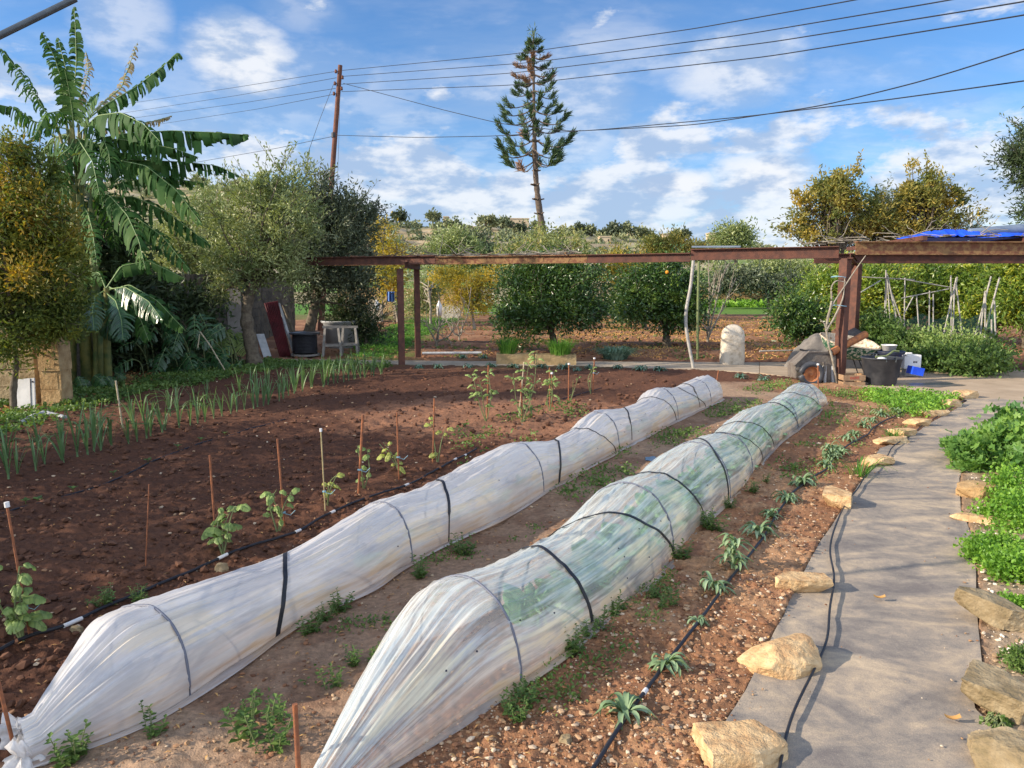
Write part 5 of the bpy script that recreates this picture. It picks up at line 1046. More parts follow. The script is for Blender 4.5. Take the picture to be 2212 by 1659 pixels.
frame_thing('bean_trellis', 'cane tepee in the middle of the bean bed', 'trellis', [(2054, 595, 2055, 710, .2), (2066, 600, 2039, 720, 0), (2062, 615, 2058, 736, -.2), (2065, 612, 2077, 712, .3), (2068, 598, 2060, 640, 0)], 15.8, .015, 'grey_cane', base=(2058, 750))
frame_thing('bean_trellis', 'dry cane tepee at the right end of the bean bed', 'trellis', [(2129, 628, 2128, 715, 0), (2128, 630, 2118, 720, .2), (2141, 597, 2116, 690, .1), (2159, 600, 2135, 690, .2), (2148, 650, 2152, 765, -.3), (2142, 690, 2143, 760, -.2)], 15.5, .017, 'grey_cane', base=(2130, 765))
# shade netting behind the canes
netm = bpy.data.materials.new('shade_net'); netm.use_nodes = True; t_ = netm.node_tree; t_.nodes.clear(); g = NG(t_); b = g.n('ShaderNodeBsdfPrincipled'); b.inputs['Base Color'].default_value = (.02, .09, .06, 1); b.inputs['Roughness'].default_value = .8; tp = g.n('ShaderNodeBsdfTransparent'); mx = g.n('ShaderNodeMixShader'); mx.inputs[0].default_value = .62; t_.links.new(tp.outputs[0], mx.inputs[1]); t_.links.new(b.outputs[0], mx.inputs[2]); o = g.n('ShaderNodeOutputMaterial'); t_.links.new(mx.outputs[0], o.inputs[0])
def net(pts, z0, z1, label):
    p = resample(np.array(pts, float), 40, 2); rows = [np.c_[p[:, :2], np.full(40, z) + .06 * np.sin(np.arange(40) * .7) * (z > .3)] for z in np.linspace(z0, z1, 8)]; mb = MB(); mb.grid(np.stack(rows, 1)); return tag(mb.build('netting', netm, smooth=True, loc=p[0] * [1, 1, 0]), label, 'netting')
net([FR + [.1, .1, 0], FR + [1.5, .5, 0], FR + [3.2, .8, 0]], .0, .95, 'green shade netting strung right from the far rusty post')
net([H_at(W(2132, 700, 15.7), 0), H_at(W(2152, 700, 15.2), 0)], 0, 1.1, 'bunched green netting hanging on the right-hand cane tepee')
# ================================================================ hanging bottles, pole, wires
def bottle(u0, v0, v1, d, wpx, label):
    th = thing('bottle', label, 'bottle', W(u0, v1, d), 'plastic bottles hung in the fruit trees'); s = 1 / f * d; Hh = (v1 - v0) * s; r = wpx * s / 2; mb = MB(); mb.lathe(W(u0, v1, d), [(0, 0), (r, 0), (r, Hh * .7), (r * .4, Hh * .9), (r * .35, Hh), (0, Hh)], 14); mb.build('body', M['white_pl'], th, smooth=True)
    mb = MB(); mb.tube([W(u0, v0, d), W(u0, v0 - 12, d)], .006, 4); mb.build('string', M['wire'], th)
bottle(949, 650, 682, 24, 11, 'clear bottle hanging just left of the right one of the left posts'.replace('left of', 'right of')); bottle(814, 648, 670, 26, 9, 'clear bottle hanging at the pale gatepost'); bottle(1466, 694 - 0, 710, 26, 7, 'small bottle hanging between the two orange trees')
bl = thing('cloth', 'blue cloth hanging beyond the left rusty post', 'cloth', W(842, 665, 30)); mb = MB(); mb.grid(np.stack([np.stack([W(u, v, 30 + .1 * sin(u)) for v in np.linspace(630, 652, 8)]) for u in np.linspace(836, 852, 12)])); mb.build('fabric', mat('blue_cloth', (.07, .14, .36), (.10, .2, .42), 8), bl)
dpole = 27.0
po = thing('utility_pole', 'leaning reddish brown wooden utility pole behind the olive trees', 'utility pole', W(716, 395, dpole) * [1, 1, 0]); pt0 = W(735, 141, dpole); pb = W(716, 395, dpole); dr = (pb - pt0) / np.linalg.norm(pb - pt0); base_ = pt0 + dr * ((pt0[2]) / -dr[2]); mb = MB(); mb.tube([base_ - [0, 0, .05], pt0], [.11, .075], 12); mb.build('shaft', M['pole_wood'], po, smooth=True)
for k, v in enumerate((155, 168, 181, 192, 203)):
    c_ = W(734 - k, v, dpole) ; mb = MB(); s = -1 if k % 2 == 0 else 1; mb.lathe(c_ + [s * .12, -.06, 0], [(0, -.07), (.035, -.06), (.05, -.02), (.03, .0), (.045, .03), (.02, .06), (0, .07)], 10); mb.tube([c_, c_ + [s * .12, -.06, 0]], .015, 5); mb.build('insulator', M['pole_wood'], po, smooth=True)
mb = MB(); mb.lathe(W(722, 292, dpole), [(.0, -.09), (.10, -.08), (.10, .08), (0, .09)], 10); mb.build('bracket', M['black'], po)
def wire(label, pts, r=.009, tension=3):
    p = np.array([W(u, v, d) for u, v, d in pts]); q = resample(p, 70, 2); mb = MB(); mb.tube(q, r, 5); return tag(mb.build('power_line', M['wire'], loc=q[0]), label, 'power line', 'overhead wires')
for lab, L_, R_ in [('topmost', [(150, 243, 60), (323, 217, 45), (520, 187, 36), (727, 154, 27)], [(740, 152, 27), (1106, 117, 21), (1500, 62, 15), (1848, 0, 11), (1960, -22, 10)]),
                    ('second', [(150, 262, 60), (313, 237, 45), (520, 205, 36), (727, 168, 27)], [(740, 165, 27), (1150, 135, 20.5), (1600, 76, 14.5), (2055, 0, 10), (2200, -28, 9)]),
                    ('third', [(150, 275, 60), (310, 252, 45), (520, 223, 36), (725, 191, 27)], [(738, 182, 27), (1106, 158, 20.5), (1660, 92, 13.5), (2212, 4, 8.8), (2400, -30, 8)]),
                    ('fourth', [(200, 290, 60), (385, 262, 45), (560, 235, 36), (725, 203, 27)], [(738, 198, 27), (1106, 184, 20.5), (1660, 122, 13.5), (2212, 33, 8.8), (2400, 0, 8)])]:
    wire(lab + ' wire running left from the utility pole', L_); wire(lab + ' of the parallel wires crossing the sky to the right', R_)
wire('wire sagging from the pole past the conifer then rising to the right edge', [(742, 180, 27), (960, 238, 23), (1085, 268, 21), (1230, 284, 19), (1500, 270, 16), (1780, 228, 12.5), (2000, 174, 10.5), (2212, 107, 9), (2350, 60, 8)])
wire('lowest nearly level wire from the pole bracket to the right edge', [(722, 292, 27), (900, 297, 24), (1065, 294, 21), (1300, 280, 18), (1600, 253, 15), (1900, 218, 12), (2212, 175, 9.5), (2400, 148, 8.5)])
wire('service wire dropping left from the pole bracket behind the olive', [(300, 372, 40), (450, 346, 35), (600, 320, 30), (722, 294, 27)])
wire('slanting guy wire left of the pole', [(722, 178, 27), (690, 260, 27.3), (648, 380, 28), (600, 520, 28.5)], .008); wire('thin wire hanging straight down beside the pole', [(734, 205, 26.8), (732, 300, 26.8), (728, 420, 26.8)], .006)
# grey metal pole entering at top left, held by an upright just outside
mt_ = thing('metal_pole', 'round grey metal pole end crossing the top left corner', 'pole', W(-260, 190, 3.2) * [1, 1, 0]); a_, b_ = W(-260, 204, 3.2), W(163, -3, 3.6); mb = MB(); mb.tube([a_, b_], .0145, 16); mb.build('tube', M['grey_metal'], mt_, smooth=True); mb = MB(); mb.tube([a_ * [1, 1, 0], a_ + [0, 0, .02]], .02, 12); mb.build('upright', M['grey_metal'], mt_, smooth=True)
# ================================================================ houses on the hill
def house(u, v, wpx, hpx, d, label, win=2, parts2=None):
    c = onhill(u, v, d * .8); d = c[1]; c[2] -= .5; top = W(u, v - hpx, d)[2]; w = wpx / f * d; th = thing('farmhouse', label, 'house', c); hh = max(1.5, top - c[2])
    mb = MB(); mb.box(c + [0, 2, hh / 2], (w, 5, hh)); wl_ = mb.build('wall', M['house'], th); mb = MB(); mb.box(c + [0, 2, hh + .12], (w + .3, 5.3, .24)); mb.build('roof', M['house'], th)
    for k in range(win): mb = MB(); mb.box(c + [(-.3 + .6 * k / max(1, win - 1)) * w, -.52, hh * .55], (w * .12, .1, hh * .3)); mb.build('window' if k else 'door', M['dark_open'], th)
house(1119, 487, 46, 14, 240, 'pinkish hilltop farmhouse left of the conifer trunk', 3); house(1307, 524, 22, 12, 170, 'small cubic field house above a long pale wall'); house(1440, 537 - 22, 18, 9, 235, 'little white house on the ridge, middle right'); house(1542, 516, 20, 12, 190, 'square stone hut with doorway on the right ridge')
house(1362, 533 - 26, 14, 7, 235, 'tiny pale house on the ridge between the dark trees'); house(963, 478 - 3, 10, 6, 230, 'tiny white building on the left part of the ridge', 1)
blockwall('field_wall', 'long pale retaining wall below the cubic field house', onhill(1272, 539) - [0, 0, .4], onhill(1272, 539) + [86 / f * onhill(1272, 539)[1], 2, -.4], 1.9, .5, .6, 2, 30, 'house')
mb = MB(); c_ = W(2100, 500, 80) * [1, 1, 0]; mb.tube([c_, W(2100, 465, 80)], .15, 8); mb.box(W(2100, 470, 80), (.9, .2, .15)); tag(mb.build('utility_pole', M['greywhite'], loc=c_), 'distant pale pole with a crossarm between tree and right edge', 'utility pole')
# ================================================================ vegetation builders
def unit(v): v = np.asarray(v, float); return v / (np.linalg.norm(v, axis=-1, keepdims=True) + 1e-9)
def crown_mesh(blobs, n, L, Wd, clus, up, ncl, seed, shoots=0, slen=.4, out_w=.6, curl=.12):
    r = np.random.default_rng(seed); C = np.array([W(u, v, d) for u, v, d, ru, rv in blobs]); R = np.array([[ru / f * d, (ru + rv) / 2 / f * d * .9, rv / f * d] for u, v, d, ru, rv in blobs])
    wgt = R[:, 0] * R[:, 2] * R[:, 1]; wgt /= wgt.sum(); b = r.choice(len(blobs), ncl, p=wgt); dirs = unit(r.normal(size=(ncl, 3))); rad = r.random(ncl) ** .42 * np.where(r.random(ncl) < .25, r.uniform(1.0, 1.28, ncl), 1.0)
    cc = C[b] + dirs * rad[:, None] * R[b] * .95; crnd = r.random(ncl); csz = clus * r.uniform(.35, 1.3, ncl)
    k = r.integers(0, ncl, n); p = cc[k] + r.normal(size=(n, 3)) * csz[k][:, None] * [1, 1, .8]; o = unit(p - C[b[k]] + .01)
    D = o * out_w + r.normal(size=(n, 3)) * .7 + [0, 0, up]; rn = np.clip(crnd[k] * .55 + r.random(n) * .45, 0, 1)
    mb = MB(); mb.leaves(p, D, L * r.uniform(.6, 1.25, n), Wd * r.uniform(.7, 1.2, n), curl, rn)
    if shoots:
        o_ = unit(cc - C[b]); i = r.choice(ncl, shoots, p=(rad ** 4) / (rad ** 4).sum()); m_ = 11; sd = unit(o_[i] * .6 + [0, 0, .75] + r.normal(size=(shoots, 3)) * .35); ln = slen * r.uniform(.5, 1.5, shoots); t = np.linspace(.1, 1, m_)
        pp = (cc[i][:, None] + sd[:, None] * (ln[:, None, None] * t[None, :, None]) + np.array([0, 0, -.15]) * (ln[:, None, None] * t[None, :, None] ** 2)).reshape(-1, 3); DD = np.repeat(sd, m_, 0) + r.normal(size=(len(pp), 3)) * .8
        mb.leaves(pp, DD, L * r.uniform(.6, 1.1, len(pp)), Wd * r.uniform(.7, 1.1, len(pp)), curl, np.clip(np.repeat(crnd[i], m_) * .5 + .5 * r.random(len(pp)), 0, 1)); mb.shoots = [(cc[i][k], cc[i][k] + sd[k] * ln[k] - [0, 0, .15 * ln[k]]) for k in range(shoots)]
    return mb, cc, C
def tree(label, cat, name, trunk, blobs, n, L, Wd, leaf, bark, r0=.12, clus=.22, up=.2, ncl=120, nl=24, seed=1, group=None, limb=.03, extra=None, out_w=.6, base_z=0., shoots=None, slen=None):
    """trunk: list of (u,v,d) px points from the ground up"""
    tp = np.array([W(*q) for q in trunk]); tp[0, 2] = min(tp[0, 2], base_z); base = tp[0].copy(); base[2] = base_z; th = thing(name, label, cat, base, group); r = np.random.default_rng(seed + 99)
    shoots = int(ncl * .6) if shoots is None else shoots; slen = min(.9, L * 4.5) if slen is None else slen
    mb, cc, C = crown_mesh(blobs, n, L, Wd, clus, up, ncl, seed, out_w=out_w, shoots=shoots, slen=slen); mb.build('crown', M[leaf], th)
    if extra:
        for q in extra: m2, _, _ = crown_mesh(q[0], q[1], L, Wd, clus, up, max(12, ncl // 3), seed + 7); m2.build('foliage', M[q[2]], th)
    tb = MB(); q = resample(tp, 24, 2); tb.tube(q, np.linspace(r0 * 1.15, r0 * .6, 24) * (1 + .08 * r.normal(size=24)), 9)
    for i in r.choice(len(cc), min(nl, len(cc)), replace=False):
        s = q[int(r.uniform(14, 23.9))]; e = cc[i]; m1 = s * .6 + e * .4 + [0, 0, .12 * np.linalg.norm(e - s)] + r.normal(size=3) * .08 * np.linalg.norm(e - s)
        pts = resample([s, m1, (m1 + e) / 2 + r.normal(size=3) * .05, e], 10, 1); tb.tube(pts, np.linspace(limb, limb * .25, 10), 5, cap=False)
    for a_, b_ in getattr(mb, 'shoots', []): tb.tube([a_, b_], [limb * .22, limb * .1], 3, cap=False)
    tb.build('trunk', M[bark], th, smooth=True); return th
# ---------------------------------------------------------------- olives
d1 = P(548, 791)[1]
tree('silvery green olive tree with forked trunk at the corner of the bed', 'olive tree', 'olive_tree', [(551, 793, d1), (545, 760, d1), (536, 710, d1), (531, 680, d1), (538, 640, d1), (560, 560, d1)],
     [(575, 480, d1, 105, 105), (520, 545, d1, 80, 85), (620, 520, d1, 70, 80), (560, 590, d1, 70, 45), (480, 480, d1 + .8, 60, 60), (600, 430, d1 + .5, 85, 55), (500, 620, d1 - .2, 30, 35), (480, 570, d1, 50, 70), (640, 570, d1, 45, 60), (470, 640, d1 + .2, 40, 35), (590, 625, d1, 50, 30)], 18000, .105, .032, 'olive', 'bark', .13, .15, .35, 150, 60, 3, group=None, shoots=200, slen=.55)
tree('darker dense olive tree behind the white planter', 'olive tree', 'olive_tree', [(665, 760, 18.8), (668, 715, 18.8), (678, 670, 18.8), (690, 600, 18.8)],
     [(735, 500, 19, 80, 90), (700, 440, 19, 55, 55), (775, 470, 19.2, 45, 65), (740, 590, 18.8, 70, 60), (680, 560, 18.5, 50, 80), (760, 640, 19, 40, 35), (650, 640, 18.8, 35, 30)], 28000, .12, .036, 'olive_dark', 'bark', .14, .22, .2, 150, 40, 5, shoots=160, slen=.6)
tree('low bushy wild olive in the gap behind the banana leaves', 'olive tree', 'bush', [(440, 740, 20), (440, 680, 20), (440, 600, 20)], [(430, 500, 20, 70, 70), (370, 530, 20, 60, 60), (470, 560, 20, 50, 70), (400, 600, 20, 60, 50), (460, 420, 21, 40, 35)], 14000, .12, .036, 'olive', 'bark', .1, .25, .2, 130, 16, 8)
# ---------------------------------------------------------------- far-left pomegranate with yellow leaves
tree('pomegranate tree at far left with orange-yellow leaves on its upper half', 'tree', 'pomegranate_tree', [(30, 890, 10.0), (28, 840, 10.0), (36, 790, 10), (30, 740, 10), (50, 640, 10)],
     [(40, 520, 10, 95, 110), (120, 600, 10.1, 65, 90), (20, 680, 10, 100, 80), (110, 700, 10.1, 60, 50), (60, 420, 10, 75, 90), (-40, 560, 9.8, 90, 140), (20, 340, 10, 45, 55), (150, 660, 10.2, 30, 60), (10, 740, 9.8, 60, 40), (95, 720, 9.9, 55, 35), (60, 690, 9.7, 60, 40)], 30000, .075, .028, 'pomo', 'bark', .04, .12, .1, 190, 40, 12, shoots=170, slen=.4,
     extra=[([(40, 430, 9.8, 75, 75), (20, 330, 9.9, 45, 50), (60, 600, 9.4, 70, 40), (150, 470, 9.9, 25, 30), (5, 520, 9.5, 30, 30), (110, 545, 9.5, 25, 25)], 3600, 'yellowleaf')])
# ---------------------------------------------------------------- banana
def big_leaf(mb, mr, path, width, nseg=30, gap=.25, droop=.5, torn=.5, r=None, N0=(0, -.8, .6), prof=1.0, rib=.012, petiole=.12, cross=3):
    p = resample(path, 60, 2); L = arclen(p)[-1]; T = unit(np.gradient(p, axis=0)); S_ = unit(np.cross(T, np.array(N0)))
    mr.tube(p, np.linspace(rib, rib * .25, 60), 5, cap=False)
    for s in (-1, 1):
        tcur = petiole
        while tcur < .995:
            ln = (1 / nseg) * r.uniform(.5, 2.2) if torn > 0 else 1 / nseg; t1 = min(tcur + ln, 1.0); tt_ = np.linspace(tcur, t1 - (ln * gap * r.uniform(.2, 1) if torn > 0 else 0), 4)
            dr = droop * r.uniform(.6, 1.5) + r.normal() * .15 * torn; w1 = width * r.uniform(1 - .35 * torn, 1.0)
            ks = np.clip(tt_ * 59, 0, 59); k0 = ks.astype(int); base = p[k0]; Tk = T[k0]; Sk = S_[k0]; tn = (tt_ - petiole) / (1 - petiole)
            wl_ = w1 * np.clip(np.sin(np.clip(tn, 0, 1) ** (.75 * prof) * pi) ** .5, .12, 1); rows = []
            jag = r.uniform(.8, 1.0, 4) if torn > 0 else np.ones(4)
            for c in range(cross + 1):
                a = c / cross; ang = dr * (.35 + .9 * a); off = (Sk * s * cos(ang) - np.array([0, 0, 1.]) * sin(ang)) * (wl_ * a * jag)[:, None] + Tk * (wl_ * a * .22)[:, None] + np.array([0, 0, .012]) * sin(a * pi)
                rows.append(base + off * (1 - .0 * a))
            mb.grid(np.stack(rows, 1), float(r.random()) * .8 + .1); tcur = t1
    return
def leaf_obj(parent, path, width, m, r, name='leaf', **kw):
    a, b = MB(), MB(); big_leaf(a, b, path, width, r=r, **kw); o = a.build(name, M[m], parent, smooth=True); b.build('midrib', M['mid'], o, smooth=True); return o
rb = np.random.default_rng(5); bd = 13.1
bp = thing('banana_plant', 'tall banana clump with torn leaves towering over the left wall', 'banana plant', P(160, 812))
for l in ([(150, 822), (152, 700), (156, 600), (160, 480), (160, 400)], [(190, 815), (182, 700), (176, 600), (172, 500), (170, 420)], [(222, 812), (213, 740), (207, 640), (200, 520), (195, 450)], [(120, 835), (116, 740), (122, 650), (135, 530), (145, 450)]):
    q = pxcurve(l, bd - .2); q[0, 2] = -.03; mb = MB(); mb.tube(resample(q, 40, 2), np.linspace(.11, .045, 40), 10); mb.build('stem', M['banana_stem'], bp, smooth=True)
BL = [([(157, 267), (160, 200), (165, 133), (163, 60), (160, 12)], 0, .16, .25, .4, 0), ([(143, 262), (146, 200), (143, 150), (124, 80)], .2, .15, .3, .3, 0), ([(150, 255), (132, 170), (118, 125), (90, 68)], -.2, .20, .4, .8, 0), ([(120, 262), (97, 240), (60, 180), (0, 103)], -.3, .22, .9, .6, 0),
      ([(150, 280), (73, 262), (37, 235), (-20, 222)], -.5, .26, 1.1, .5, 0), ([(155, 275), (130, 240), (100, 245), (72, 300)], -1.0, .26, 1.0, .25, 0), ([(190, 255), (225, 220), (262, 190), (297, 92)], .8, .17, .5, .9, 1), ([(185, 262), (230, 225), (290, 190), (350, 145), (385, 112), (396, 128)], .3, .24, .9, .5, 0),
      ([(175, 285), (210, 250), (260, 243), (310, 268), (345, 305)], -1.0, .36, 1.0, .15, 0), ([(190, 305), (260, 290), (370, 282), (460, 286), (541, 292)], .3, .34, 1.25, .4, 0), ([(190, 318), (250, 300), (320, 310), (380, 322), (430, 340)], .0, .30, 1.3, .5, 0), ([(200, 352), (280, 345), (400, 350), (470, 358), (520, 382)], .5, .26, 1.2, .6, 0),
      ([(200, 365), (250, 345), (315, 358), (380, 410), (437, 485)], -.5, .32, .9, .3, 0), ([(220, 410), (280, 390), (370, 385), (450, 397)], .8, .2, 1.2, .7, 0), ([(220, 425), (290, 425), (365, 460), (457, 532)], .3, .26, 1.1, .5, 0), ([(195, 420), (235, 420), (275, 465), (300, 520), (314, 582)], -.8, .30, .7, .4, 0),
      ([(215, 440), (280, 460), (350, 510), (411, 585)], -.2, .28, .9, .5, 0), ([(175, 440), (190, 460), (200, 500), (210, 575)], -.9, .22, .6, .6, 0), ([(160, 300), (140, 290), (110, 300), (85, 340), (75, 400)], .3, .3, .9, .4, 0), ([(170, 290), (190, 270), (215, 280), (235, 330), (240, 380)], -.4, .36, .8, .2, 0),
      ([(165, 300), (175, 330), (150, 350), (120, 420)], .6, .3, .8, .5, 0), ([(180, 300), (230, 320), (290, 340), (330, 400)], .9, .3, .9, .5, 0), ([(155, 265), (180, 200), (192, 150), (185, 110)], .5, .14, .7, .9, 1), ([(170, 270), (150, 220), (135, 160), (100, 130)], .8, .16, .7, .8, 0),
      ([(190, 290), (250, 275), (330, 262), (372, 250)], 1.2, .14, 1.0, .9, 1)]
pm = MB()
for k_, (pts, *_r) in enumerate(BL):
    u0, v0 = pts[0]; src = [(160, 420), (171, 440), (196, 465), (146, 465)][0 if u0 < 150 else (2 if v0 > 340 else 1)]
    if v0 < 400: pm.tube(resample([W(src[0] + rb.normal() * 4, src[1] + 20, bd - .2), W((src[0] * .6 + u0 * .4), (src[1] + v0) / 2, bd), W(u0, v0, bd)], 12, 1), np.linspace(.035, .018, 12), 6, cap=False)
pm.build('petiole', M['banana_stem'], bp, smooth=True)
for pts, dd, w_, dr, torn, dry in BL + [([(160, 300), (150, 320), (120, 345), (100, 400)], -.6, .34, .6, .2, 0), ([(165, 295), (175, 310), (200, 350), (215, 420)], -.7, .32, .6, .4, 0), ([(150, 290), (130, 330), (130, 380), (140, 440)], -.4, .30, .5, .4, 0), ([(175, 300), (210, 310), (250, 350), (275, 420)], -.3, .34, .8, .5, 0), ([(160, 275), (155, 230), (148, 190), (140, 150)], -.3, .30, .3, .1, 0), ([(165, 275), (178, 240), (195, 215), (215, 200)], -.2, .26, .5, .3, 0), ([(200, 340), (260, 330), (330, 345), (400, 380)], .5, .32, 1.1, .4, 0), ([(185, 380), (210, 400), (240, 460), (250, 540)], .4, .30, .6, .5, 0), ([(140, 400), (150, 420), (160, 480), (150, 560)], .3, .28, .5, .5, 0)]:
    q = pxcurve(pts, bd); k = np.linspace(0, 1, len(q)); q = np.array([W(u, v, bd + dd * t) for (u, v), t in zip(pts, k)]); leaf_obj(bp, q, w_ * 1.05, 'banana_dry' if dry else 'banana', rb, droop=dr, torn=max(torn, .15), gap=.15 + .45 * torn, nseg=int(24 + 26 * torn))
bp2 = thing('banana_plant', 'younger low banana plant with broad dark leaves under the tall clump', 'banana plant', P(232, 800))
for l, r_ in (([(232, 805), (231, 740), (231, 680), (230, 622)], .07), ([(205, 808), (206, 760), (208, 720)], .05)): q = pxcurve(l, 12.6); q[0, 2] = -.03; mb = MB(); mb.tube(resample(q, 24, 2), np.linspace(r_, r_ * .6, 24), 10); mb.build('stem', M['banana_stem'], bp2, smooth=True)
for pts, dd, w_, dr, torn in [([(230, 622), (262, 575), (320, 563), (400, 602)], .2, .22, 1.0, .2), ([(232, 628), (280, 615), (340, 650), (402, 716)], -.4, .24, .9, .4), ([(235, 625), (270, 620), (320, 650), (352, 692)], -.8, .24, .8, 0), ([(226, 628), (205, 640), (200, 670), (203, 714)], -.8, .22, .5, 0), ([(228, 632), (250, 650), (262, 690), (266, 735)], -.9, .26, .5, 0),
                          ([(236, 620), (275, 640), (300, 680), (322, 738)], -.6, .24, .6, .5), ([(228, 622), (215, 590), (190, 585), (170, 620)], .3, .24, .9, .1), ([(208, 720), (230, 700), (260, 720), (272, 730)], -.5, .16, .6, 0)]:
    q = np.array([W(u, v, 12.6 + dd * t) for (u, v), t in zip(pts, np.linspace(0, 1, len(pts)))]); leaf_obj(bp2, q, w_, 'banana' if torn else 'monst', rb, droop=dr, torn=torn, gap=.25, nseg=22 if torn else 30)
# taro-like broad leaves at the foot
tp_ = thing('elephant_ear', 'clump of broad heart-shaped leaves at the foot of the banana', 'plant', P(180, 838))
for (u, v, sz, an) in [(150, 800, .30, -2.6), (168, 815, .32, -.9), (190, 822, .28, -2.0), (205, 812, .30, -.4), (232, 815, .26, -.7), (250, 806, .25, -.2), (140, 790, .24, 2.7), (178, 842, .22, -.3), (195, 846, .20, -2.7)]:
    b_ = W(u, v, 12.2 + rb.uniform(-.3, .3)); dv_ = np.array([cos(an) * .8, -.45, sin(an) * .5 - .25]); q = np.array([b_ - dv_ * sz * .05, b_, b_ + dv_ * sz * .5 + [0, 0, .02], b_ + dv_ * sz]); o = leaf_obj(tp_, q, sz * .42, 'monst', rb, droop=.3, torn=0, gap=0, nseg=24, prof=.7, petiole=.02, rib=.006)
    mb = MB(); g0 = b_ * [1, 1, 0] + [0, .1, 0]; mb.tube([g0, (g0 + b_) / 2 + [.02, .03, .02], b_], .009, 5); mb.build('stalk', M['banana_stem'], tp_, smooth=True)
# monstera mass
mo = thing('monstera', 'dense monstera with deeply cut dark leaves along the shaded wall', 'plant', P(400, 808)); mo2 = thing('monstera', 'bright lime-green pair of monstera leaves beside the olive trunk', 'plant', P(505, 785))
for i in range(46):
    t = rb.random(); u = 290 + 215 * t + rb.normal() * 12; v = rb.uniform(655, 800); 
    if v < 690 and u > 440: continue
    d_ = 13.6 + 1.2 * t + (800 - v) * .004 + rb.normal() * .2; sz = rb.uniform(.34, .58); an = rb.uniform(-2.6, -.5); b_ = W(u, v, d_); dv_ = unit([cos(an), -.5, sin(an) * .7]); q = np.array([b_ - dv_ * sz * .03, b_, b_ + dv_ * sz * .5 + [0, 0, .03], b_ + dv_ * sz])
    leaf_obj(mo, q, sz * .42, 'monst', rb, droop=.35, torn=.45, gap=.75, nseg=9, prof=.8, petiole=.04, rib=.006)
    mb = MB(); g0 = b_ * [1, 1, 0] + [rb.normal() * .1, .35, 0]; mb.tube(resample([g0, (g0 + b_) / 2 + [0, .1, .1], b_], 8, 1), .011, 5); mb.build('stalk', M['gstem'], mo, smooth=True)
for (u, v, sz, an) in [(497, 712, .62, -1.7), (512, 720, .55, -1.1), (480, 735, .45, -2.2)]:
    b_ = W(u, v, 15.9); dv_ = unit([cos(an), -.4, sin(an) * .8]); q = np.array([b_ - dv_ * .02, b_, b_ + dv_ * sz * .5 + [0, 0, .04], b_ + dv_ * sz]); leaf_obj(mo2, q, sz * .5, 'eggpl', rb, droop=.3, torn=.2, gap=.4, nseg=16, prof=.7, petiole=.02, rib=.006)
    mb = MB(); mb.tube([b_ * [1, 1, 0] + [0, .2, 0], b_], .012, 5); mb.build('stalk', M['gstem'], mo2, smooth=True)
mb = MB()
for u0, v0, u1, v1 in ((432, 716, 427, 752), (432, 716, 458, 752), (456, 750, 486, 800)): mb.tube([W(u0, v0, 14.2), W(u1, v1, 14.1)], .012, 5)
tag(mb.build('dead_stalks', M['cane'], loc=W(432, 716, 14.2) * [1, 1, 0]), 'pale dead stalks poking through the monstera', 'plant')
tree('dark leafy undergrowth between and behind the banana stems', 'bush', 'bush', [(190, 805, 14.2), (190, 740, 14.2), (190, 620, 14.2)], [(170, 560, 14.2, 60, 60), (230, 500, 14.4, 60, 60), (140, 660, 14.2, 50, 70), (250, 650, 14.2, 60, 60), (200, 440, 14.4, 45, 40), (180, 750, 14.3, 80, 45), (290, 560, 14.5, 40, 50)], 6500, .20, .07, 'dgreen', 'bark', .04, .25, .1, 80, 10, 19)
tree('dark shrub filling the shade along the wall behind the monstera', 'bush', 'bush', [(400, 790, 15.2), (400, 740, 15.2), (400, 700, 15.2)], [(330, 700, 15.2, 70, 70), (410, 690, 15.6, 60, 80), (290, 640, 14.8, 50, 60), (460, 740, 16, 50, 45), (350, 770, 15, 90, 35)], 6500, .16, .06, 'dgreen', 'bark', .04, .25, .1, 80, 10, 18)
# ---------------------------------------------------------------- pine
dp = 38.0
pi_t = thing('conifer', 'tall thin leaning conifer with upswept tiers against the sky', 'conifer', W(1180, 545, dp) * [1, 1, 0]); rp = np.random.default_rng(3)
tk = np.array([W(1205, 682, dp), W(1185, 560, dp), W(1172, 500, dp), W(1162, 430, dp), W(1157, 380, dp), W(1155, 330, dp), W(1153, 200, dp), W(1152, 72, dp)]); tk[0, 2] = -.05; q = resample(tk, 80, 2); mb = MB(); mb.tube(q, np.linspace(.24, .025, 80) * (1 + .06 * rp.normal(size=80)), 9)
for k in range(60): i = 22 + 4 * (k % 9); a = rp.uniform(0, 2 * pi); mb.tube([q[i], q[i] + np.array([cos(a), sin(a), .25]) * .30], [.05, .03], 5)
mb.build('trunk', M['bark_pine'], pi_t, smooth=True)
ax = lambda v: np.array([np.interp(v, [72, 200, 330, 380], [1152, 1153, 1155, 1157])])[0]
vs = []; v = 348.
while v > 84: vs.append(v); v -= 12 + 12 * (v / 350)
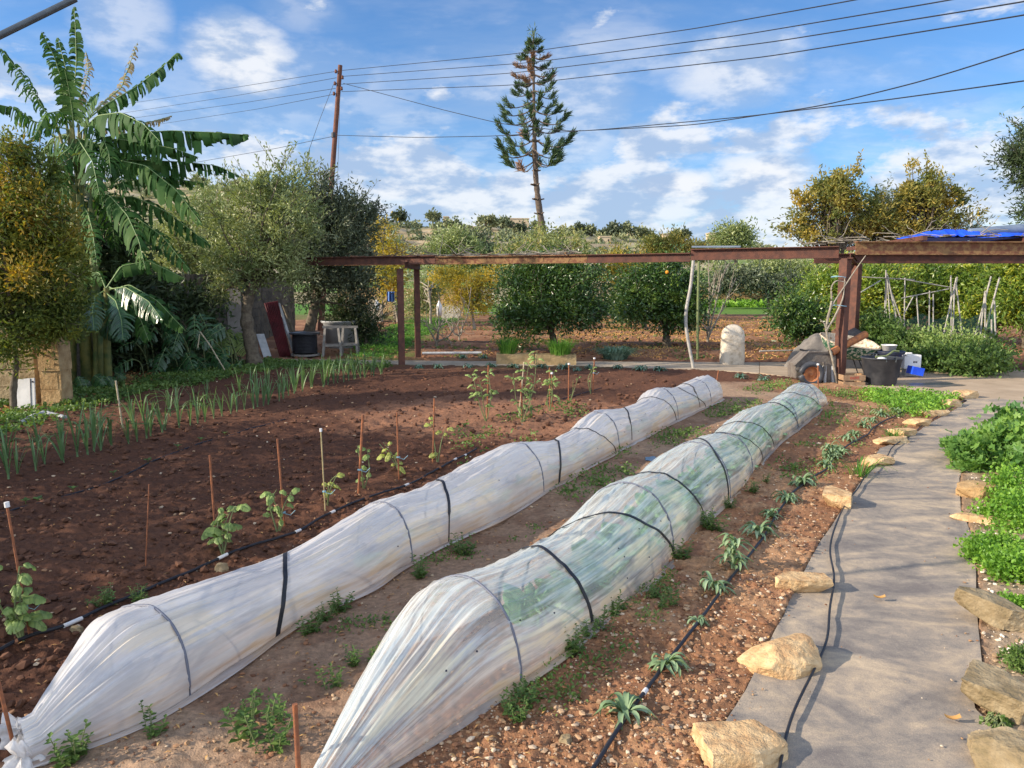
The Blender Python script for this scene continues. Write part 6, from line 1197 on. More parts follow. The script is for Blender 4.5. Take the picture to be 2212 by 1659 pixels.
for v in vs:
    t = (v - 80) / 270; Lp = np.interp(t, [0, .12, .3, .6, .85, 1.0], [7, 22, 42, 62, 86, 82]); nb = 5 if t > .25 else 6; a0 = rp.uniform(0, 6.28)
    for k in range(nb):
        a = a0 + k * 2 * pi / nb + rp.normal() * .25; L = Lp * (rp.uniform(.5, 1.12) if t > .2 else rp.uniform(.8, 1.1)) / f * dp; root = W(ax(v), v + rp.uniform(-3, 3), dp); h = np.array([cos(a), sin(a), 0]); 
        if t > .85 and abs(cos(a)) < .4: L *= .8
        dr = .10 + .12 * t; pts = np.array([root, root + h * L * .35 - [0, 0, L * dr], root + h * L * .7 - [0, 0, L * dr * 1.35], root + h * L * .92 - [0, 0, L * dr * .9], root + h * L + [0, 0, L * .10]]); pts = resample(pts, 16, 1)
        br = MB(); br.tube(pts, np.linspace(.035, .012, 16), 4, cap=False); bo_ = br.build('branch', M['bark_pine'], pi_t)
        brown = (t > .72 and cos(a) < -.1 and rp.random() < .3) or (.15 < t < .42 and rp.random() < .42)
        n = int(50 + 95 * t); s = rp.random(n) ** .8 * (.40 if t > .4 else .6) + (.6 if t > .4 else .4); k_ = (s * 15).astype(int).clip(0, 15); base = pts[k_] + rp.normal(size=(n, 3)) * .04 * [1, 1, .5]; D = h * .75 + rp.normal(size=(n, 3)) * .30 + [0, 0, .62]
        lf = MB(); lf.leaves(base, D, (.26 + .28 * t) * rp.uniform(.5, 1.1, n), .045, .1); lf.build('needles', M['pine_brown' if brown else 'pine'], bo_)
lf = MB(); top = W(1152, 84, dp); lf.leaves(top + rp.normal(size=(60, 3)) * [.08, .08, .25], rp.normal(size=(60, 3)) * .5 + [0, 0, .6], .35, .04); lf.build('needles', M['pine'], pi_t)
# ---------------------------------------------------------------- orchard and backdrop trees
def T(u, v, d): return (u, v, d)
dA = P(1197, 763)[1]; dB = P(1440, 750)[1]; dC = P(1392, 712)[1]
tree('round dark green orange tree behind the stone troughs', 'orange tree', 'orange_tree', [(1199, 763, dA), (1195, 730, dA), (1190, 712, dA), (1185, 690, dA)], [(1190, 610, dA, 95, 55), (1120, 640, dA, 55, 60), (1270, 640, dA, 60, 55), (1200, 670, dA - .3, 85, 45), (1130, 690, dA - .3, 50, 45), (1260, 590, dA, 50, 35), (1170, 575, dA, 60, 25), (1275, 680, dA, 40, 35), (1120, 725, dA - .5, 25, 28)], 21000, .10, .045, 'citrus', 'bark', .09, .20, .05, 230, 16, 21, 'orange trees in the orchard')
tree('orange tree with one fruit, right of the middle, near the crooked poles', 'orange tree', 'orange_tree', [(1441, 752, dB), (1439, 720, dB), (1438, 700, dB)], [(1430, 620, dB, 85, 60), (1380, 650, dB, 50, 45), (1480, 650, dB, 50, 60), (1440, 680, dB, 70, 35), (1420, 590, dB, 60, 30), (1375, 675, dB - .3, 35, 22)], 17000, .115, .048, 'citrus', 'bark', .11, .22, .05, 190, 12, 22, 'orange trees in the orchard')
tree('smaller orange tree half hidden between the two big ones', 'orange tree', 'orange_tree', [(1392, 712, dC), (1392, 690, dC)], [(1370, 650, dC, 50, 40), (1350, 670, dC, 35, 25)], 4500, .13, .055, 'citrus', 'bark', .11, .25, .05, 60, 8, 23, 'orange trees in the orchard')
c_ = W(1441, 588, dB - 1.1); mb = MB(); mb.lathe(c_, [(0, -.045), (.03, -.035), (.045, 0), (.03, .035), (0, .045)], 14); tag(mb.build('orange', M['orange'], smooth=True, loc=c_), 'single ripe orange high in the tree by the crooked poles', 'fruit')
for k, (u, v, d, ru, rv, lab, n, sd) in enumerate([(1890, 640, 22, 75, 75, 'bright green citrus bush just right of the right posts', 9000, 31), (2010, 640, 22.5, 90, 72, 'lemon-dotted citrus tree behind the middle cane tepee', 12000, 32), (2130, 640, 21.5, 90, 80, 'dark glossy citrus tree behind the right-hand canes', 12000, 33), (2215, 620, 20, 60, 90, 'citrus tree cut by the right edge of the photo', 8000, 34), (1790, 640, 24, 65, 60, 'yellowish citrus tree left of the right posts', 9000, 35)]):
    tree(lab, 'citrus tree', 'citrus_tree', [(u, 614 + 1661 * 1.65 / d, d), (u, v + rv * .6, d), (u, v, d)], [(u, v, d, ru, rv), (u - ru * .5, v + rv * .35, d - .4, ru * .55, rv * .5), (u + ru * .5, v + rv * .3, d - .3, ru * .5, rv * .5), (u, v - rv * .4, d, ru * .7, rv * .5)], n, .135, .055, 'citrus_l', 'bark', .08, .26, .05, 120, 8, sd, 'citrus trees behind the bean bed')
dS = P(1725, 770)[1]; tree('young dark citrus sapling left of the wheeled machine', 'citrus tree', 'citrus_sapling', [(1729, 770, dS), (1727, 740, dS), (1724, 700, dS)], [(1725, 690, dS, 42, 38), (1750, 710, dS, 30, 28), (1705, 665, dS, 28, 25), (1727, 735, dS, 16, 25)], 4200, .12, .045, 'citrus', 'bark', .03, .16, .1, 60, 8, 36)
dY = P(1020, 712)[1]; tree('bright yellow-leaved shrub tree behind the left rusty posts', 'tree', 'yellow_tree', [(1025, 712, dY), (1022, 690, dY), (1018, 660, dY)], [(1000, 610, dY, 52, 32), (1050, 625, dY, 40, 32), (960, 598, dY, 30, 22), (1020, 650, dY, 45, 25), (1070, 590, dY, 30, 20)], 8000, .10, .04, 'yellowbush', 'bark_pale', .05, .22, .1, 110, 14, 41)
tree('tall sprawling yellow-green shrub around the foot of the conifer', 'bush', 'bush', [(1165, 688, 36), (1165, 640, 36), (1165, 580, 36)], [(1150, 548, 36, 60, 22), (1213, 545, 36, 36, 20), (1100, 562, 36, 32, 13), (1182, 525, 36, 26, 18), (1165, 568, 35, 80, 18), (1230, 566, 35, 24, 13)], 8500, .20, .075, 'yg', 'bark_pale', .06, .32, .3, 170, 40, 42, shoots=100, slen=.8)
tree('leafy green creeper bush right of the conifer foot', 'bush', 'bush', [(1215, 690, 34), (1215, 640, 34), (1215, 580, 34)], [(1205, 550, 34, 42, 16), (1238, 548, 34, 24, 14), (1160, 560, 34, 40, 14), (1172, 505, 36.5, 9, 20)], 3000, .20, .09, 'yg', 'bark', .06, .35, .2, 60, 8, 43)
tree('feathery green-gold bushes above the middle beam at right', 'bush', 'bush', [(1420, 690, 40), (1420, 640, 40), (1420, 560, 40)], [(1415, 532, 40, 28, 20), (1458, 530, 40, 30, 19), (1345, 556, 40, 25, 10), (1500, 545, 40, 24, 13), (1440, 556, 40, 60, 14)], 7000, .20, .07, 'autumn', 'bark_pale', .1, .32, .4, 90, 16, 44, shoots=40, slen=.6)
tree('ochre shrub between the orange trees below the beam', 'bush', 'bush', [(1340, 690, 35), (1340, 650, 35)], [(1335, 590, 35, 30, 30), (1370, 585, 35, 30, 22)], 3200, .18, .07, 'yellowbush', 'bark_pale', .05, .3, .2, 50, 10, 45)
tree('rounded grey-olive tree in the distance behind the left posts', 'olive tree', 'olive_tree', [(985, 664, 55), (985, 620, 55), (985, 560, 55)], [(985, 532, 55, 38, 24), (952, 552, 55, 25, 17), (1008, 552, 55, 32, 24), (990, 508, 55, 22, 14), (975, 572, 55, 50, 16)], 9000, .30, .10, 'olive', 'bark', .2, .55, .2, 110, 10, 46)
tree('dark round tree beside the distant grey-olive tree', 'tree', 'olive_tree', [(1033, 660, 58), (1033, 600, 58), (1033, 560, 58)], [(1035, 535, 58, 22, 32), (1040, 560, 58, 25, 20)], 3500, .3, .12, 'olive_dark', 'bark', .2, .5, .2, 50, 6, 47)
tree('grey-green tree above the right-hand beam on the horizon', 'tree', 'olive_tree', [(1590, 650, 70), (1590, 600, 70), (1590, 540, 70)], [(1580, 515, 70, 28, 16), (1605, 512, 70, 20, 18), (1562, 520, 70, 16, 10)], 4500, .35, .13, 'olive', 'bark', .2, .55, .2, 60, 8, 48)
tree('greyish bush row behind the far wall, left of the right posts', 'bush', 'bush', [(1680, 655, 60), (1680, 600, 60)], [(1640, 590, 60, 60, 24), (1710, 595, 60, 50, 25), (1570, 600, 60, 45, 22), (1760, 600, 58, 40, 25)], 8000, .32, .12, 'olive', 'bark', .15, .6, .1, 90, 8, 49)
tree('dark bushes in front of the far wall right of the grass', 'bush', 'bush', [(1660, 662, 52), (1660, 630, 52)], [(1690, 620, 52, 30, 24), (1560, 615, 52, 30, 20), (1620, 608, 52, 40, 12)], 4500, .3, .12, 'olive_dark', 'bark', .1, .5, .1, 60, 6, 50)
for u, v, ru, rv, lab, leaf, sd in [(1795, 440, 90, 85, 'tall golden-brown tree, left one of the pair above the pergola', 'autumn', 61), (2000, 440, 85, 90, 'tall golden tree, right one of the pair above the pergola', 'autumn', 62)]:
    tree(lab, 'tree', 'autumn_tree', [(u + 10, 680, 34), (u + 8, 600, 34), (u, 520, 34)], [(u, v, 34, ru * .6, rv * .6), (u - ru * .6, v - 5, 34, ru * .36, rv * .42), (u + ru * .5, v - 12, 34, ru * .42, rv * .42), (u + 5 + sd % 2 * 30 - 15, v - rv * .62, 34, ru * .40, rv * .36), (u - ru * .95, v + 45, 34, ru * .36, rv * .25), (u + ru * .95, v + 30, 34, ru * .36, rv * .32), (u - ru * .35, v + 70, 34, ru * .6, rv * .3), (u + ru * .5, v + 60, 34, ru * .45, rv * .3), (u + ru * .1, v - rv * .35, 34, ru * .4, rv * .4)], 9500, .19, .08, leaf, 'bark', .14, .22, .25, 105, 90, sd, 'golden trees above the pergola', .05)
tree('dark evergreen tree between and below the golden pair', 'tree', 'evergreen_tree', [(1910, 690, 36), (1910, 600, 36), (1905, 520, 36)], [(1905, 470, 36, 55, 50), (2080, 505, 36, 30, 16), (1960, 500, 36, 60, 25), (1840, 510, 36, 70, 20), (2105, 488, 36, 18, 10)], 8000, .24, .06, 'olive_dark', 'bark', .16, .35, .2, 110, 26, 63)
tree('dark fir-like tree poking in at the right edge of the sky', 'tree', 'evergreen_tree', [(2290, 760, 19), (2285, 600, 19), (2270, 350, 19)], [(2240, 350, 19, 55, 60), (2200, 345, 19, 28, 22), (2212, 385, 19, 22, 25), (2260, 290, 19, 45, 30), (2250, 450, 19, 40, 50)], 8000, .14, .035, 'dgreen', 'bark', .2, .2, .0, 100, 30, 64)
tree('golden-green sparse bush at the left end of the horizon gap', 'bush', 'bush', [(860, 690, 34), (850, 640, 34), (845, 580, 34)], [(830, 545, 34, 22, 40), (870, 555, 34, 30, 22), (845, 600, 33, 32, 40), (820, 500, 34, 12, 22)], 3800, .18, .07, 'yellowbush', 'bark_pale', .06, .3, .2, 70, 12, 65)
tree('dark hedge below the dark olive, beside the sawhorses', 'bush', 'bush', [(790, 752, 20), (790, 720, 20)], [(775, 700, 20, 45, 38), (800, 725, 20.2, 28, 24), (750, 665, 20, 35, 30)], 5500, .15, .03, 'dgreen', 'bark', .05, .2, .5, 70, 6, 66)
tree('leggy green-brown scrub behind the left post pair', 'bush', 'bush', [(930, 700, 30), (930, 660, 30), (925, 620, 30)], [(920, 640, 31, 30, 35), (945, 600, 31, 18, 30), (880, 660, 32, 25, 25)], 2600, .15, .06, 'olive', 'bark_pale', .05, .3, .2, 50, 22, 67)
# prickly pear
pc = thing('prickly_pear', 'prickly pear with pale pads behind the left end of the beam', 'cactus', W(855, 690, 37) * [1, 1, 0]); 
for i in range(26):
    c_ = W(855 + rb.normal() * 16, 540 + rb.normal() * 18, 37 + rb.normal() * .5); mb = MB(); z = np.linspace(-1, 1, 9); ax_ = unit([rb.normal() * .3, rb.normal() * .2, 1]); A_, B_ = np.meshgrid(np.linspace(0, 2 * pi, 13), z, indexing='ij'); V = np.stack([.15 * np.sqrt(1 - B_ ** 2) * np.cos(A_), .04 * np.sqrt(1 - B_ ** 2) * np.sin(A_), .24 * B_], -1); a = rb.uniform(-.7, .7); R = np.array(Matrix.Rotation(a, 3, 'Y')) @ np.array(Matrix.Rotation(rb.uniform(0, 2), 3, 'Z')); mb.grid(V @ R.T + c_); mb.build('pad', M['cactus'], pc, smooth=True)
mb = MB(); mb.tube([W(855, 690, 37) * [1, 1, 0], W(856, 560, 37)], .12, 7); mb.build('trunk', M['bark'], pc)
# bare trees
def bare(label, base, d, tips, m='bark_pale', r=.03, cat='bare tree'):
    th = thing('bare_tree', label, cat, base * [1, 1, 0]); mb = MB(); rr = np.random.default_rng(int(base[0] * 100) % 999)
    for tip in tips:
        e = W(*tip[:2], d + (tip[2] if len(tip) > 2 else 0)); s = base * [1, 1, 0]; m1 = s * .55 + e * .45 + rr.normal(size=3) * .12; pts = resample([s, s + [0, 0, .15], m1, e], 14, 1); mb.tube(pts, np.linspace(r, r * .3, 14), 5, cap=False)
        for k in range(5): i = int(rr.uniform(5, 13)); dd = unit(pts[i] - s + rr.normal(size=3) * .5); mb.tube(resample([pts[i], pts[i] + dd * .25 + rr.normal(size=3) * .04, pts[i] + dd * .5 + [0, 0, .05]], 5, 0), np.linspace(r * .35, r * .12, 5), 4, cap=False)
    mb.build('branches', M[m], th, smooth=True)
bare('bare pruned vine on a short stake right of the left posts', P(943, 750), P(943, 750)[1], [(935, 700), (915, 690), (960, 690), (985, 700), (945, 660)], r=.035); bare('bare young fruit tree left of the first orange tree', P(992, 735), P(992, 735)[1], [(1005, 650), (1018, 620), (975, 690), (960, 680), (1000, 690)], r=.025)
bare('leafless fig behind the crooked poles', P(1528, 742), P(1528, 742)[1], [(1560, 590), (1545, 600), (1575, 570), (1510, 690), (1530, 560), (1590, 600)], r=.035); bare('bare branches sticking out right of the round orange tree', P(1262, 718), P(1262, 718)[1], [(1268, 570), (1285, 600), (1300, 620), (1240, 610)], r=.03); bare('thin bare tree beside the gatepost left of the posts', W(810, 690, 33), 33, [(850, 600), (830, 620), (800, 640), (880, 650)], r=.04)
bare('leafless saplings below the yellow tree', P(1075, 700), P(1075, 700)[1], [(1085, 640), (1060, 650), (1095, 660)], r=.02)
# bean bed foliage below the canes
for k, (u, v, d, ru, rv, lab, sd) in enumerate([(1950, 748, 15.6, 42, 32, 'bean foliage at the foot of the first cane tepee', 71), (2010, 762, 15.2, 48, 28, 'yellow-green bean foliage below the middle canes', 72), (2080, 760, 15.0, 52, 30, 'bean bushes around the middle tepee', 73), (2130, 775, 14.6, 32, 22, 'bean bushes at the right end of the bed', 74), (1897, 722, 16.2, 24, 34, 'bean vine climbing beside the far rusty post', 75), (2020, 778, 14.6, 50, 16, 'low green plants along the yard edge', 76), (2110, 785, 13.9, 60, 14, 'low weeds spilling on the concrete at right', 77)]):
    tree(lab, 'beans', 'bean_plants', [(u, 614 + 1661 * 1.65 / d, d), (u, v, d)], [(u, v, d, ru, rv), (u - ru * .5, v + rv * .3, d, ru * .5, rv * .6), (u + ru * .4, v + rv * .4, d - .1, ru * .5, rv * .5)], 4200 if k < 5 else 2600, .085, .05, 'eggpl' if k in (1, 2) else 'weed', 'gstem', .01, .14, .1, 80, 10, sd, 'bean bed plants')
# off-frame garden trees on the left whose shade falls over the near beds
for k, (x, y, hgt, rad, n) in enumerate([(-7.6, -2.2, 2.4, 1.5, 4200), (-7.9, .8, 2.6, 1.7, 5200), (-7.6, 3.4, 2.6, 1.7, 5200), (-8.2, 6.0, 3.1, 1.8, 6200), (-8.0, -5.0, 3.1, 1.5, 3600)]):
    th = thing('fruit_tree', 'leafy fruit tree left of the beds, ' + ORD[k + 1] + ' of the row from the near end'.replace('near end', 'olive side'), 'tree', (x, y, 0), 'fruit trees left of the beds'); r = np.random.default_rng(80 + k); ncl = 110; C = np.array([x, y, hgt * .62]); cc = C + unit(r.normal(size=(ncl, 3))) * (r.random((ncl, 1)) ** .4) * [rad * .85, rad, hgt * .42]; kk = r.integers(0, ncl, n); p = cc[kk] + r.normal(size=(n, 3)) * .2
    mb = MB(); mb.leaves(p, r.normal(size=(n, 3)), .13, .06); mb.build('crown', M['citrus_l'], th); tb = MB(); tb.tube([(x, y, -.05), (x + .1, y, hgt * .4), (x, y, hgt * .7)], [.12, .1, .06], 8); [tb.tube([(x + .1, y, hgt * .4), cc[i]], [.05, .015], 5, cap=False) for i in range(12)]; tb.build('trunk', M['bark'], th)
# ================================================================ small plants
re_ = np.random.default_rng(11)
def blade(mb, p0, pts, w, rnd=.5, tw=0.):
    """strap leaf through relative points"""
    q = resample(np.array(pts, float), 9, 1) + p0; T = unit(np.gradient(q, axis=0)); h = T[:, :2].sum(0); s = unit(np.cross(T, [0.05, 0.02, 1.])); wv = w / 2 * np.sin(np.linspace(.45, pi, 9)) ** .7
    mid = q - [0, 0, w * .25]; mb.grid(np.stack([q - s * wv[:, None], mid, q + s * wv[:, None]], 1), rnd)
def leekproto(name, seed, H_=.40):
    r = np.random.default_rng(seed); mb = MB(); n = r.integers(5, 8)
    for k in range(n):
        a = r.uniform(0, 2 * pi); h = H_ * r.uniform(.65, 1.1); sp = r.uniform(.03, .16); d = np.array([cos(a), sin(a), 0]); droop = r.random() < .3
        pts = [(0, 0, 0), d * sp * .25 + [0, 0, h * .4], d * sp * .7 + [0, 0, h * .8], d * (sp * (2.6 if droop else 1.2)) + [0, 0, h * (.72 if droop else 1.05)]]; blade(mb, 0, pts, .017, r.random())
    mb.tube([(0, 0, -.02), (0, 0, .09)], [.010, .008], 6, rnd=.9); o = mb.build(name, M['leek'], smooth=True); return o
leeks = [leekproto('leek', s, .42) for s in range(3, 9)]
def place(protos, pts, group, cat, labf, zoff=0., smin=.8, smax=1.15, name=None):
    used = getattr(place, 'used', set()); place.used = used
    for i, p in enumerate(pts):
        pr = protos[int(re_.integers(0, len(protos)))]
        if pr.name not in used: o = pr; used.add(pr.name)
        else:
            o = pr.copy(); COL.objects.link(o)
            for ch in pr.children: c = ch.copy(); COL.objects.link(c); c.parent = o
        s = re_.uniform(smin, smax) * (p[3] if len(p) > 3 else 1); o.location = (float(p[0]), float(p[1]), float(p[2]) + zoff); o.rotation_euler = (0, 0, re_.uniform(0, 6.28)); o.scale = (s, s, s); tag(o, labf(i), cat, group)
def along(pxs, step, jit=.03):
    q = np.array([P(*a) for a in pxs]); L = arclen(q)[-1]; n = int(L / step); s = resample(q, max(n, 2), 1); s = s + re_.normal(size=s.shape) * [jit, jit, 0]; s[:, 2] = gzat(s[:, 0], s[:, 1]); return s
A1 = along([(12, 1040), (110, 1010), (200, 985), (300, 950), (370, 928), (450, 908), (540, 885), (640, 850), (740, 825), (828, 806)], .150)
place(leeks, A1, 'leeks in the front row', 'leek', lambda i: 'blue-green leek in the front row, %s from its near left end' % ordw(i + 1))
A2 = along([(-30, 1000), (45, 985), (150, 962), (250, 925), (330, 905), (430, 875), (520, 856), (620, 828), (720, 808), (800, 795)], .20, .06)
keep = re_.random(len(A2)) < .62; A2 = A2[keep]
place(leeks, A2, 'leeks in the back row', 'leek', lambda i: 'leek in the sparser back row, %s from its near left end' % ordw(i + 1), smax=1.0)
# tiny seedlings along the thin line
def seedproto():
    mb = MB(); mb.leaves(np.zeros((4, 3)) + [0, 0, .03], [(1, .1, .25), (-1, .2, .3), (.1, 1, .6), (-.2, -1, .5)], .05, .04, .1, side=np.tile([0, 0, 1.], (4, 1))); mb.tube([(0, 0, -.01), (0, 0, .035)], .003, 5); return mb.build('seedling', M['weed'], smooth=True)
sd_ = [P(u, v) for u, v in [(56, 1090), (82, 1090), (158, 1060), (245, 1027), (320, 1002), (385, 977), (435, 957), (486, 940)]]; place([seedproto()], [np.array([p[0], p[1], float(gzat(p[0], p[1])[0])]) for p in sd_], 'seedlings along the thin drip line', 'seedling', lambda i: 'tiny two-leaved green seedling on bare soil, %s from the left' % ordw(i + 1))
# eggplants
def eggplant(u, v, Hh, n, label, seed, spread=.16, lf=.11, m='eggpl', lean=(0, 0), cat='eggplant', name='eggplant'):
    if cat != 'eggplant': n = int(n * .7)
    if cat == 'eggplant': n = max(6, int(n * .6)); lf *= .6; spread *= .8; m = 'pepper' if seed in (3, 5, 6) else m
    r = np.random.default_rng(seed); b = P(u, v); b[2] = float(gzat(b[0], b[1])[0]); th = thing(name, label, cat, b, 'staked eggplants'); sm = MB(); lm = MB()
    for k in range(3 if n > 8 else 2):
        e = b + [r.normal() * spread * .6 + lean[0], r.normal() * spread * .4 + lean[1], Hh * r.uniform(.65, 1.05)]; q = resample([b - [0, 0, .02], b * .5 + e * .5 + r.normal(size=3) * .03, e], 10, 1); sm.tube(q, np.linspace(.007, .003, 10), 5)
        m_ = n // (3 if n > 8 else 2) + 1
        for j in range(m_):
            i = int(r.uniform(3, 10)); a = r.uniform(0, 2 * pi); L = lf * r.uniform(.6, 1.2); d = unit([cos(a), sin(a), r.uniform(-.5, .6)]); p0 = q[min(i, 9)]; p1 = p0 + d * L * .3; sm.tube([p0, p1], .0022, 4, cap=False); big_leaf(lm, sm, [p1, p1 + d * L * .5 + [0, 0, .008], p1 + d * L - [0, 0, L * .22]], L * (.36 if cat == 'eggplant' else .19), nseg=7, gap=0, droop=.3, torn=0, r=r, prof=.8, rib=.002, petiole=.02, N0=(.1, -.2, 1), cross=2)
    sm.build('stem', M['gstem'], th); lm.build('leaves', M[m], th, smooth=True); return th
eggplant(483, 1205, .34, 26, 'largest leafy eggplant with broad leaves at the first rusty stake', 1, .18, .15); eggplant(600, 1152, .30, 20, 'bushy eggplant low on the second rusty stake', 2, .12, .11); eggplant(707, 1100, .26, 9, 'thin eggplant at the pale capped stake', 3, .10, .11); eggplant(785, 1060, .34, 10, 'eggplant with a curled top leaf at the thickest stake', 4, .12, .11)
eggplant(868, 1030, .36, 14, 'drooping eggplant leaning left of its rusty stake', 5, .16, .12, lean=(-.08, 0)); eggplant(945, 1005, .38, 13, 'eggplant with pale upper leaves nearest the peppers', 6, .14, .12); eggplant(50, 1390, .36, 30, 'sprawling yellowing eggplant at the far left capped stake', 7, .20, .15); eggplant(10, 1330, .30, 14, 'eggplant cut off by the left edge of the photo', 8, .18, .14)
for u, v, H_, n, lab, sd in [(1050, 912, .62, 44, 'leafy pale pepper plant, leftmost of the pepper row', 21), (1128, 915, .86, 50, 'tallest pepper plant with a leaning leafy top', 22), (1188, 890, .62, 34, 'slim pepper plant at the two close rusty stakes', 23), (1232, 868, .36, 5, 'leafless forked pepper stump at the white-tipped stake', 24), (1276, 852, .52, 6, 'bare twisted pepper stem at the rightmost stake', 25), (1150, 900, .30, 16, 'low green broad-leaved plant among the peppers', 26)]:
    eggplant(u, v, H_, n, lab, sd, .13, .085 if n > 8 else .05, 'eggpl' if sd != 26 else 'weed', cat='pepper plant', name='pepper_plant')
# rosettes
def rosproto(seed, tall=False):
    r = np.random.default_rng(seed); mb = MB()
    for k in range(24 if not tall else 40):
        a = r.uniform(0, 2 * pi); L = r.uniform(.09, .15); d = np.array([cos(a), sin(a), 0]); e = r.uniform(.05, 1.3); L *= 1 - .25 * r.random(); z0 = r.uniform(0, .14) if tall else .0; L *= .7 if tall else 1
        blade(mb, np.array([0, 0, z0]), [(0, 0, .01), d * L * .35 + [0, 0, L * .5 * e + .02], d * L * .75 + [0, 0, L * .55 * e + .015], d * L * 1.02 + [r.normal() * .015, r.normal() * .015, L * (.35 * e - .12)]], .026 if not tall else .02, r.random())
    mb.tube([(0, 0, -.02), (0, 0, .03 if not tall else .16)], [.012, .008], 6); return mb.build('rosette_plant', M['rosette'], smooth=True)
rs = [rosproto(s) for s in range(31, 39)]; rt = [rosproto(s, True) for s in (41, 42)]
def gp(l): return [np.array([*(q_ := P(u, v))[:2], float(gzat(q_[0], q_[1])[0]), s]) for u, v, s in l]
RN = [(1350, 1552, .95), (1437, 1445, .78), (1507, 1352, .5), (1540, 1285, .9), (1637, 1165, .95), (1664, 1122, .7), (1700, 1086, 1.0), (1729, 1052, 1.05), (1783, 1012, .8), (1798, 992, .9), (1806, 975, .8), (1830, 955, .9), (1846, 944, .8), (1866, 925, .9), (1882, 915, .9), (1900, 902, .9), (1935, 893, .8), (1815, 985, .9)]
place(rs, gp(RN), 'grey-green rosette plants beside the drip pipe', 'plant', lambda i: 'grey-green rosette plant by the drip pipe, %s from the near end' % ordw(i + 1), smin=.95, smax=1.05)
place(rt, gp([(1583, 1238, 1.15), (1790, 1000, 1.0)]), 'grey-green rosette plants beside the drip pipe', 'plant', lambda i: ['tall upright grey-green plant among the low rosettes', 'tall grey-green plant in the far clump by the pipe'][i], smin=1, smax=1.01)
# blue-green tufts along the back path
BT = [(905, 795, 1.5), (945, 796, 1.5), (1012, 795, 1.5), (1061, 794, 1.5), (1111, 797, 1.6), (1171, 798, 1.7), (1219, 797, 1.7), (1248, 800, 1.2), (1275, 797, 1.5), (1334, 798, 1.4), (1384, 800, 1.8), (1425, 800, 1.6), (1000, 778, 1.4), (1045, 778, 1.4), (1600, 818, 1.3), (1650, 822, 1.3)]
b3 = []
for s in (51, 52, 53): o = rosproto(s); o.name = 'blue_green_tuft'; o.data.materials[0] = M['lavender']; b3.append(o)
BT = [(u, v, q * .8) for u, v, q in BT]
place(b3, gp(BT), 'small blue-green plants along the concrete path', 'plant', lambda i: 'small blue-green tuft beside the concrete path, %s from the left' % ordw(i + 1), smin=.9, smax=1.1)
def tuft(name, label, cat, c, n, rad, L, wd, m, up=1.4, seed=1, group=None, spread=.6):
    r = np.random.default_rng(seed); mb = MB()
    for k in range(n):
        a = r.uniform(0, 2 * pi); q = rad * r.random() ** .6; p0 = np.array([cos(a) * q, sin(a) * q, -.005]); d = np.array([cos(a + r.normal() * .6), sin(a + r.normal() * .6), 0]); l = L * r.uniform(.55, 1.1); s = spread * r.uniform(.2, 1.2)
        blade(mb, p0 + c, [(0, 0, 0), d * l * s * .3 + [0, 0, l * .45], d * l * s * .7 + [0, 0, l * .8], d * l * s * 1.2 + [0, 0, l * (.95 - .4 * s)]], wd, r.random())
    return tag(mb.build(name, M[m], smooth=True, loc=c), label, cat, group)
c_, L_ = T1c; tuft('grass_tuft', 'bright grass tuft in the left stone trough', 'grass', c_ + [-.16, .0, .2], 230, .16, .42, .012, 'grass', seed=5); c_, L_ = T2c; tuft('grass_tuft', 'bright grass tuft in the right stone trough', 'grass', c_ + [.10, .0, .2], 300, .2, .40, .012, 'grass', seed=6)
tuft('lavender_bush', 'round blue-green bush on the far edge of the concrete path', 'bush', P(1332, 780) + [0, .25, 0], 420, .24, .36, .02, 'lavender', seed=7, spread=.9)
c_ = wc_ + [0, 0, .62]; tuft('plant', 'dark leafy plants growing in the large white planter', 'plant', c_, 120, .3, .22, .03, 'dgreen', seed=8, spread=1.2)
for k, (u, v, s, lab) in enumerate([(1856, 1030, 1.0, 'grass tuft beside the rough triangular stone'), (1930, 950, .6, 'dry grass tuft between two border stones'), (1790, 905, .8, 'spindly onion-like tuft near the far end of the right tunnel'), (1800, 880, .7, 'spindly green tuft right at the tunnel end')]): tuft('grass_tuft', lab, 'grass', P(u, v), 50 if k < 2 else 9, .07 * s, .16 * s + .05, .008, 'grass', seed=20 + k, spread=.9)
# nettle-like weeds
def weedproto(seed, big=False):
    r = np.random.default_rng(seed); lm = MB(); sm = MB(); ns = 5 if not big else 9
    for k in range(ns):
        a = r.uniform(0, 2 * pi); b = np.array([cos(a), sin(a), 0]) * r.uniform(0, .05); t = b + np.array([cos(a), sin(a), 0]) * r.uniform(.01, .06) + [0, 0, r.uniform(.05, .14)]; sm.tube([b - [0, 0, .01], t], .0018, 4)
        for j in range(7):
            q = b * (1 - j / 6) + t * (j / 6); aa = r.uniform(0, 6.28) ; L = .04 * r.uniform(.5, 1.1) * (1.15 - .07 * j)
            for s in (0, pi): d = np.array([cos(aa + s), sin(aa + s), r.uniform(-.1, .35)]); lm.leaves([q], [d], L, L * .62, .12, rnd=r.random(), side=np.array([[0, 0, 1.]]))
    o = lm.build('weed', M['weed']); s = sm.build('stem', M['gstem'], o); return o
wp = [weedproto(s, s % 2) for s in range(60, 66)]
WN = [(1265 + 0, 0, 0)]
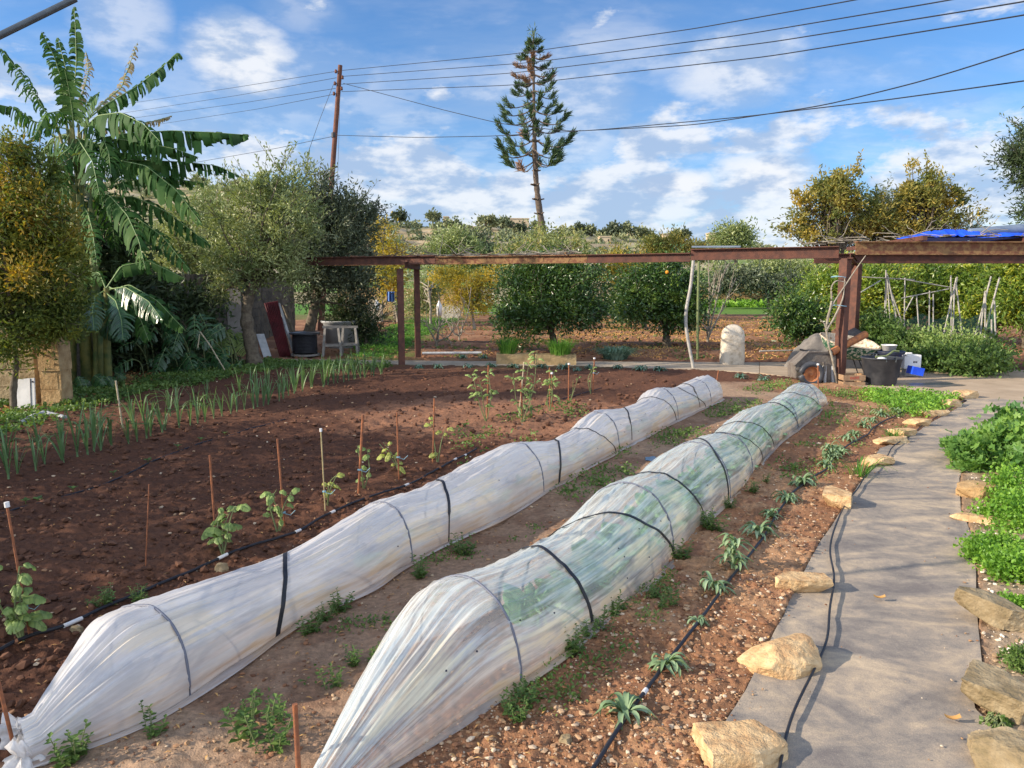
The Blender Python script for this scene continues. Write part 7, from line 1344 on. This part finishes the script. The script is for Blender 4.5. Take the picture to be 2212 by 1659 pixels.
WN = [(165, 1640, 1.3), (333, 1590, 1.0), (540, 1600, 1.5), (590, 1620, 1.3), (600, 1560, 1.0), (515, 1570, .9), (665, 1370, 1.0), (700, 1340, .9), (735, 1320, 1.1), (720, 1480, .9), (760, 1430, .8), (800, 1430, .9), (905, 1245, 1.1), (1000, 1195, 1.3), (1240, 1410, 1.2), (1265, 1380, 1.1), (1300, 1365, 1.0), (1330, 1340, 1.1), (1345, 1322, .9), (1465, 1215, 1.2), (1525, 1145, 1.3), (1548, 1155, 1.2), (1575, 1100, .9), (1622, 1068, 1.0), (1650, 1050, .8), (300, 1300, 1.0), (235, 1308, .9), (205, 1315, .7), (1100, 1545, .8), (1125, 1560, .7), (1140, 1520, .9), (1420, 1320, .8), (1450, 1310, .8), (1412, 1300, .7)]
def wl_ab(i):
    u, v, s = WN[i]; side = 'against the hem of the right tunnel' if 1220 < u < 1700 else ('between the two tunnels' if u < 1220 and v > 1180 and u > 320 else 'beside the left tunnel and drip pipe')
    return '%s nettle-like weed %s, %s counted from the left' % ('large' if s > 1.15 else ('medium' if s > .85 else 'small'), side, ordw(1 + sum(1 for w in WN if w[0] < u)))
place(wp, gp([(u, v, q * .78) for u, v, q in WN]), 'single nettle-like weeds around the tunnels', 'weed', wl_ab, smin=.95, smax=1.1)
# uncountable weed cover
def cover(name, pts, L, Wd, m, hgt=.06, per=12, kind='stuff', sig=.05):
    p = np.repeat(pts, per, 0) + re_.normal(size=(len(pts) * per, 3)) * [sig, sig, 0]; z = gzat(p[:, 0], p[:, 1]); p[:, 2] = np.maximum(z, -.01) + re_.random(len(p)) ** 1.5 * hgt; D = re_.normal(size=(len(p), 3)) * [1, 1, .4] + [0, 0, .35]
    mb = MB(); mb.leaves(p, D, L * re_.uniform(.5, 1.2, len(p)), Wd, .12, np.repeat(re_.random(len(pts)), per) * .6 + .4 * re_.random(len(p))); return tag(mb.build(name, M[m]), kind=kind)
def region(poly, n): 
    P_ = wl(poly); a = np.array(P_); out = []
    while len(out) < n:
        x = re_.uniform(a[:, 0].min(), a[:, 0].max(), 4000); y = re_.uniform(a[:, 1].min(), a[:, 1].max(), 4000); k = inpoly(x, y, P_); out += list(np.stack([x[k], y[k], 0 * x[k]], -1))
    return np.array(out[:n])
def clumpy(pts, s, th, seed): return pts[fbm(pts[:, 0] * s, pts[:, 1] * s, 3, seed) > th]
cover('weeds', clumpy(region([(-60, 960), (130, 905), (320, 850), (560, 805), (700, 800), (840, 800), (840, 786), (560, 780), (100, 850), (-60, 880)], 1900), 1.2, .44, 3), .055, .04, 'weed', .07, 8, sig=.06)
cover('weeds', clumpy(region([(1180, 1070), (1300, 1000), (1400, 950), (1480, 915), (1545, 880), (1640, 850), (1650, 880), (1540, 930), (1430, 985), (1340, 1045), (1250, 1090)], 420), 2.2, .50, 5), .032, .02, 'weed', .07, 9, sig=.03)
cover('weeds', clumpy(region([(930, 1200), (1200, 1070), (1260, 1090), (1100, 1190), (960, 1290), (700, 1450), (560, 1600), (420, 1640), (520, 1500), (760, 1330)], 500), 3.0, .60, 7), .022, .014, 'weed', .03, 6, sig=.025)
cover('weeds', clumpy(region([(1640, 1040), (1720, 960), (1800, 880), (1900, 850), (2040, 858), (2060, 875), (1960, 930), (1880, 985), (1840, 1030), (1700, 1060)], 520), 1.6, .52, 9), .036, .02, 'weed', .045, 8, sig=.04)
cover('weeds', region([(1850, 848), (1960, 850), (2060, 862), (2075, 868), (2000, 905), (1930, 890), (1870, 868)], 330), .045, .032, 'parsley', .10, 12, sig=.05)
cover('weeds', clumpy(region([(1100, 1500), (1300, 1350), (1450, 1230), (1560, 1120), (1600, 1130), (1450, 1300), (1350, 1420), (1200, 1540), (1000, 1640), (900, 1659)], 330), 2.5, .56, 11), .024, .013, 'weed', .035, 8, sig=.03)
cover('weeds', clumpy(region([(1010, 920), (1120, 890), (1300, 850), (1320, 870), (1200, 920), (1100, 990), (980, 1010), (960, 950)], 170), 2.2, .52, 13), .04, .028, 'weed', .06, 7, sig=.04)
cover('grass', clumpy(region([(770, 778), (850, 772), (900, 735), (960, 705), (1000, 690), (900, 690), (820, 715), (760, 745)], 2500), .8, .36, 15), .09, .02, 'grass', .08, 8, sig=.1)
cover('weeds', region([(1640, 664), (1780, 664), (1900, 664), (1500, 664), (1500, 650), (1900, 648)], 2600), .35, .22, 'parsley', .35, 7, sig=.3)
cover('weeds', clumpy(region([(860, 775), (1050, 775), (1500, 778), (1700, 778), (1700, 690), (1300, 690), (900, 700)], 2200), 1.2, .55, 17), .07, .04, 'weed', .05, 5, sig=.08)
cover('dry_stubble', clumpy(region([(1060, 775), (1700, 778), (1780, 700), (1500, 684), (1200, 690), (1060, 740)], 3500), 1.0, .42, 19), .09, .02, 'litter', .07, 5, sig=.1)
cover('weeds', clumpy(region([(1560, 830), (1700, 830), (1850, 850), (1860, 870), (1720, 850), (1600, 845)], 220), 1.5, .45, 21), .045, .025, 'weed', .08, 8, sig=.05)
# herbs at right of the path
def herb(u, v, rad, Hh, n, lab, m, L, Wd, seed, ht=0.):
    c = P(u, v); c[2] = float(gzat(c[0], c[1])[0]); r = np.random.default_rng(seed); th = thing('herb', lab, 'herb', c, 'herbs right of the path'); ncl = max(20, n // 60); d = unit(r.normal(size=(ncl, 3))) * (r.random((ncl, 1)) ** .35); d[:, 2] = np.abs(d[:, 2]); cc = c + d * [rad, rad, Hh] + [0, 0, ht]
    k = r.integers(0, ncl, n); p = cc[k] + r.normal(size=(n, 3)) * rad * .16; p[:, 2] = np.maximum(p[:, 2], c[2] + .01); D = d[k] * .5 + r.normal(size=(n, 3)) * .6 + [0, 0, .4]; lm = MB(); rn = r.random(ncl)[k] * .5 + .5 * r.random(n); (lm.lobed(p, D, L * r.uniform(.5, 1.15, n), rn) if m == 'mallow' else lm.leaves(p, D, L * r.uniform(.5, 1.2, n), Wd * r.uniform(.7, 1.2, n), .12, rn)); lm.build('leaves', M[m], th)
    sm = MB(); [sm.tube(resample([c + [r.normal() * .03, r.normal() * .03, -.01], (c + cc[i]) / 2 + [0, 0, .05], cc[i]], 6, 1), np.linspace(.004, .002, 6), 4, cap=False) for i in r.choice(ncl, min(ncl, 26), replace=False)]; sm.build('stem', M['gstem'], th); return th
herb(2150, 1010, .34, .34, 1500, 'large lobed-leaf mallow hanging over the right side of the path', 'mallow', .085, .085, 1); herb(2215, 985, .40, .44, 1600, 'taller mallow behind at the right edge of the photo', 'mallow', .085, .085, 2); herb(2115, 985, .22, .20, 380, 'small lobed mallow shoots spreading left over the fabric', 'mallow', .075, .075, 3)
herb(2195, 1140, .24, .20, 3600, 'bright parsley clump right of the narrow brick-like stone', 'parsley', .028, .022, 4); herb(2225, 1090, .30, .25, 3600, 'bright parsley clump behind the chunky square stone', 'parsley', .03, .024, 5); herb(2165, 1215, .20, .12, 2600, 'low parsley patch below the narrow stone', 'parsley', .026, .02, 6); herb(2210, 1250, .20, .16, 3000, 'parsley clump above the mossy slanting slab', 'parsley', .026, .02, 7); herb(2120, 1190, .13, .07, 900, 'small parsley sprig spreading onto the path edge', 'parsley', .025, .018, 8)
herb(2205, 1340, .12, .10, 1500, 'parsley tuft touching the top of the mossy slab', 'parsley', .024, .018, 9); herb(2200, 1440, .10, .07, 900, 'fine-leaved green tuft under the mossy slab', 'weed', .02, .012, 10); herb(2195, 1625, .06, .05, 180, 'little leafy weed in the lower right gravel', 'weed', .03, .025, 11); herb(2150, 1570, .05, .03, 90, 'tiny clover-like weed at the path edge low right', 'weed', .022, .02, 12)
mb = MB(); a_, b_ = P(2182, 1195), P(2196, 1262); mb.tube([a_ + [0, 0, .03], b_ + [0, 0, .02]], .012, 10); tag(mb.build('pipe', M['white_pl'], smooth=True, loc=b_), 'short white pipe piece poking out under the parsley', 'pipe')
# curled dead leaves on the path
for (u, v, lab) in [(2058, 1567, 'curled brown dead leaf low on the fabric path'), (2095, 1505, 'small dark dead leaf near the right path edge'), (1900, 1302, 'small dead leaf on the path beside the smooth slab')]:
    c_ = P(u, v) + [0, 0, .025]; mb = MB(); t_ = np.linspace(-1, 1, 9); rows = [np.stack([t_ * .03, np.full(9, y), .010 * t_ ** 2 + 60 * y * y], -1) for y in np.linspace(-.011, .011, 5)]; mb.grid(np.stack(rows) + c_); tag(mb.build('dead_leaf', M['litter'], smooth=True, loc=c_), lab, 'leaf')
# crop plants under the clear film
def cabproto(seed):
    r = np.random.default_rng(seed); mb = MB(); m2 = MB()
    for k in range(26):
        a = r.uniform(0, 2 * pi); L = r.uniform(.14, .24); e = r.uniform(.3, 1.2); d = unit([cos(a), sin(a), e]); big_leaf(mb, m2, [(0, 0, .02), np.array(d) * L * .5 + [0, 0, .02], np.array(d) * L - [0, 0, .02]], .07, nseg=8, gap=0, droop=.3, torn=0, r=r, prof=.8, rib=.003, petiole=.1, cross=2)
    o = mb.build('cauliflower_plant', M['cabbage'], smooth=True); m2.build('leaf_rib', M['mid'], o); return o
cbs = [cabproto(s) for s in (90, 91, 92)]; C2 = []
for i in np.linspace(80, 440, 20): k = int(i); c_ = c2.q[k] + c2.nn[k] * c2.w[k] * .5; s = min(1.35, c2.w[k] * c2.A[k] / .25) * .92; C2.append(np.array([c_[0], c_[1], 0.0, s]))
place(cbs, C2, 'crop plants under the clear film', 'cauliflower', lambda i: 'leafy green crop plant under the clear film, %s from the near end' % ordw(i + 1), smin=.9, smax=1.0)
C1 = []
for i in np.linspace(100, 440, 15): k = int(i); c_ = c1.q[k] + c1.nn[k] * c1.w[k] * .5; C1.append(np.array([c_[0], c_[1], 0.0, min(.9, c1.w[k] * c1.A[k] / .25 * .5)]))
place(cbs, C1, 'small plants under the whitish film', 'lettuce', lambda i: 'faint young plant under the whitish film, %s from the near end' % ordw(i + 1), smin=.8, smax=1.0)
# ================================================================ hillside scrub (one mass) and single ridge trees
n = 1500; yy_ = re_.uniform(78, 262, n); uu_ = re_.uniform(-150, 2350, n); xx_ = (uu_ - 1106) / f * yy_; hz_ = hill(xx_, yy_); k = (fbm(xx_ * .035, yy_ * .05, 3, 71) > .40) & ((hz_ > 4) | (re_.random(n) < .12)); k |= (yy_ > 235) & (re_.random(n) < .25)
xx_, yy_, hz_ = xx_[k], yy_[k], hz_[k]; per = 46; sz = re_.uniform(.8, 2.2, len(xx_)) * (yy_ / 170); r_ = unit(re_.normal(size=(len(xx_) * per, 3))) * (re_.random((len(xx_) * per, 1)) ** .4); r_[:, 2] = np.abs(r_[:, 2]); c_ = np.repeat(np.stack([xx_, yy_, hz_ - .2], -1), per, 0); s_ = np.repeat(sz, per)[:, None]
mb = MB(); mb.leaves(c_ + r_ * s_ * [1.1, 1.1, .85], re_.normal(size=(len(c_), 3)) + [0, 0, .4], .75 * np.repeat(sz, per) ** .5, .5 * np.repeat(sz, per) ** .5, .2, np.clip(np.repeat(re_.random(len(xx_)), per) * .7 + .3 * re_.random(len(c_)), 0, 1)); tag(mb.build('scrub', M['scrub'], ), kind='stuff')
for i, (u, v, ru, rv) in enumerate([(863, 466, 14, 8), (935, 468, 13, 6), (1162, 489, 9, 7), (1253, 493, 10, 9), (1275, 496, 9, 6), (1232, 500, 11, 8), (1325, 493, 9, 9), (1352, 494, 11, 10), (1385, 500, 10, 7), (1310, 506, 12, 6), (1400, 508, 14, 7), (1459, 504, 14, 9), (1478, 506, 10, 6), (1050, 476, 18, 7), (1085, 480, 20, 9), (1120, 494, 16, 7), (430, 392, 16, 9), (520, 396, 18, 9), (600, 402, 14, 8), (980, 484, 20, 10)]):
    d = 238; tree('small dark tree on the skyline ridge, %s from the left' % ordw(1 + sorted([863, 935, 1162, 1253, 1275, 1232, 1325, 1352, 1385, 1310, 1400, 1459, 1478, 1050, 1085, 1120, 430, 520, 600, 980]).index(u)), 'tree', 'hill_tree', [(u, v + rv + 8, d), (u, v + rv, d), (u, v, d)], [(u, v, d, ru, rv), (u - ru * .5, v + rv * .3, d, ru * .6, rv * .6), (u + ru * .5, v + rv * .2, d, ru * .5, rv * .7)], 380, 1.1, .7, 'scrub' if i % 3 else 'olive_dark', 'bark', .3, .6, .2, 22, 4, 200 + i, 'trees along the ridge', .12, shoots=0, base_z=float(hill(W(u, v, d)[0], d)) - .3)

# prototypes that were never placed
for o in [o for o in S.objects if o.parent is None and o.type == 'MESH' and not (o.get('label') or o.get('kind'))]: 
    for ch in list(o.children): bpy.data.objects.remove(ch)
    bpy.data.objects.remove(o)
